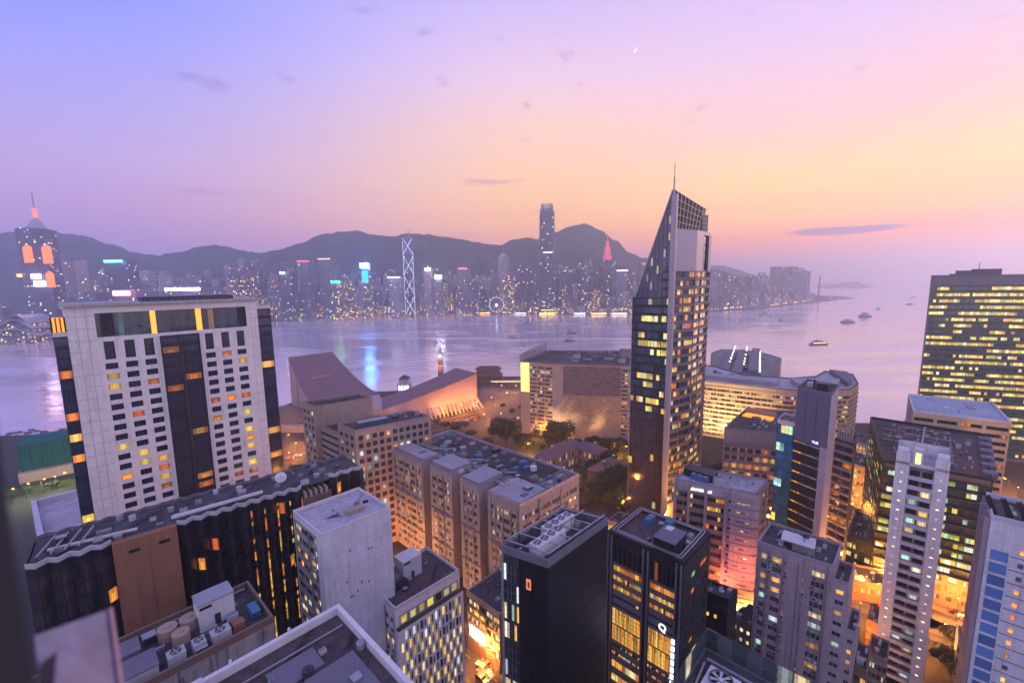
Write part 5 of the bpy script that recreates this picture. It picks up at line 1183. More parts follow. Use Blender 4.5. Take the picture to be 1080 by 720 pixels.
# curved right side with floor bands
for i in (0, 1, 2):
    f2 = b.fr(i); b.facade(f2, 0, f2[3], 14, 125, 2, 28, glass('curved_side_glass', .52, YEL+ORG, .8, (.05,.05,.07), 'run', .12, runs=.5), wall=m_grey, ww=.96, wh=.62, sill=.28, rec=.45, panes=4, cells=4)
    b.q(f2, 0, f2[3], 2, 14, m_tan); bands(b, f2, 0, f2[3], [14+111/28*k for k in range(28)], .42, .22, wallmat('taupe_band', (.24,.19,.19), .35, .1, .6, .3), 'floor_band')
    if i == 1:
        b.q(f2, 0, f2[3]*.55, 125, 143.5, m_lilac); b.facade(f2, f2[3]*.55, f2[3], 125, 142, 1, 4, g_dark, wall=m_grey, ww=.8, wh=.95, sill=.02, rec=.8, panes=2); b.q(f2, f2[3]*.55, f2[3], 142, 143.5, m_lilac)
    else: b.q(f2, 0, f2[3], 125, 143.5, m_lilac)
b.q(b.fr(3), 0, b.fr(3)[3], 2, 143.5, m_lilac); f4 = b.fr(4); b.facade(f4, 0, f4[3], 6, 113, 6, 27, g_up, wall=m_dark, ww=.94, wh=.7, rec=.1, panes=4, cells=4); b.q(f4, 0, f4[3], 2, 6, m_dark)
mb = MB(); mb.face([b.L(p, 143.5) for p in P[:5]], m_roof); mb.face([b.L(p, 112.8) for p in P], m_roof); mb.face([b.L(B1,113), b.L(Lq.lerp(Fq, .75),113), b.L(Lq.lerp(Fq, .75),143.5), b.L(B1,143.5)], m_grey); mb.build('roof', b.root)
# the sail: slanted glazed screen over the left face, with a gridded lattice
sl_ = MB(); gs = glass('sail_glass', .06, PAL, .5, (.05,.055,.11), 'cell', .1); zc = 160; u0, u1 = 1.6, ln-1.2
ns = 13
for k in range(ns):
    z0_ = 113+(zc-113)*k/ns; z1_ = 113+(zc-113)*(k+1)/ns; a = u0+(u1-u0)*k/ns; c = u0+(u1-u0)*(k+1)/ns
    sl_.face([b.pt(fr,a,z0_,0), b.pt(fr,u1,z0_,0), b.pt(fr,u1,z1_,0), b.pt(fr,min(c,u1-.01),z1_,0)], gs, [(a,k),(u1,k),(u1,k+.9),(c,k+.9)])
    sl_.face([b.pt(fr,a,z0_,-.5), b.pt(fr,min(c,u1-.01),z1_,-.5), b.pt(fr,u1,z1_,-.5), b.pt(fr,u1,z0_,-.5)], m_dark)
sl_.build('sail_screen', b.root); mb = MB()
for k in range(ns+1):
    z_ = 113+(zc-113)*k/ns; a = u0+(u1-u0)*k/ns
    if a < u1-.2: mb.bar(b.pt(fr,a,z_,.1), b.pt(fr,u1,z_,.1), .13, m_grey)
for k in range(1, 9):
    u = u0+(u1-u0)*k/9; mb.bar(b.pt(fr,u,113,.1), b.pt(fr,u,113+(zc-113)*(u-u0)/(u1-u0),.1), .12, m_grey)
mb.bar(b.pt(fr,u0,113,.1), b.pt(fr,u1,zc,.1), .5, m_metal); mb.build('sail_frame', b.root)
mb = MB(); G = [b.pt(fr,u1,143.5,0), b.L(Fq+AV*24-fr[2]*1.5, 143.5), b.L(Fq+AV*24-fr[2]*7, 143.5), b.pt(fr,u1-6.5,143.5,-1)]
Tp = [b.pt(fr,u1,160.2,0), b.L(Fq+AV*30-fr[2]*1.5, 155.5), b.L(Fq+AV*30-fr[2]*6, 155.5), b.pt(fr,u1-1,158.5,-1)]
mb.hexa(G+Tp, m_dark); mb.build('crest_body', b.root)
mb = MB(); g0, g1, t0, t1 = G[0], G[1], Tp[0], Tp[1]; off = -Vector((BV.x, BV.y, 0))*.25
for k in range(9):
    s = k/8; mb.bar(g0.lerp(g1, s)+off, t0.lerp(t1, s)+off, .3, m_metal)
for k in range(6):
    s = k/5; mb.bar(g0.lerp(t0, s)+off, g1.lerp(t1, s)+off, .25, m_metal)
mb.build('crest_frame', b.root)
P5 = rectAB(Fq+AV*26-fr[2]*5, 8, 5); Q = [b.L(p, 143.5) for p in P5]; mb = MB(); mb.hexa(Q+[q+Vector((0,0,9)) for q in Q], m_dark)
for i in (0, 3):
    for k in range(5): mb.bar(Q[i].lerp(Q[(i+1)%4], k/4), Q[i].lerp(Q[(i+1)%4], k/4)+Vector((0,0,9.3)), .3, m_metal)
    for k in range(5): mb.bar(Q[i]+Vector((0,0,2*k+1)), Q[(i+1)%4]+Vector((0,0,2*k+1)), .25, m_metal)
mb.build('lattice_box', b.root)
mb = MB(); p = b.pt(fr, ln-.3, 150, .9); mb.bar(p, p+Vector((0,0,15)), .5, m_metal); mb.bar(p+Vector((0,0,15)), p+Vector((0,0,21)), .25, m_metal); mb.build('mast', b.root)
b.finish()
# its lit podium
P = para((696,563), (706,553), (641,549), 13)
b = Bld('lit_podium', 'low podium glowing yellow at the foot of the pointed glass tower', 'building', P, 13, wall=m_tan)
fr = b.fr(3); b.facade(fr, 0, fr[3], 4, 12, 6, 2, glass('podium_glass', 1.1, YEL, 1.25, (.1,.08,.04), 'cell', curt=.9), wall=m_brick, ww=.92, wh=.78, sill=.1, rec=.3, panes=4, cells=3); b.q(fr, 0, fr[3], 12, 13, m_tan); b.q(fr, 0, fr[3], 2, 4, m_dark)
for i in (0, 1, 2): plain(b, i)
b.roof(m_roof, .6); b.clutter(5, big=.6, seed=33); b.finish()

# --- curved-front long hotel/mall by the water
PC = [(118,352),(143,329),(191,297),(232,297),(250,313),(269,343),(256,357),(236,338),(213,333),(184,347),(182,362),(178,382),(166,394),(140,392)]
b = Bld('curved_waterfront_block', 'long beige banded block with concave curved roof edge beside the harbour', 'building', PC, 44, wall=m_tan)
for i in range(len(PC)):
    fr = b.fr(i)
    if fr[3] > 8:
        nu = max(1, round(fr[3]/(4.6 if i in (1, 2, 3, 4) else 9))); b.facade(fr, 0, fr[3], 3, 40.5, nu, 11, glass('mall_glass', .46, YEL+PAL, .75, (.06,.045,.05), 'run', runs=.3), wall=m_tan, ww=.90, wh=.50, sill=.22, rec=.7, panes=3, cells=3); b.q(fr, 0, fr[3], 40.5, 44, m_tan); b.q(fr, 0, fr[3], 2, 3, m_tan)
    else: plain(b, i)
    if i in (1, 2, 3, 4): bands(b, fr, -.2, fr[3]+.2, [3+37.5/11*k for k in range(12)], .8, .5, m_beige, 'balcony_band')
b.roof(m_roofl, 1.0, m_grey, .6)
mb = MB(); Q = [b.L(Vector(p), 44.02) for p in ((146,338),(188,309),(196,318),(152,349))]; mb.hexa(Q+[q+Vector((0,0,3)) for q in Q], m_roofl); mb.build('roof_deck', b.root)
mb = MB(); Q = [b.L(Vector(p), 44.02) for p in ((200,305),(228,303),(240,318),(206,322))]; mb.hexa(Q+[q+Vector((0,0,3.4)) for q in Q], m_roofl); mb.build('roof_deck', b.root)
mb = MB(); Q = [b.L(Vector(p), 44.02) for p in ((236,305),(246,314),(262,340),(255,350))]; mb.hexa([Q[0],Q[1],Q[2],Q[3]]+[q+Vector((0,0,3.6)) for q in Q], m_grey); mb.build('roof_deck', b.root)
b.clutter(14, P=[Vector(p) for p in ((150,345),(186,315),(178,350),(160,380))], big=1.2, seed=35)
b.finish()
# --- long pier terminal with roof lights
PT = [(203,440),(245,420),(336,545),(337,598),(322,612),(296,622),(268,590)]
b = Bld('pier_terminal', 'long low pier terminal on the water with rows of white roof lights', 'pier building', PT, 20, z0=.2, wall=m_dmetal)
for i in range(len(PT)):
    fr = b.fr(i); nu = max(1, round(fr[3]/12)); b.facade(fr, 0, fr[3], .5, 18, nu, 3, g_dark, wall=m_dmetal, ww=.9, wh=.5, rec=.5, panes=6, cells=4); b.q(fr, 0, fr[3], 18, 20, m_grey)
b.roof(wallmat('greenish_deck', (.16,.18,.18), dirt=.5), 1.0, m_grey, .6)
c0, c1 = Vector((240,440)), Vector((318,580)); dd = (c1-c0).normalized(); nn_ = Vector((dd.y, -dd.x))
for s, zz in ((-34, 3.5), (-18, 6), (0, 8.5)):
    mb = MB(); a = c0+nn_*(s*.8)-nn_*2; c = c1+nn_*s*.8; w = 9
    Q = [b.L(p, 20.02) for p in (a, a+nn_*w, c+nn_*w, c)]; mb.hexa(Q+[q+Vector((0,0,zz)) for q in Q], m_grey); mb.build('roof_tier', b.root)
for k in range(16):
    for s in (9, -6, -20):
        mb = MB(); p = c0.lerp(c1, .08+k*.058)+nn_*s; q = b.L(p, 20 if s > 8 else 25); mb.bar(q, q+Vector((0,0,5)), .3, m_dmetal); mb.bar(q+Vector((0,0,5)), q+Vector((0,0,6.1)), 1.1, glow('terrace_lamp', (255,240,205), 3.0))
        if rnd.random() < (.95 if s == 9 else .4): mb.build('roof_light', b.root)
b.clutter(26, P=[Vector(p) for p in ((215,440),(245,430),(330,560),(290,600))], big=1.8, seed=37, mats=[m_dmetal, m_grey, m_ac]); b.finish()

# --- beige office slab by the clock tower
F1 = up(592,383,59).xy
P = [up(583,384,59).xy, up(672,395,59).xy, None, up(548.5,381,59).xy]
fS = up(583,384,59).xy; P = [fS, fS+Vector((62,-8)), fS+Vector((70,50)), fS+Vector((-14,40)), up(549,381,59).xy]
P = [fS, fS+Vector((74,-16)), fS+Vector((90,50)), fS+Vector((0,58)), up(549,381.5,59).xy]
b = Bld('harbourfront_office', 'broad beige office block with golden lit corner panel near the ferry piers', 'building', P, 59, wall=m_tan)
fr = b.fr(4); ln = fr[3]; b.facade(fr, ln*.28, ln, 4, 57, 3, 17, g_shop, wall=m_tan, ww=.88, wh=.5, sill=.28, rec=.35, panes=4, cells=3); b.q(fr, 0, ln*.28, 2, 59, m_tan); b.q(fr, ln*.28, ln, 57, 59, m_tan); b.q(fr, ln*.28, ln, 2, 4, m_tan)
mb = MB(); b.fbox(fr, .4, ln*.27, 36, 58.6, 0, .5, glow('golden_panel', (255,226,110), 1.25), mb); mb.build('lit_panel', b.root)
fr = b.fr(0); ln = fr[3]
b.q(fr, 0, ln*.10, 2, 59, m_pink); b.facade(fr, ln*.10, ln*.66, 36, 58, 1, 14, glass('louvred_facade', .03, ORG, .4, (.16,.11,.12), 'run', .5), wall=m_grey, ww=1, wh=.62, sill=.2, rec=.1, panes=20, cells=20)
b.facade(fr, ln*.10, ln*.66, 14, 36, 1, 11, glass('louvred_low', .12, ORG, .4, (.30,.20,.15), 'run', .5), wall=m_tan, ww=1, wh=.5, sill=.2, rec=.1, panes=20, cells=20); b.q(fr, ln*.10, ln*.66, 2, 14, m_tan); b.q(fr, ln*.10, ln*.66, 58, 59, m_tan)
b.facade(fr, ln*.66, ln, 6, 57, 5, 17, g_shop, wall=m_pink, ww=.8, wh=.5, rec=.3, panes=3, cells=2); b.q(fr, ln*.66, ln, 57, 59, m_pink); b.q(fr, ln*.66, ln, 2, 6, m_pink)
for i in (1, 2, 3): plain(b, i)
b.roof(m_roof, 1.2, m_grey, .5)
mb = MB(); a, c = P[4], P[3]; d = (c-a).normalized(); n_ = Vector((d.y, -d.x)); l_ = (c-a).length
Q = [b.L(p, 59) for p in (a, a-n_*1, c-n_*1, c)]; mb.hexa(Q+[Q[0]+Vector((0,0,6)), Q[1]+Vector((0,0,6)), Q[2]+Vector((0,0,10)), Q[3]+Vector((0,0,10))], m_lilac)
for k in range(14):
    p = Q[1].lerp(Q[2], k/13); mb.bar(p+Vector((3,-3,0)), p+Vector((0,0,6+4*k/13)), .4, m_metal)
mb.build('roof_screen', b.root)
b.clutter(26, P=[P[0], P[1], P[2], P[3]], big=1.9, seed=39, mats=[m_dmetal, m_grey, m_ac, m_conc]); b.block('stair_house', .45, .5, 14, 8, 5, m=m_grey, top=m_dmetal, P=P[:4]); b.block('stair_house', .75, .6, 12, 8, 6, m=m_purple, top=m_dmetal, P=P[:4]); b.finish()

# --- dark-green glass slab at right edge
zg = aty(982, 292, 290).z; Lg = aty(982, 292, 290).xy; P = [Lg+Vector((86,-32)), None, None, Lg]; P[1] = P[0]+AV*26; P[2] = P[3]+AV*26
b = Bld('harbour_office_slab', 'huge green-dark glass office slab sprinkled with yellow lit windows', 'office tower', P, zg, wall=m_grey)
fr = b.fr(3); ln = fr[3]; b.facade(fr, 1.0, ln-1, 4, zg-5.5, 10, 28, g_gate, wall=wallmat('green_spandrel', (.06,.075,.085), .35, .2, .5), ww=1.0, wh=.50, sill=.25, rec=.08, panes=4, cells=6); b.q(fr, 0, 1.0, 2, zg, m_grey); b.q(fr, ln-1, ln, 2, zg, m_grey); b.q(fr, 1.0, ln-1, zg-5.5, zg, m_grey); b.q(fr, 1.0, ln-1, 2, 4, m_grey)
for i in (0, 1): plain(b, i)
f2 = b.fr(2); b.facade(f2, 0, f2[3], 4, zg-5.5, 3, 28, g_gate, wall=m_purple, ww=.5, wh=.5, panes=2, cells=2); b.q(f2, 0, f2[3], zg-5.5, zg, m_purple); b.q(f2, 0, f2[3], 2, 4, m_purple)
b.roof(m_roof, 1.0, m_grey)
for a, w, h in ((.80, 11, 3.6), (.70, 13, 4.4), (.88, 3, 1.6)): b.block('plant_box', .3, a, w, 8, h, m=m_grey, top=m_dmetal, rz=math.atan2(-BV.y, -BV.x))
mb = MB(); p = b.L(b.at(.3,.74), zg); mb.bar(p, p+Vector((0,0,9)), .3, m_metal); mb.build('antenna', b.root); b.finish()
# --- orange-beige block with deep window bands
P = [up(1066.7,446.7,57).xy, up(1049,424.4,57).xy, up(957.8,416.7,57).xy, up(963,434.4,57).xy]
P[1] = P[0]+(P[2]-P[3])*1.0
b = Bld('orange_beige_block', 'orange-beige block with deep dark window bands and pale blue roof', 'building', P, 57, wall=m_beige)
fr = b.fr(3); ln = fr[3]; b.facade(fr, 0, ln, 4, 55.6, 4, 15, g_dark, ww=.84, wh=.5, sill=.25, rec=1.1, panes=6, cells=4); b.q(fr, 0, ln, 55.6, 57, m_beige); b.q(fr, 0, ln, 2, 4, m_beige)
f2 = b.fr(2); plain(b, 2, m=m_purple); plain(b, 0, m=m_beige); plain(b, 1, m=m_purple)
b.roof(wallmat('blue_grey_roof', (.30,.36,.46), dirt=.25), .9, m_white, .5); b.block('hatch', .4, .6, 3, 2, 1, m=m_white); b.block('hatch', .6, .3, 5, 3, .6, m=m_roofl); b.clutter(5, big=.5, seed=41); b.finish()

# --- dark office with tiled terraces of roof plant
P = [up(1047.8,507.8,52).xy, up(1040,460,52).xy, up(917.8,441,52).xy, up(931,487,52).xy]
b = Bld('dark_office_block', 'wide dark glass office whose roof carries scaffolds, pipes and plant', 'building', P, 52, wall=m_dark)
fr = b.fr(3); ln = fr[3]; b.facade(fr, .5, ln-.5, 14, 50, 5, 11, g_green, wall=m_dark, ww=.98, wh=.60, sill=.22, rec=.5, panes=5, cells=4); b.q(fr, .5, ln-.5, 50, 52, m_brown); b.q(fr, 0, .5, 2, 52, m_dark); b.q(fr, ln-.5, ln, 2, 52, m_dark)
b.facade(fr, .5, ln-.5, 3, 14, 7, 3, g_warm, wall=m_brick, ww=.6, wh=.5, rec=.3, panes=3, cells=3); b.q(fr, .5, ln-.5, 2, 3, m_brick)
bands(b, fr, -.3, ln+.3, [14+36/11*k for k in range(12)], .35, 1.0, m_dmetal)
f2 = b.fr(2); b.facade(f2, 0, f2[3], 4, 50, 6, 14, g_green, wall=m_dark, ww=.94, wh=.6, rec=.3, panes=4, cells=3); b.q(f2, 0, f2[3], 50, 52, m_dark); b.q(f2, 0, f2[3], 2, 4, m_dark)
for i in (0, 1): plain(b, i, m=m_dark)
b.roof(m_roofb, 1.1, m_dark, .4)
for k in range(10):
    b.pipe(.08+.09*k, .80, .08+.09*k, .97, .7, .35, m=m_dmetal)
for k in range(5): b.pipe(.12+.17*k, .30, .12+.17*k, .72, 1.6, .3, name='beam')
b.pipe(.10, .33, .9, .30, .5, .6, m=m_grey, name='duct'); b.pipe(.3, .6, .95, .5, .6, .5, m=m_ac, name='duct')
b.clutter(60, big=.8, seed=43, mats=[m_dmetal, m_ac, m_grey, m_dmetal, m_blueplant, m_conc]); 
f0 = b.fr(0)
for k in range(6):
    mb = MB(); u = f0[3]*(k+.5)/6.5; b.fbox(f0, u, u+4, 50.6, 53.2, -2.5, 1.2, m_grey, mb); mb.build('roof_shed', b.root)
b.finish()

# --- slim white apartment tower with twin pylons
P = [up(1003,486,73).xy, None, None, up(946,475,73).xy]; P[1] = P[0]+AV*12; P[2] = P[3]+AV*12
b = Bld('white_apartment_tower', 'slim white tower of two pylons dotted with lights around recessed balconies', 'apartment block', P, 73, wall=m_white)
fr = b.fr(3); ln = fr[3]; a_, c_ = ln*.27, ln*.74; g_spot = glass('pylon_light_glass', 1.1, [(255,240,215)], 1.6, (.1,.1,.1), curt=.2)
nfl = 23
for s, e in ((0, a_), (c_, ln)):
    b.facade(fr, s, e, 4, 68.5, 1, nfl, g_spot, ww=.26, wh=.16, sill=.42, rec=.08, panes=1); b.q(fr, s, e, 68.5, 73, m_white); b.q(fr, s, e, 2, 4, m_white)
rec = (fr[0]-fr[2]*2.0, fr[1], fr[2], ln)
b.facade(rec, a_, c_, 4, 68.5, 2, nfl, g_mix, wall=m_purple, ww=.8, wh=.62, sill=.12, rec=.15, panes=2)
for u, s in ((a_, 1), (c_, -1)):
    pa, pb = b.pt(fr,u,2,0), b.pt(fr,u,2,-2); b.mb.face([pa, pb, pb+Vector((0,0,71 if s < 0 else 71)), pa+Vector((0,0,71))], m_white)
for j in range(nfl):
    mb = MB(); z = 4+64.5/nfl*j; b.fbox(fr, a_+.02, c_-.02, z-.12, z+.08, -1.95, .1, m_white, mb); b.fbox(fr, a_+.02, c_-.02, z+.08, z+1.0, -.05, .1, m_whiteblue, mb); mb.build('balcony', b.root)
fs = b.fr(0); b.facade(fs, .8, fs[3]-.8, 4, 68.5, 3, nfl, g_mix2, ww=.5, wh=.4, panes=2); b.q(fs, 0, .8, 2, 73, m_white); b.q(fs, fs[3]-.8, fs[3], 2, 73, m_white); b.q(fs, .8, fs[3]-.8, 68.5, 73, m_white); b.q(fs, .8, fs[3]-.8, 2, 4, m_white)
f2 = b.fr(2); plain(b, 1); plain(b, 2)
b.roof(m_roofl, .8, m_white, P=P, z=69.5)
mb = MB()
for s, e in ((.2, a_-.2), (c_+.2, ln-.2)): b.fbox(fr, s, e, 73, 73.3, -4.5, -.1, m_white, mb); 
for s, e in ((.2, a_-.2), (c_+.2, ln-.2)):
    for x in (s, e): mb.bar(b.pt(fr,x,73.3,-.2), b.pt(fr,x,74.6,-.2), .08, m_metal)
    mb.bar(b.pt(fr,s,74.6,-.2), b.pt(fr,e,74.6,-.2), .08, m_metal)
mb.build('pylon_cap', b.root)
mb = MB(); b.fbox(fr, a_+.6, a_+2.6, 69.6, 74.2, -3, -1.2, m_white, mb); mb.build('lift_house', b.root)
mb = MB(); b.fbox(fr, a_+1.1, a_+2.1, 70.0, 73, -1.2, -1.1, glow('lobby_warm', (255,220,110), 1.8), mb); mb.build('lit_doorway', b.root)
b.clutter(5, 69.5, big=.4, seed=47, lo=.3); b.finish()

# --- corner building bottom right, blue panels and amber lamps
L0 = up(1045,548,70).xy; P = [L0+Vector((.725,-.688))*26, None, None, L0]; P[1] = P[0]+AV*14; P[2] = P[3]+AV*14
b = Bld('blue_panel_tower', 'pale lilac building with column of blue panels and amber lights at right edge', 'tower', P, 70, wall=m_whiteblue)
fr = b.fr(3); ln = fr[3]; n = 21
b.facade(fr, .4, 3.4, 4, 64, 1, n, glass('blue_panel_glass', 0, PAL, .1, (.07,.16,.42), 'cell', .4), wall=m_whiteblue, ww=.86, wh=.80, sill=.08, rec=.1, panes=1)
b.q(fr, 0, .4, 2, 70, m_whiteblue); b.q(fr, .4, 3.4, 64, 70, m_whiteblue); b.q(fr, .4, 3.4, 2, 4, m_whiteblue)
b.facade(fr, 3.4, 6.6, 4, 66, 1, n, glass('amber_lamp_glass', .85, ORG, 1.3, (.08,.07,.1), 'cell', curt=.2), wall=m_whiteblue, ww=.26, wh=.36, sill=.3, rec=.12, panes=1); b.q(fr, 3.4, 6.6, 66, 70, m_whiteblue); b.q(fr, 3.4, 6.6, 2, 4, m_whiteblue)
b.facade(fr, 6.6, ln, 4, 66, 5, n, glass('amber_lamp_glass2', .3, ORG, 1.2, (.08,.07,.1), 'cell'), wall=m_whiteblue, ww=.3, wh=.36, sill=.3, rec=.12, panes=1); b.q(fr, 6.6, ln, 66, 70, m_whiteblue); b.q(fr, 6.6, ln, 2, 4, m_whiteblue)
bands(b, fr, 3.4, ln, [4+62/n*k for k in range(n)], .18, .06, m_grey, 'joint_line')
f2 = b.fr(2); b.facade(f2, 0, f2[3], 4, 66, 4, n, g_mix2, wall=m_purple, ww=.3, wh=.35, panes=1); b.q(f2, 0, f2[3], 66, 70, m_purple); b.q(f2, 0, f2[3], 2, 4, m_purple)
for k in range(10):
    mb = MB(); u = f2[3]*(k+.5)/10; z1_ = 70-(k % 3); b.fbox(f2, u-.5, u+.5, 3, z1_, 0, .5+.4*(k % 2), m_purple, mb); mb.build('pier', b.root)
plain(b, 0); plain(b, 1); b.roof(m_roof, 1.2, m_whiteblue)
mb = MB()
for k in range(4): p = b.L(b.at(.3, .97-.09*k), 70); mb.bar(p, p+Vector((-1.2, .8, 3.8)), .9, m_dark)
mb.build('roof_fin', b.root); b.clutter(10, big=.7, seed=49); b.finish()
# ------------------------------------------------------------------ cultural hall with two sloping wings
m_hall = wallmat('pink_tile_wall', (.50,.34,.34), dirt=.10)
def hall():
    r = empty('cultural_hall', (-120, 400, 2), 'windowless pink-tiled hall with two huge sloping roofs meeting low in the middle', 'concert hall')
    L = lambda p, z: Vector((p[0]+120, p[1]-400, z-2))
    def wing(Pa, Pb, Pc, Pd, za, zl, n=12, e=1.6, name='wing'):   # high edge a-b, low edge d-c
        Pa, Pb, Pc, Pd = map(Vector, (Pa, Pb, Pc, Pd)); rf = MB(); w = MB()
        def zz(t): return zl+(za-zl)*((1-t)**e)
        for k in range(n):
            t0, t1 = k/n, (k+1)/n; a0, a1 = Pa.lerp(Pd, t0), Pa.lerp(Pd, t1); b0, b1 = Pb.lerp(Pc, t0), Pb.lerp(Pc, t1); z0_, z1_ = zz(t0), zz(t1)
            rf.hexa([L(a0,z0_-.02), L(a1,z1_-.02), L(b1,z1_-.02), L(b0,z0_-.02), L(a0,z0_+.9), L(a1,z1_+.9), L(b1,z1_+.9), L(b0,z0_+.9)], m_roofpink)
            w.face([L(a0,2), L(a1,2), L(a1,z1_), L(a0,z0_)], m_hall); w.face([L(b1,2), L(b0,2), L(b0,z0_), L(b1,z1_)], m_hall)
        w.face([L(Pb,2), L(Pa,2), L(Pa,za), L(Pb,za)], m_hall); w.face([L(Pd,2), L(Pc,2), L(Pc,zl), L(Pd,zl)], m_hall)
        rf.build('roof', r); w.build('wall', r)
    wing((-213,416), (-183,447), (-122,396), (-168,362), 51, 20)
    wing((-34,414), (-57,440), (-119,392), (-108,357), 34, 17, e=1.3)
    mb = MB()
    mb.hexa([L((-168,362),2), L((-108,357),2), L((-119,392),2), L((-122,396),2), L((-168,362),19), L((-108,357),17), L((-119,392),17), L((-122,396),20)], m_hall); mb.build('link_wall', r)
    for k in range(8):
        t = .30; p = Vector((-213,416)).lerp(Vector((-168,362)), .42)+Vector((30,31))*(.30+.055*k); z = 20+31*(1-.42)**1.6
        mb = MB(); q = L(p, z+.8); mb.box(q.x-.9, q.y-.9, q.z, q.x+.7, q.y+.7, q.z+1.3, m_ac); mb.build('roof_vent', r)
    for s in (.35,):
        mb = MB(); a = Vector((-213,416)).lerp(Vector((-168,362)), s); n = Vector((-.77,-.64)); mb.hexa([L(a+n*.1,2), L(a+Vector((1.2,-1.5))+n*.1,2), L(a+Vector((1.2,-1.5))+n*.2,2), L(a+n*.2,2), L(a+n*.1,32), L(a+Vector((1.2,-1.5))+n*.1,32), L(a+Vector((1.2,-1.5))+n*.2,32), L(a+n*.2,32)], m_brown); mb.build('slot_window', r)
    # sloping buttress arcade at the foot of the right wall
    a, c = Vector((-34,414)), Vector((-108,357)); d = (c-a).normalized(); n = Vector((-d.y, d.x));
    if n.y > 0: n = -n
    for k in range(24):
        p = a.lerp(c, k/23); mb = MB(); mb.bar(L(p+n*.3, 10), L(p+n*9, 2.3), 1.1, m_hall); mb.build('buttress', r)
hall()
def lamp_light(name, loc, e, col, kind='POINT', size=.6, **kw):
    l = bpy.data.lights.new(name, kind); l.energy = e; l.color = col; l.shadow_soft_size = size
    for k, v in kw.items(): setattr(l, k, v)
    o = bpy.data.objects.new(name, l); COL.objects.link(o); o.location = loc; return o
# floodlights washing the hall's right wall
a, c = Vector((-34,414)), Vector((-108,357)); d = (c-a).normalized(); n = Vector((d.y, -d.x)); n = n if n.y < 0 else -n
for k in range(9):
    p = a.lerp(c, (k+.5)/9)+n*7; o = lamp_light('wall_floodlight', (p.x, p.y, 3.2), 4200, (1,.52,.46), 'SPOT', .4, spot_size=1.5, spot_blend=.8)
    o.rotation_euler = (Vector((-n.x*.8, -n.y*.8, 1.1))).to_track_quat('-Z', 'Y').to_euler()
# clock tower
def clock():
    c = up(464, 400, 2); c = Vector((-88, 550)); x = aty(464.5, 380, 540).x; r = empty('clock_tower', (x, 540, 2), 'slender red brick clock tower with pale domed top by the harbour', 'clock tower')
    mb = MB(); mb.box(-3.2,-3.2,0,3.2,3.2,24,m_brick); 
    for z in (8, 16, 23.5): mb.box(-3.5,-3.5,z,3.5,3.5,z+.8,m_white)
    mb.build('shaft', r); mb = MB(); mb.box(-3.0,-3.0,24.3,3.0,3.0,32,m_white); mb.build('clock_stage', r)
    for s in (-1, 1):
        mb = MB(); mb.cyl((0,0), 1.7, 1.7, 0, .3, glow('clock_face', (255,235,200), 2), 20); o = mb.build('clock_face', r, (0, -3.1*s, 28.5)); o.rotation_euler = (math.pi/2*s, 0, 0)
    mb = MB(); mb.cyl((0,0), 2.6, 2.3, 32, 36, m_white, 8); mb.cyl((0,0), 2.5, .5, 36, 39.5, m_white, 12); mb.build('dome', r)
    mb = MB(); mb.bar((0,0,39), (0,0,45), .4, m_metal); mb.build('finial', r)
    o = lamp_light('tower_floodlight', (x-2, 524, 6), 26000, (1,.50,.42), 'SPOT', .4, spot_size=.7); o.rotation_euler = Vector((2, 16, 16)).to_track_quat('-Z', 'Y').to_euler()
clock()
def ferry_pier():
    c = aty(515, 404, 522); r = empty('ferry_pier', (c.x, 522, 2), 'dark two-storey ferry pier building standing out into the harbour', 'ferry pier'); mb = MB()
    mb.box(-17,-9,0,17,9,9,m_dmetal); mb.box(-13,-7,9,14,7,15,m_grey)
    for k in range(7): mb.box(-12+3.8*k,-7.1,10.3,-9.8+3.8*k,-6.9,13.2,g_dark)
    for k in range(8): mb.box(-16+4.2*k,-9.1,3,-13.4+4.2*k,-8.9,7,g_dark)
    mb.build('wall', r); mb = MB(); mb.hexa([(-15,-9,15),(16,-9,15),(16,9,15),(-15,9,15),(-10,-1,18.5),(11,-1,18.5),(11,1,18.5),(-10,1,18.5)], m_dmetal); mb.build('roof', r)
    c = aty(541, 405, 500); r = empty('covered_walkway', (c.x, 500, 2), 'pale covered walkway leading to the ferry pier', 'walkway'); mb = MB(); mb.box(-26,-2,4.6,26,2,5.3,m_white); mb.build('roof', r); mb = MB(); mb.box(-24,-1.6,4.2,24,-1.4,4.5,glow('walkway_light',(255,215,140),3.0)); mb.build('light_strip', r)
    for k in range(9):
        mb = MB(); mb.box(-25+6.2*k,-1.2,0,-24.6+6.2*k,-.8,4.6,m_metal); mb.build('post', r)
    c = aty(427, 407, 475); r = empty('pavilion', (c.x, 475, 2), 'small white lit pavilion behind the hall roofs', 'pavilion'); mb = MB(); mb.box(-7,-5,0,7,5,10,m_white); mb.box(-5,-4,10,5,4,15,m_white)
    for k in range(4): mb.box(-5.5+3*k,-5.1,3,-4+3*k,-4.95,8,glow('pavilion_light',(255,245,240),3)); 
    mb.build('wall', r); mb = MB(); mb.hexa([(-6,-5,15),(6,-5,15),(6,5,15),(-6,5,15),(-1,-1,19),(1,-1,19),(1,1,19),(-1,1,19)], m_dmetal); mb.build('roof', r)
ferry_pier()
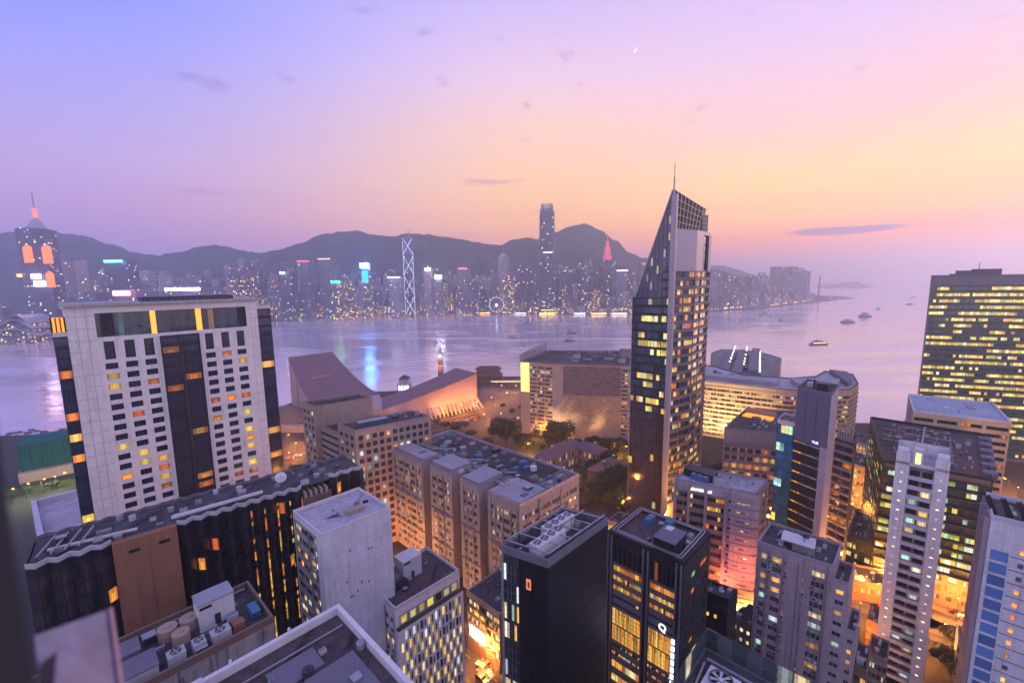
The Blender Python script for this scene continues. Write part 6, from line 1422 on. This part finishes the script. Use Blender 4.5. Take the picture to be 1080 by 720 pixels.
def dome():
    c = up(306, 451, 2); r = empty('domed_hall', (c.x-6, c.y+8, 2), 'dark egg-shaped dome beside the cultural hall', 'dome'); mb = MB(); n, mr = 24, 8
    for j in range(mr):
        t0, t1 = j/mr*math.pi/2, (j+1)/mr*math.pi/2
        for k in range(n):
            a0, a1 = 2*math.pi*k/n, 2*math.pi*(k+1)/n; P = lambda a, t: (19*math.cos(a)*math.cos(t), 15*math.sin(a)*math.cos(t), 17*math.sin(t)); mb.face([P(a0,t0), P(a1,t0), P(a1,t1), P(a0,t1)], m_brown)
    mb.build('dome_shell', r, None, True); mb = MB(); mb.box(-24,-20,0,24,-13,5,m_tan); mb.build('wall', r)
dome()
# ------------------------------------------------------------------ left shore: netted site, lawn, low hotel wing
r = empty('netted_site', (-290, 274, 2), 'teal netted construction enclosure above a pink podium at the water', 'construction site'); mb = MB()
def LL(x, y, z): return Vector((x+290, y-274, z-2))
Q = [LL(-305,262,8), LL(-276,288,8), LL(-291,305,8), LL(-320,279,8)]; mb.hexa(Q+[q+Vector((0,0,17)) for q in Q], m_green); mb.build('netting', r)
mb = MB(); Q = [LL(-303,258,2), LL(-273,284,2), LL(-291,307,2), LL(-322,279,2)]; mb.hexa(Q+[q+Vector((0,0,6)) for q in Q], m_hall); mb.build('podium_wall', r)
mb = MB()
for k in range(9):
    p = LL(-305,262,8).lerp(LL(-276,288,8), k/8)+Vector((.4,-.5,0)); mb.bar(p, p+Vector((0,0,17.5)), .25, m_dmetal)
for k in range(5): mb.bar(LL(-305,262,9+4*k)+Vector((.5,-.6,0)), LL(-276,288,9+4*k)+Vector((.5,-.6,0)), .2, m_dmetal)
mb.build('scaffold', r)
slab('lawn', [(-300,238),(-262,262),(-256,280),(-283,262),(-300,252)], 2.0, 2.05, m_grass)
for k in range(5):
    p = Vector((-292,240)).lerp(Vector((-262,270)), k/4); 
Pm = [up(41,573,30).xy, None, None, up(33,533,30).xy]; Pm[1] = Pm[0]+AV*34; Pm[2] = Pm[3]+AV*34
b = Bld('low_hotel_wing', 'low building with white roof framed by blue-grey parapet left of the pale hotel', 'building', Pm, 30, wall=m_whiteblue)
fr = b.fr(0); b.facade(fr, 0, fr[3], 3, 28, 9, 7, g_dark, ww=.5, wh=.5); b.q(fr, 0, fr[3], 28, 30, m_whiteblue); b.q(fr, 0, fr[3], 2, 3, m_whiteblue)
fr = b.fr(3); b.facade(fr, 0, fr[3], 3, 28, 8, 7, g_dark, ww=.5, wh=.5); b.q(fr, 0, fr[3], 28, 30, m_whiteblue); b.q(fr, 0, fr[3], 2, 3, m_whiteblue); plain(b, 1); plain(b, 2)
b.roof(m_roofl, 2.2, m_whiteblue, 1.6); b.clutter(4, big=.6, seed=81, lo=.3); b.finish()
# ------------------------------------------------------------------ colonial buildings on the green mound
def colonial(name, cx, cy, la, lb, h, rz, lab, roofm=m_brown, wallm_=m_hall):
    r = empty(name, (cx, cy, 2), lab, 'building', None, rz); mb = MB(); W_, D = la/2, lb/2
    nb = max(2, round(la/3.4)); 
    for (x0, y0, x1, y1) in ((-W_,-D,W_,-D), (W_,-D,W_,D), (W_,D,-W_,D), (-W_,D,-W_,-D)):
        ln = math.hypot(x1-x0, y1-y0); n = max(2, round(ln/3.4)); dx, dy = (x1-x0)/ln, (y1-y0)/ln; nx, ny = dy, -dx
        P = lambda u, z, o: Vector((x0+dx*u+nx*o, y0+dy*u+ny*o, z))
        for f in range(2):
            za, zb = h*f/2, h*(f+1)/2; w0, w1 = za+h*.10, za+h*.40
            mb.face([P(0,za,0), P(ln,za,0), P(ln,w0,0), P(0,w0,0)], wallm_); mb.face([P(0,w1,0), P(ln,w1,0), P(ln,zb,0), P(0,zb,0)], wallm_); u = 0
            for k in range(n):
                a = ln*(k+.25)/n; c = ln*(k+.75)/n; mb.face([P(u,w0,0), P(a,w0,0), P(a,w1,0), P(u,w1,0)], wallm_); u = c
                wm = MB(); wm.face([P(a,w0,-.4), P(c,w0,-.4), P(c,w1,-.4), P(a,w1,-.4)], g_warm if rnd.random() < .35 else g_dark, [(k*3+f,f*3),(k*3+f+1,f*3),(k*3+f+1,f*3+1),(k*3+f,f*3+1)]); wm.bar(P((a+c)/2,w0,-.35), P((a+c)/2,w1,-.35), .12, m_white); wm.build('window', r)
            mb.face([P(u,w0,0), P(ln,w0,0), P(ln,w1,0), P(u,w1,0)], wallm_)
    mb.build('wall', r); mb = MB(); e = .7; mb.hexa([(-W_-e,-D-e,h),(W_+e,-D-e,h),(W_+e,D+e,h),(-W_-e,D+e,h),(-W_+D*.7,-.2,h+D*.62),(W_-D*.7,-.2,h+D*.62),(W_-D*.7,.2,h+D*.62),(-W_+D*.7,.2,h+D*.62)], roofm); mb.build('roof', r)
    for x in (-W_*.5, W_*.5):
        mb = MB(); mb.box(x-.5,-1.6,h,x+.5,-.6,h+D*.62+1.4, wallm_); mb.box(x-.65,-1.75,h+D*.62+1.4,x+.65,-.45,h+D*.62+1.7, m_white); mb.build('chimney', r)
def gpt(x, y, z=2): return up(x, y, z)
g = gpt(590, 492); colonial('colonial_house', g.x, g.y, 36, 12, 12, GA, 'long pink colonial house with hipped roof and arched windows in the gardens', m_roofpink)
g = gpt(622, 489); colonial('colonial_house', g.x, g.y, 18, 12, 11, GA-1.57, 'pale cross wing at the right end of the colonial house', m_roofpink, m_tan)
g = gpt(565, 500); colonial('colonial_house', g.x, g.y, 13, 10, 8, GA, 'small green-roofed lodge lit orange beside the workshop block', m_dmetal, m_tan)
g = gpt(600, 512); colonial('colonial_house', g.x, g.y, 12, 8, 7, GA-1.57, 'little gabled house in front of the long colonial house', m_brown, m_tan)
g = gpt(640, 505); colonial('colonial_house', g.x, g.y, 22, 13, 8, GA, 'low dark-roofed terrace building near the foot of the pointed tower', m_brown, m_brown)

# ------------------------------------------------------------------ infill blocks seen in the gaps on the right
def infill(name, lab, Fp, Rp, Lp, z, wm, gl, seed, nu=5, fh=3.3, roofm=None, la=None):
    P = [up(*Fp, z).xy, None, None, up(*Lp, z).xy]; P[1] = P[0]+AV*(la or 14); P[2] = P[3]+AV*(la or 14)
    b = Bld(name, lab, 'building', P, z, wall=wm); fr = b.fr(3); b.facade(fr, 0, fr[3], 4, z-1, nu, nf(4, z-1, fh), gl, ww=.8, wh=.55, sill=.25, rec=.3, panes=3, cells=2); b.q(fr, 0, fr[3], z-1, z, wm); b.q(fr, 0, fr[3], 2, 4, wm)
    for i in (0, 1, 2): plain(b, i)
    b.roof(roofm or m_roof, .9); b.clutter(9, big=.7, seed=seed); b.finish(); return b
infill('street_block', 'amber-lit block in the gap left of the wide dark office', (917,496), None, (897,489), 24, m_tan, glass('amber_facade', .8, ORG+YEL, 1.3, (.1,.07,.04), 'cell'), 90, 5, la=20)
infill('street_block', 'grey low block behind the amber-lit block by the water', (914,470), None, (893,462), 24, m_purple, g_warm, 91, 6, la=18)
infill('street_block', 'dark clutter-roofed block below the amber-lit block', (926,580), None, (893,566), 16, m_dark, g_green, 92, 5, la=26)
infill('street_block', 'dark block with lit shopfront behind the mauve apartment block', (938,620), None, (893,612), 9, m_brick, glass('shop_amber', 1.1, ORG, 1.4, (.1,.07,.04), 'cell'), 93, 6, la=12)
infill('street_block', 'low tenement with orange-lit windows between apartment block and white tower', (914,712), None, (893,698), 24, m_brown, glass('amber_tenement', .7, ORG, 1.0, (.08,.05,.04), 'cell'), 94, 3, la=10)
infill('street_block', 'low shophouse with bright orange shopfronts just left of the white tower foot', (940,668), None, (914,654), 11, m_brick, glass('shop_amber', 1.1, ORG, 1.4, (.1,.07,.04), 'cell'), 97, 4, la=9)
infill('street_block', 'flat-roofed grey block filling the gap right of the stepped apartment wing', (936,700), None, (915,690), 17, m_conc, g_mix, 98, 4, la=9)
infill('street_block', 'narrow grey-brown block between white tower and blue-panelled tower', (1034,690), None, (1010,676), 15, m_purple, g_mix, 99, 4, la=8)
infill('street_block', 'brown low block under the hotel tower beside the tiled office', (352,520), None, (318,505), 20, m_brown, g_warm, 95, 5, la=10)
infill('street_block', 'dark low block at the street corner right of the white tower', (1035,600), None, (1003,588), 12, m_brown, g_green, 96, 4, la=14)
# ------------------------------------------------------------------ paved squares and painted streets
def gquad(name, pts, z, m): slab(name, [gpt(*p).xy for p in pts], z-.02, z, m)
def street(name, p, q, w, z=2.02):
    p, q = Vector(p), Vector(q); d = (q-p).normalized(); n = Vector((-d.y, d.x)); P = [p-n*w/2, q-n*w/2, q+n*w/2, p+n*w/2]
    slab('road', [tuple(a) for a in P], z-.02, z, m_asph); mk = MB(); L_ = (q-p).length
    for k in range(int(L_/6)):
        a = p+d*(k*6+1); c = a+d*3; mk.face([(a.x-n.x*.08,a.y-n.y*.08,z+.006),(c.x-n.x*.08,c.y-n.y*.08,z+.006),(c.x+n.x*.08,c.y+n.y*.08,z+.006),(a.x+n.x*.08,a.y+n.y*.08,z+.006)], m_white)
    tag(mk.build('road_marking'), kind='structure')
    for s in (-1, 1):
        a, c = p+n*s*(w/2+1.6), q+n*s*(w/2+1.6); P = [a-n*1.6, c-n*1.6, c+n*1.6, a+n*1.6]; slab('pavement', [tuple(x) for x in P], 1.98, 2.14, m_pave)
g0, g1 = gpt(300, 492).xy, gpt(640, 452).xy
street('road', gpt(300, 488).xy, gpt(505, 438).xy, 16); street('road', gpt(505, 438).xy, gpt(660, 470).xy, 14)
street('road', gpt(510, 706).xy+BV*40, gpt(510, 706).xy-BV*60, 11); street('road', gpt(930, 640).xy-BV*30, gpt(930, 640).xy+BV*50, 10)
street('road', gpt(1020, 662).xy+BV*40-AV*2, gpt(1020, 662).xy-BV*40-AV*2, 12); street('road', gpt(905, 525).xy-AV*40, gpt(905, 525).xy+AV*60, 10)
slab('garden_ground', [tuple(gpt(*p).xy) for p in ((520,500),(560,520),(650,530),(665,490),(660,462),(570,452))], 2.02, 2.08, m_grass)
slab('promenade', [tuple(gpt(*p).xy) for p in ((500,432),(520,446),(560,442),(560,412),(508,408))], 2.02, 2.07, m_pave)

# ------------------------------------------------------------------ trees
def leafmat(name, c0, c1):
    m = bpy.data.materials.new(name); m.use_nodes = True; t = m.node_tree; b = t.nodes['Principled BSDF']; g = N(t, 'ShaderNodeTexCoord')
    n_ = N(t, 'ShaderNodeTexNoise', ins={0: g.outputs['Object'], 2: .9, 3: 4}); t.links.new(ramp(t, n_.outputs[0], [(.35, c0), (.65, c1)]), b.inputs['Base Color']); b.inputs['Roughness'].default_value = .8; return m
m_leaf = leafmat('dark_foliage', (.012,.028,.012), (.04,.062,.028)); m_trunk = wallmat('bark', (.09,.07,.055), .9, .4)
def make_tree(seed, h, R_, n=1500):
    r = random.Random(seed); root = empty('broadleaf_tree', (0,0,0)); mb = MB(); mb.cyl((0,0), .38, .22, 0, h*.45, m_trunk, 8)
    cl = []
    for k in range(11):
        an = r.uniform(0, 6.28); rr = R_*r.uniform(.15, .72); z = h*r.uniform(.48, .85); c = Vector((rr*math.cos(an), rr*math.sin(an), z)); cl.append((c, R_*r.uniform(.28, .46)))
        mb.bar((0,0,h*.35), c, .16, m_trunk)
    mb.build('trunk', root); lf = MB()
    for k in range(n):
        c, q = r.choice(cl); d = Vector((r.gauss(0,1), r.gauss(0,1), r.gauss(0,.8))).normalized(); p = c+d*q*r.uniform(.55, 1.08)
        a = Vector((r.gauss(0,1), r.gauss(0,1), r.gauss(0,.6))).normalized(); e = a.cross(d+Vector((.01,.02,.03))).normalized(); s = r.uniform(.28, .6)
        lf.face([p-a*s, p+e*s*.7, p+a*s, p-e*s*.7], m_leaf)
    lf.build('crown', root); return root
TREES = [make_tree(1, 13, 9.5, 5200), make_tree(2, 9, 6, 2800), make_tree(3, 12, 7, 3400)]
tp = [(534,468,0,1.5),(591,470,0,1.45),(516,476,1,1.1),(556,474,1,.9),(622,478,2,1),(632,474,1,1.1),(642,480,2,1),(652,476,1,1.1),(612,474,1,.9),(604,472,1,.7),(575,478,1,.7),(645,520,2,1.2),(632,528,0,.8),(655,538,1,1),(636,515,1,1),(622,535,1,.9),(648,505,1,.9),(566,460,1,.5),(548,462,1,.5),(540,436,1,.5),(530,430,1,.5),(548,432,1,.45),(470,452,1,.7),(480,456,1,.8),(490,452,1,.6),(462,448,1,.6),(312,500,1,.7),(306,506,1,.7),(528,452,1,.5),(640,492,0,.8),(626,500,1,1),(655,510,2,1),(584,474,0,.7),(547,470,1,.8),(668,480,1,.9),(1008,680,1,.8),(1016,700,2,.8),(1004,712,1,.9),(1028,716,1,.8),(760,500,1,.8),(752,512,1,.8),(580,520,1,.7),(608,524,1,.8),(650,494,1,.7),(497,462,1,.7),(30,520,1,.6),(55,516,1,.6)]
tp.sort(key=lambda a: a[0]); usedp = set(); cnt_ = 0
for k, (x, y, kind, s) in enumerate(tp):
    p = gpt(x, y); src = TREES[kind]
    lab = {0: 'broad spreading dark tree', 1: 'small round dark tree', 2: 'tall dense dark tree'}[kind]+', %s of the trees counted from the left' % (['first','second','third','fourth','fifth','sixth','seventh','eighth','ninth'][k] if k < 9 else str(k+1)+('th' if (k+1) % 100 in (11,12,13) or (k+1) % 10 not in (1,2,3) else {1:'st',2:'nd',3:'rd'}[(k+1) % 10]))
    if kind not in usedp: usedp.add(kind); src.location = p; src.rotation_euler = (0,0,k*1.3); src.scale = (s,)*3; o = src; o['label'] = lab
    else: o = copy_tree(src, p, k*1.3, lab, None, s)
    o['category'] = 'tree'; o['group'] = 'trees in the gardens and streets'

# ------------------------------------------------------------------ street lamps
def make_lamp():
    r = empty('street_lamp', (0,0,0)); mb = MB(); mb.cyl((0,0), .16, .09, 0, 8, m_dmetal, 8); mb.build('pole', r); mb = MB(); mb.bar((0,0,8), (1.6,0,8.5), .12, m_dmetal); mb.build('arm', r)
    mb = MB(); mb.box(1.1,-.22,8.36,2.0,.22,8.52,m_dmetal); mb.box(1.15,-.19,8.22,1.95,.19,8.36,glow('sodium_lamp',(255,150,45),40)); mb.build('lamp_head', r); return r
lp = [(303,470),(312,478),(307,490),(322,466),(470,440),(488,436),(505,432),(520,428),(536,422),(528,414),(545,414),(512,446),(530,446),(548,450),(562,455),(556,480),(572,462),(585,482),(606,474),(626,480),(645,478),(658,482),(545,492),(562,500),(600,520),(630,505),(648,512),(660,545),(700,552),(900,512),(908,530),(902,548),(893,590),(905,600),(920,612),(932,625),(912,630),(925,645),(905,660),(898,690),(1000,620),(1012,634),(1030,650),(1045,640),(1008,655),(1024,676),(1040,668),(505,690),(512,700),(520,712),(528,690),(516,680),(790,650),(780,662),(796,676),(765,650),(1062,520),(1072,530),(1058,545),(706,560),(12,531),(28,525),(45,520),(60,515),(74,511),(410,590),(420,610),(735,520),(430,640),(455,655),(480,665),(500,675),(640,600),(665,610),(690,610),(830,620),(850,640),(960,640),(945,600),(985,560),(885,545),(745,575),(725,600),(868,560),(345,530),(330,545),(395,545),(610,560),(840,700),(970,690)]
lp.sort(); LP = None; OD = lambda k: (['first','second','third','fourth','fifth','sixth','seventh','eighth','ninth'][k-1] if k < 10 else str(k)+('th' if k % 100 in (11,12,13) or k % 10 not in (1,2,3) else {1:'st',2:'nd',3:'rd'}[k % 10]))
for k, (x, y) in enumerate(lp):
    p = gpt(x, y, 2); rz = rnd.choice([GA, GA+1.57, GA+3.14, GA-1.57]); lab = 'orange sodium street lamp on a dark pole, %s street lamp from the left' % OD(k+1)
    if LP is None: LP = make_lamp(); LP.location = p; LP.rotation_euler = (0,0,rz); o = LP; o['label'] = lab
    else: o = copy_tree(LP, p, rz, lab)
    o['category'] = 'street lamp'; o['group'] = 'sodium street lamps'
    e = (5500 if 520 < x < 700 else 11000) if y < 560 else 10000
    if 420 < x < 505 and y > 600 or (x, y) in ((660, 545), (640, 600), (665, 610)): e = 2200
    if x < 100: e = 2500; cl_ = (.9,1,.4)
    else: cl_ = (1,.34,.05)
    lamp_light('street_light', (p.x+1.5*math.cos(rz), p.y+1.5*math.sin(rz), 9.6), e, cl_, 'POINT', .35)
# architectural lights: warm wash up the pointed tower's curved side, red wash on the stair tower's foot
for p, tgt, e, cl_, ss in (((132,196,8), (96,220,48), 420000, (1,.50,.14), 1.0), ((90,192,5), (80,204,40), 60000, (1,.45,.10), 1.2), ((75,190,5), (73,201,40), 50000, (1,.42,.10), .8), ((74,128,23), (79,143,27), 12000, (1,.18,.10), 1.9), ((68,134,16), (74,147,18), 13000, (1,.22,.09), 1.6), ((240,170,6), (210,205,40), 60000, (1,.55,.20), 1.4), ((205,180,5), (195,205,40), 120000, (1,.55,.2), 1.4), ((50,300,4), (60,326,40), 80000, (1,.65,.25), 1.5), ((30,310,4), (40,330,30), 35000, (1,.65,.25), 1.5), ((160,280,4), (165,315,25), 150000, (1,.68,.28), 1.6), ((140,300,4), (150,325,25), 110000, (1,.68,.28), 1.6)):
    o = lamp_light('facade_floodlight', p, e, cl_, 'SPOT', .6, spot_size=ss, spot_blend=.9); o.rotation_euler = (Vector(tgt)-Vector(p)).to_track_quat('-Z', 'Y').to_euler()

# ------------------------------------------------------------------ cars
m_tyre = wallmat('tyre_rubber', (.02,.02,.02), .9)
def make_car(col, nm):
    m = wallmat(nm, col, .3, .05, .5); r = empty('parked_car', (0,0,0)); mb = MB()
    prof = [(-2.2,.35),(2.2,.35),(2.25,.8),(1.2,.95),(.6,1.45),(-1.3,1.45),(-1.9,.98),(-2.25,.9)]
    n = len(prof)
    mb.face([(x,-.85,z) for x, z in prof], m); mb.face([(x,.85,z) for x, z in prof][::-1], m)
    for k in range(n): a, c = prof[k], prof[(k+1) % n]; mb.face([(a[0],.85,a[1]),(c[0],.85,c[1]),(c[0],-.85,c[1]),(a[0],-.85,a[1])][::-1], m)
    mb.build('body', r); mb = MB()
    for s in (-1, 1): mb.face([(x,.86*s,z) for x, z in ((.95,.98),(.5,1.38),(-1.2,1.38),(-1.65,1.0))][::s], g_black)
    mb.build('side_window', r); mb = MB(); mb.face([(1.17,-.75,.99),(1.17,.75,.99),(.66,.7,1.42),(.66,-.7,1.42)], g_black); mb.build('windscreen', r)
    for x in (-1.35, 1.35):
        for y in (-.8, .8):
            mb = MB(); mb.cyl((0,0), .34, .34, -.12, .12, m_tyre, 12); o = mb.build('wheel', r, (x, y, .34)); o.rotation_euler = (math.pi/2, 0, 0)
    for y in (-.6, .6):
        mb = MB(); mb.box(2.2,y-.18,.6,2.3,y+.18,.75,glow('headlight',(255,240,210),18)); mb.build('headlight', r); mb = MB(); mb.box(-2.32,y-.18,.65,-2.2,y+.18,.78,glow('tail_light',(255,30,20),10)); mb.build('tail_light', r)
    return r
cars = [make_car((.6,.1,.06), 'red_car_paint'), make_car((.55,.55,.55), 'silver_car_paint'), make_car((.03,.03,.035), 'black_car_paint')]
cp = [(508,704),(514,711),(519,698),(511,692),(1012,642),(1022,652),(1032,660),(1006,664),(1038,672),(470,447),(486,444),(500,441),(530,448),(545,452),(905,618),(915,626),(925,634),(935,642),(306,484),(314,481),(560,458),(640,468)]
cp += [(478+5*k, 445-.4*k) for k in range(5)]+[(1010+7*k, 648+5*k) for k in range(5)]+[(520+11*k, 443+2*k) for k in range(9)]+[(508+2*k, 716-5*k) for k in range(4)]+[(900+6*k, 603+7*k) for k in range(5)]
cp.sort(); first = set()
for k, (x, y) in enumerate(cp):
    ci = k % 3; p = gpt(x, y, 2.03); rz = GA+1.57+(3.14 if k % 2 else 0) if x > 500 or x < 100 else GA-.55
    lab = '%s car on the street, %s car from the left' % (('red','silver','black')[ci], OD(k+1))
    if ci not in first: first.add(ci); o = cars[ci]; o.location = p; o.rotation_euler = (0,0,rz); o['label'] = lab
    else: o = copy_tree(cars[ci], p, rz, lab)
    o['category'] = 'car'; o['group'] = 'cars on the streets'

# ------------------------------------------------------------------ boats
def ferry(name, px, py, wpx, lab, lit=False, rz=0.0, tall=1.0, cat='ferry'):
    p = up(px, py, 0); Lm = wpx/F*p.y; r = empty(name, (p.x, p.y, .2), lab, cat, None, rz); w = Lm*.11; h = Lm*.05*tall+.6; mb = MB(); hm = m_dark if not lit else m_dmetal
    mb.hexa([(-Lm*.44,-w,-.3),(Lm*.44,-w,-.3),(Lm*.44,w,-.3),(-Lm*.44,w,-.3),(-Lm*.5,-w*1.1,h),(Lm*.5,-w*1.1,h),(Lm*.5,w*1.1,h),(-Lm*.5,w*1.1,h)], hm); mb.build('hull', r)
    mb = MB(); mb.box(-Lm*.38,-w*.9,h,Lm*.36,w*.9,h+2.6*tall,m_white if not lit else m_tan); 
    if lit:
        mb.box(-Lm*.37,-w*.95,h+.7,Lm*.35,-w*.92,h+1.9*tall,glow('ferry_window_lamp',(255,205,120),1.6))
    else:
        for k in range(8): mb.box(-Lm*.36+Lm*.09*k,-w*.93,h+.9,-Lm*.31+Lm*.09*k,-w*.9,h+1.8,g_dark)
    mb.build('lower_deck', r); mb = MB(); mb.box(-Lm*.26,-w*.7,h+2.6*tall,Lm*.2,w*.7,h+4.8*tall,m_grey); mb.build('wheelhouse', r); mb = MB(); mb.bar((0,0,h+4.8*tall), (0,0,h+8*tall), .3, m_dmetal); mb.cyl((-Lm*.12,0), 1, .8, h+4.8*tall, h+6.6*tall, m_dark, 10); mb.build('funnel', r)
for a in (('ferry',863,363.5,19,'yellow-lit ferry crossing the pink water right of the pier terminal',True,.05),('ferry',894,340,15,'grey ferry left of the larger misty ferry, far right water',False,.1),('ferry',912,334,13,'larger misty grey ship just right of another ferry',False,0,1.6,'ship'),('barge',492,338,7,'small dark work boat off the Ferris wheel quay',False,.2,1,'boat'),
          ('ferry',556,341.5,9,'dark ferry in mid-harbour below the tallest tower',False,0),('barge',602,351.5,11,'long dark barge left of the pointed tower',False,.1,.8,'barge'),('boat',540,356,7,'small low dark boat in front of the mid-harbour ferry',False,0,.7,'boat'),('boat',600,359.5,12,'low barge nearest to the beige office slab',False,0,.6,'barge'),
          ('boat',823,338,5,'tiny boat to the right of the pointed tower',False,.2,1,'boat'),('boat',963,314,5,'small white-lit boat far out near the right office slab',True,0,1,'boat'),('boat',959,321,7,'faint grey boat below the white-lit far boat',False,0,.8,'boat'),('boat',926,326,4,'tiny faint boat behind the misty grey ship',False,0,1,'boat'),('boat',433,337,4,'tiny boat with a white light left of centre',True,0,1,'boat'),('boat',806,331,5,'small boat near the misty right-hand quay',False,0,.8,'boat')):
    ferry(*a)
# small craft in the shelter at far left
for k in range(16):
    x, y = rnd.uniform(6, 70), 452+rnd.uniform(0, 11); p = up(x, y, 0); mb = MB(); L_ = rnd.uniform(7, 13)
    mb.hexa([(-L_*.5,-1.2,-.2),(L_*.35,-1.2,-.2),(L_*.35,1.2,-.2),(-L_*.5,1.2,-.2),(-L_*.5,-1.5,1),(L_*.5,-.3,1.2),(L_*.5,.3,1.2),(-L_*.5,1.5,1)], m_white); mb.box(-L_*.3,-1,1,L_*.1,1,2.3,m_grey)
    o = mb.build('motor_boat', None, (p.x, p.y, .2)); o.rotation_euler = (0,0,.6+rnd.uniform(-.2,.2)); FAR.append((o, x, p.y, 'boat', 0, 0))
# ------------------------------------------------------------------ crescent moon, far out
p = ray(669, 52).normalized()*12500; mb = MB(); R_ = 55; n = 14
P1 = [(R_*math.cos(t), R_*math.sin(t)) for t in [(-1.25+2.5*k/n) for k in range(n+1)]]; P2 = [(R_*.78*math.cos(t)-R_*.02, R_*.98*math.sin(t)) for t in [(-1.25+2.5*k/n) for k in range(n+1)]]
gm = glow('moonlight', (255,240,235), 1.1)
for k in range(n): mb.hexa([(P1[k][0],-8,P1[k][1]),(P1[k+1][0],-8,P1[k+1][1]),(P2[k+1][0],-8,P2[k+1][1]),(P2[k][0],-8,P2[k][1]),(P1[k][0],8,P1[k][1]),(P1[k+1][0],8,P1[k+1][1]),(P2[k+1][0],8,P2[k+1][1]),(P2[k][0],8,P2[k][1])], gm)
o = mb.build('crescent_moon', None, (p.x, p.y, p.z+H)); o.rotation_euler = (0, .6, 0); tag(o, 'thin pale crescent moon in the upper pink sky', 'moon')
# ------------------------------------------------------------------ the viewer's own window frame, close by at left
def near(x, y, dist): d = ray(x, y).normalized(); return d*dist+Vector((0,0,H))
m_wf = wallmat('brown_window_frame', (.03,.022,.03), .5, .2)
def near_slab(px, t, m, name, lab, cat):
    P = [near(x, y, d) for x, y, d in px]; c = Vector((0,0,H)); B_ = [c+(p-c)*(1+t) for p in P]; mb = MB(); mb.hexa([B_[3],B_[2],B_[1],B_[0],P[3],P[2],P[1],P[0]], m); tag(mb.build(name), lab, cat)
near_slab([(-90,300,.5),(-27,300,.5),(44,770,.5),(-90,770,.5)], .12, m_wf, 'window_frame', 'dark blurred window frame slanting down the left edge', 'window frame')
r = empty('window_ledge', near(85, 690, 1.0), 'pale lilac blurred ledge at bottom left close to the viewer', 'ledge'); o0 = near(85, 690, 1.0)
def near_part(px, t, m, name):
    c = Vector((0,0,H)); P = [near(x, y, d) for x, y, d in px]; B_ = [c+(p-c)*(1+t)-o0 for p in P]; P = [p-o0 for p in P]; mb = MB(); mb.hexa([B_[3],B_[2],B_[1],B_[0],P[3],P[2],P[1],P[0]], m); mb.build(name, r)
near_part([(36,670,1.0),(115,642,1.12),(129,750,1.0),(46,750,.9)], .05, wallmat('pale_ledge_paint', (.38,.35,.46), .5, .5, scale=12), 'board')
near_part([(115,641,1.11),(119,640,1.11),(135,750,.99),(130,750,.99)], .06, wallmat('pink_ledge_edge', (.62,.36,.34), .6, .2), 'edge_strip')
near_part([(42,700,.93),(60,686,.95),(55,750,.88),(42,750,.88)], .02, m_wf, 'recess')
# ------------------------------------------------------------------ haze
mz = bpy.data.materials.new('haze'); mz.use_nodes = True; t = mz.node_tree; t.nodes.clear()
pv = N(t, 'ShaderNodeVolumePrincipled'); pv.inputs['Color'].default_value = (.80,.86,1,1); pv.inputs['Density'].default_value = .00029; pv.inputs['Anisotropy'].default_value = .72
ou = N(t, 'ShaderNodeOutputMaterial'); t.links.new(pv.outputs[0], ou.inputs['Volume'])
q = MB(); q.box(-9000, -800, -1.5, 9000, 12000, 470, mz); tag(q.build('haze'), kind='stuff')
# ------------------------------------------------------------------ labels of the many far towers and lamps, counted as seen
ORD = ['first','second','third','fourth','fifth','sixth','seventh','eighth','ninth']
def ordn(k): return ORD[k-1] if k < 10 else str(k)+('th' if k % 100 in (11,12,13) or k % 10 not in (1,2,3) else {1:'st',2:'nd',3:'rd'}[k % 10])
tw = sorted([f for f in FAR if f[3] not in ('lamp', 'boat')], key=lambda f: pxof((f[0].location.x, f[0].location.y, 60))[0])
cnt = {}
LM = [(39.5, 'the pyramid-topped tower'), (210, 'the violet roof sign'), (386, 'the blue-topped slim tower'), (430, 'the zigzag-lit tower'), (523.7, 'the Ferris wheel'), (577, 'the tallest far tower'), (640, 'the red-crowned tower'), (865, 'the thin chimney')]
kinds = {0: 'grey', 1: 'pale', 2: 'dark glass', 3: 'light-speckled'}; shp = {0: 'flat-topped', 1: 'stepped', 2: 'masted', 3: 'double-slab', 4: 'round'}
byl = {}
for f in tw:
    px = pxof((f[0].location.x, f[0].location.y, 60))[0]; l = min(LM, key=lambda a: abs(a[0]-px)); side = 'left' if px < l[0] else 'right'
    byl.setdefault((l[1], side, f[3], f[4]), []).append((abs(px-l[0]), f))
for (lm, side, st, cr), fs in byl.items():
    fs.sort(key=lambda a: a[0])
    for k, (_, f) in enumerate(fs):
        tag(f[0], '%s %s far tower, %s such %s of %s' % (kinds[st], shp[cr], ordn(k+1), side, lm), 'tower', 'towers across the harbour')
for k, f in enumerate(sorted([f for f in FAR if f[3] == 'lamp'], key=lambda f: f[1])):
    tag(f[0], 'small orange lamp on the far waterfront, %s of them counted from the left' % ordn(k+1), 'lamp', 'lamps along the far waterfront')
for k, f in enumerate(sorted([f for f in FAR if f[3] == 'boat'], key=lambda f: f[1])):
    tag(f[0], 'small white moored boat in the far-left shelter, %s boat there from the left' % ordn(k+1), 'boat', 'boats moored in the far-left shelter')
bpy.context.view_layer.update()
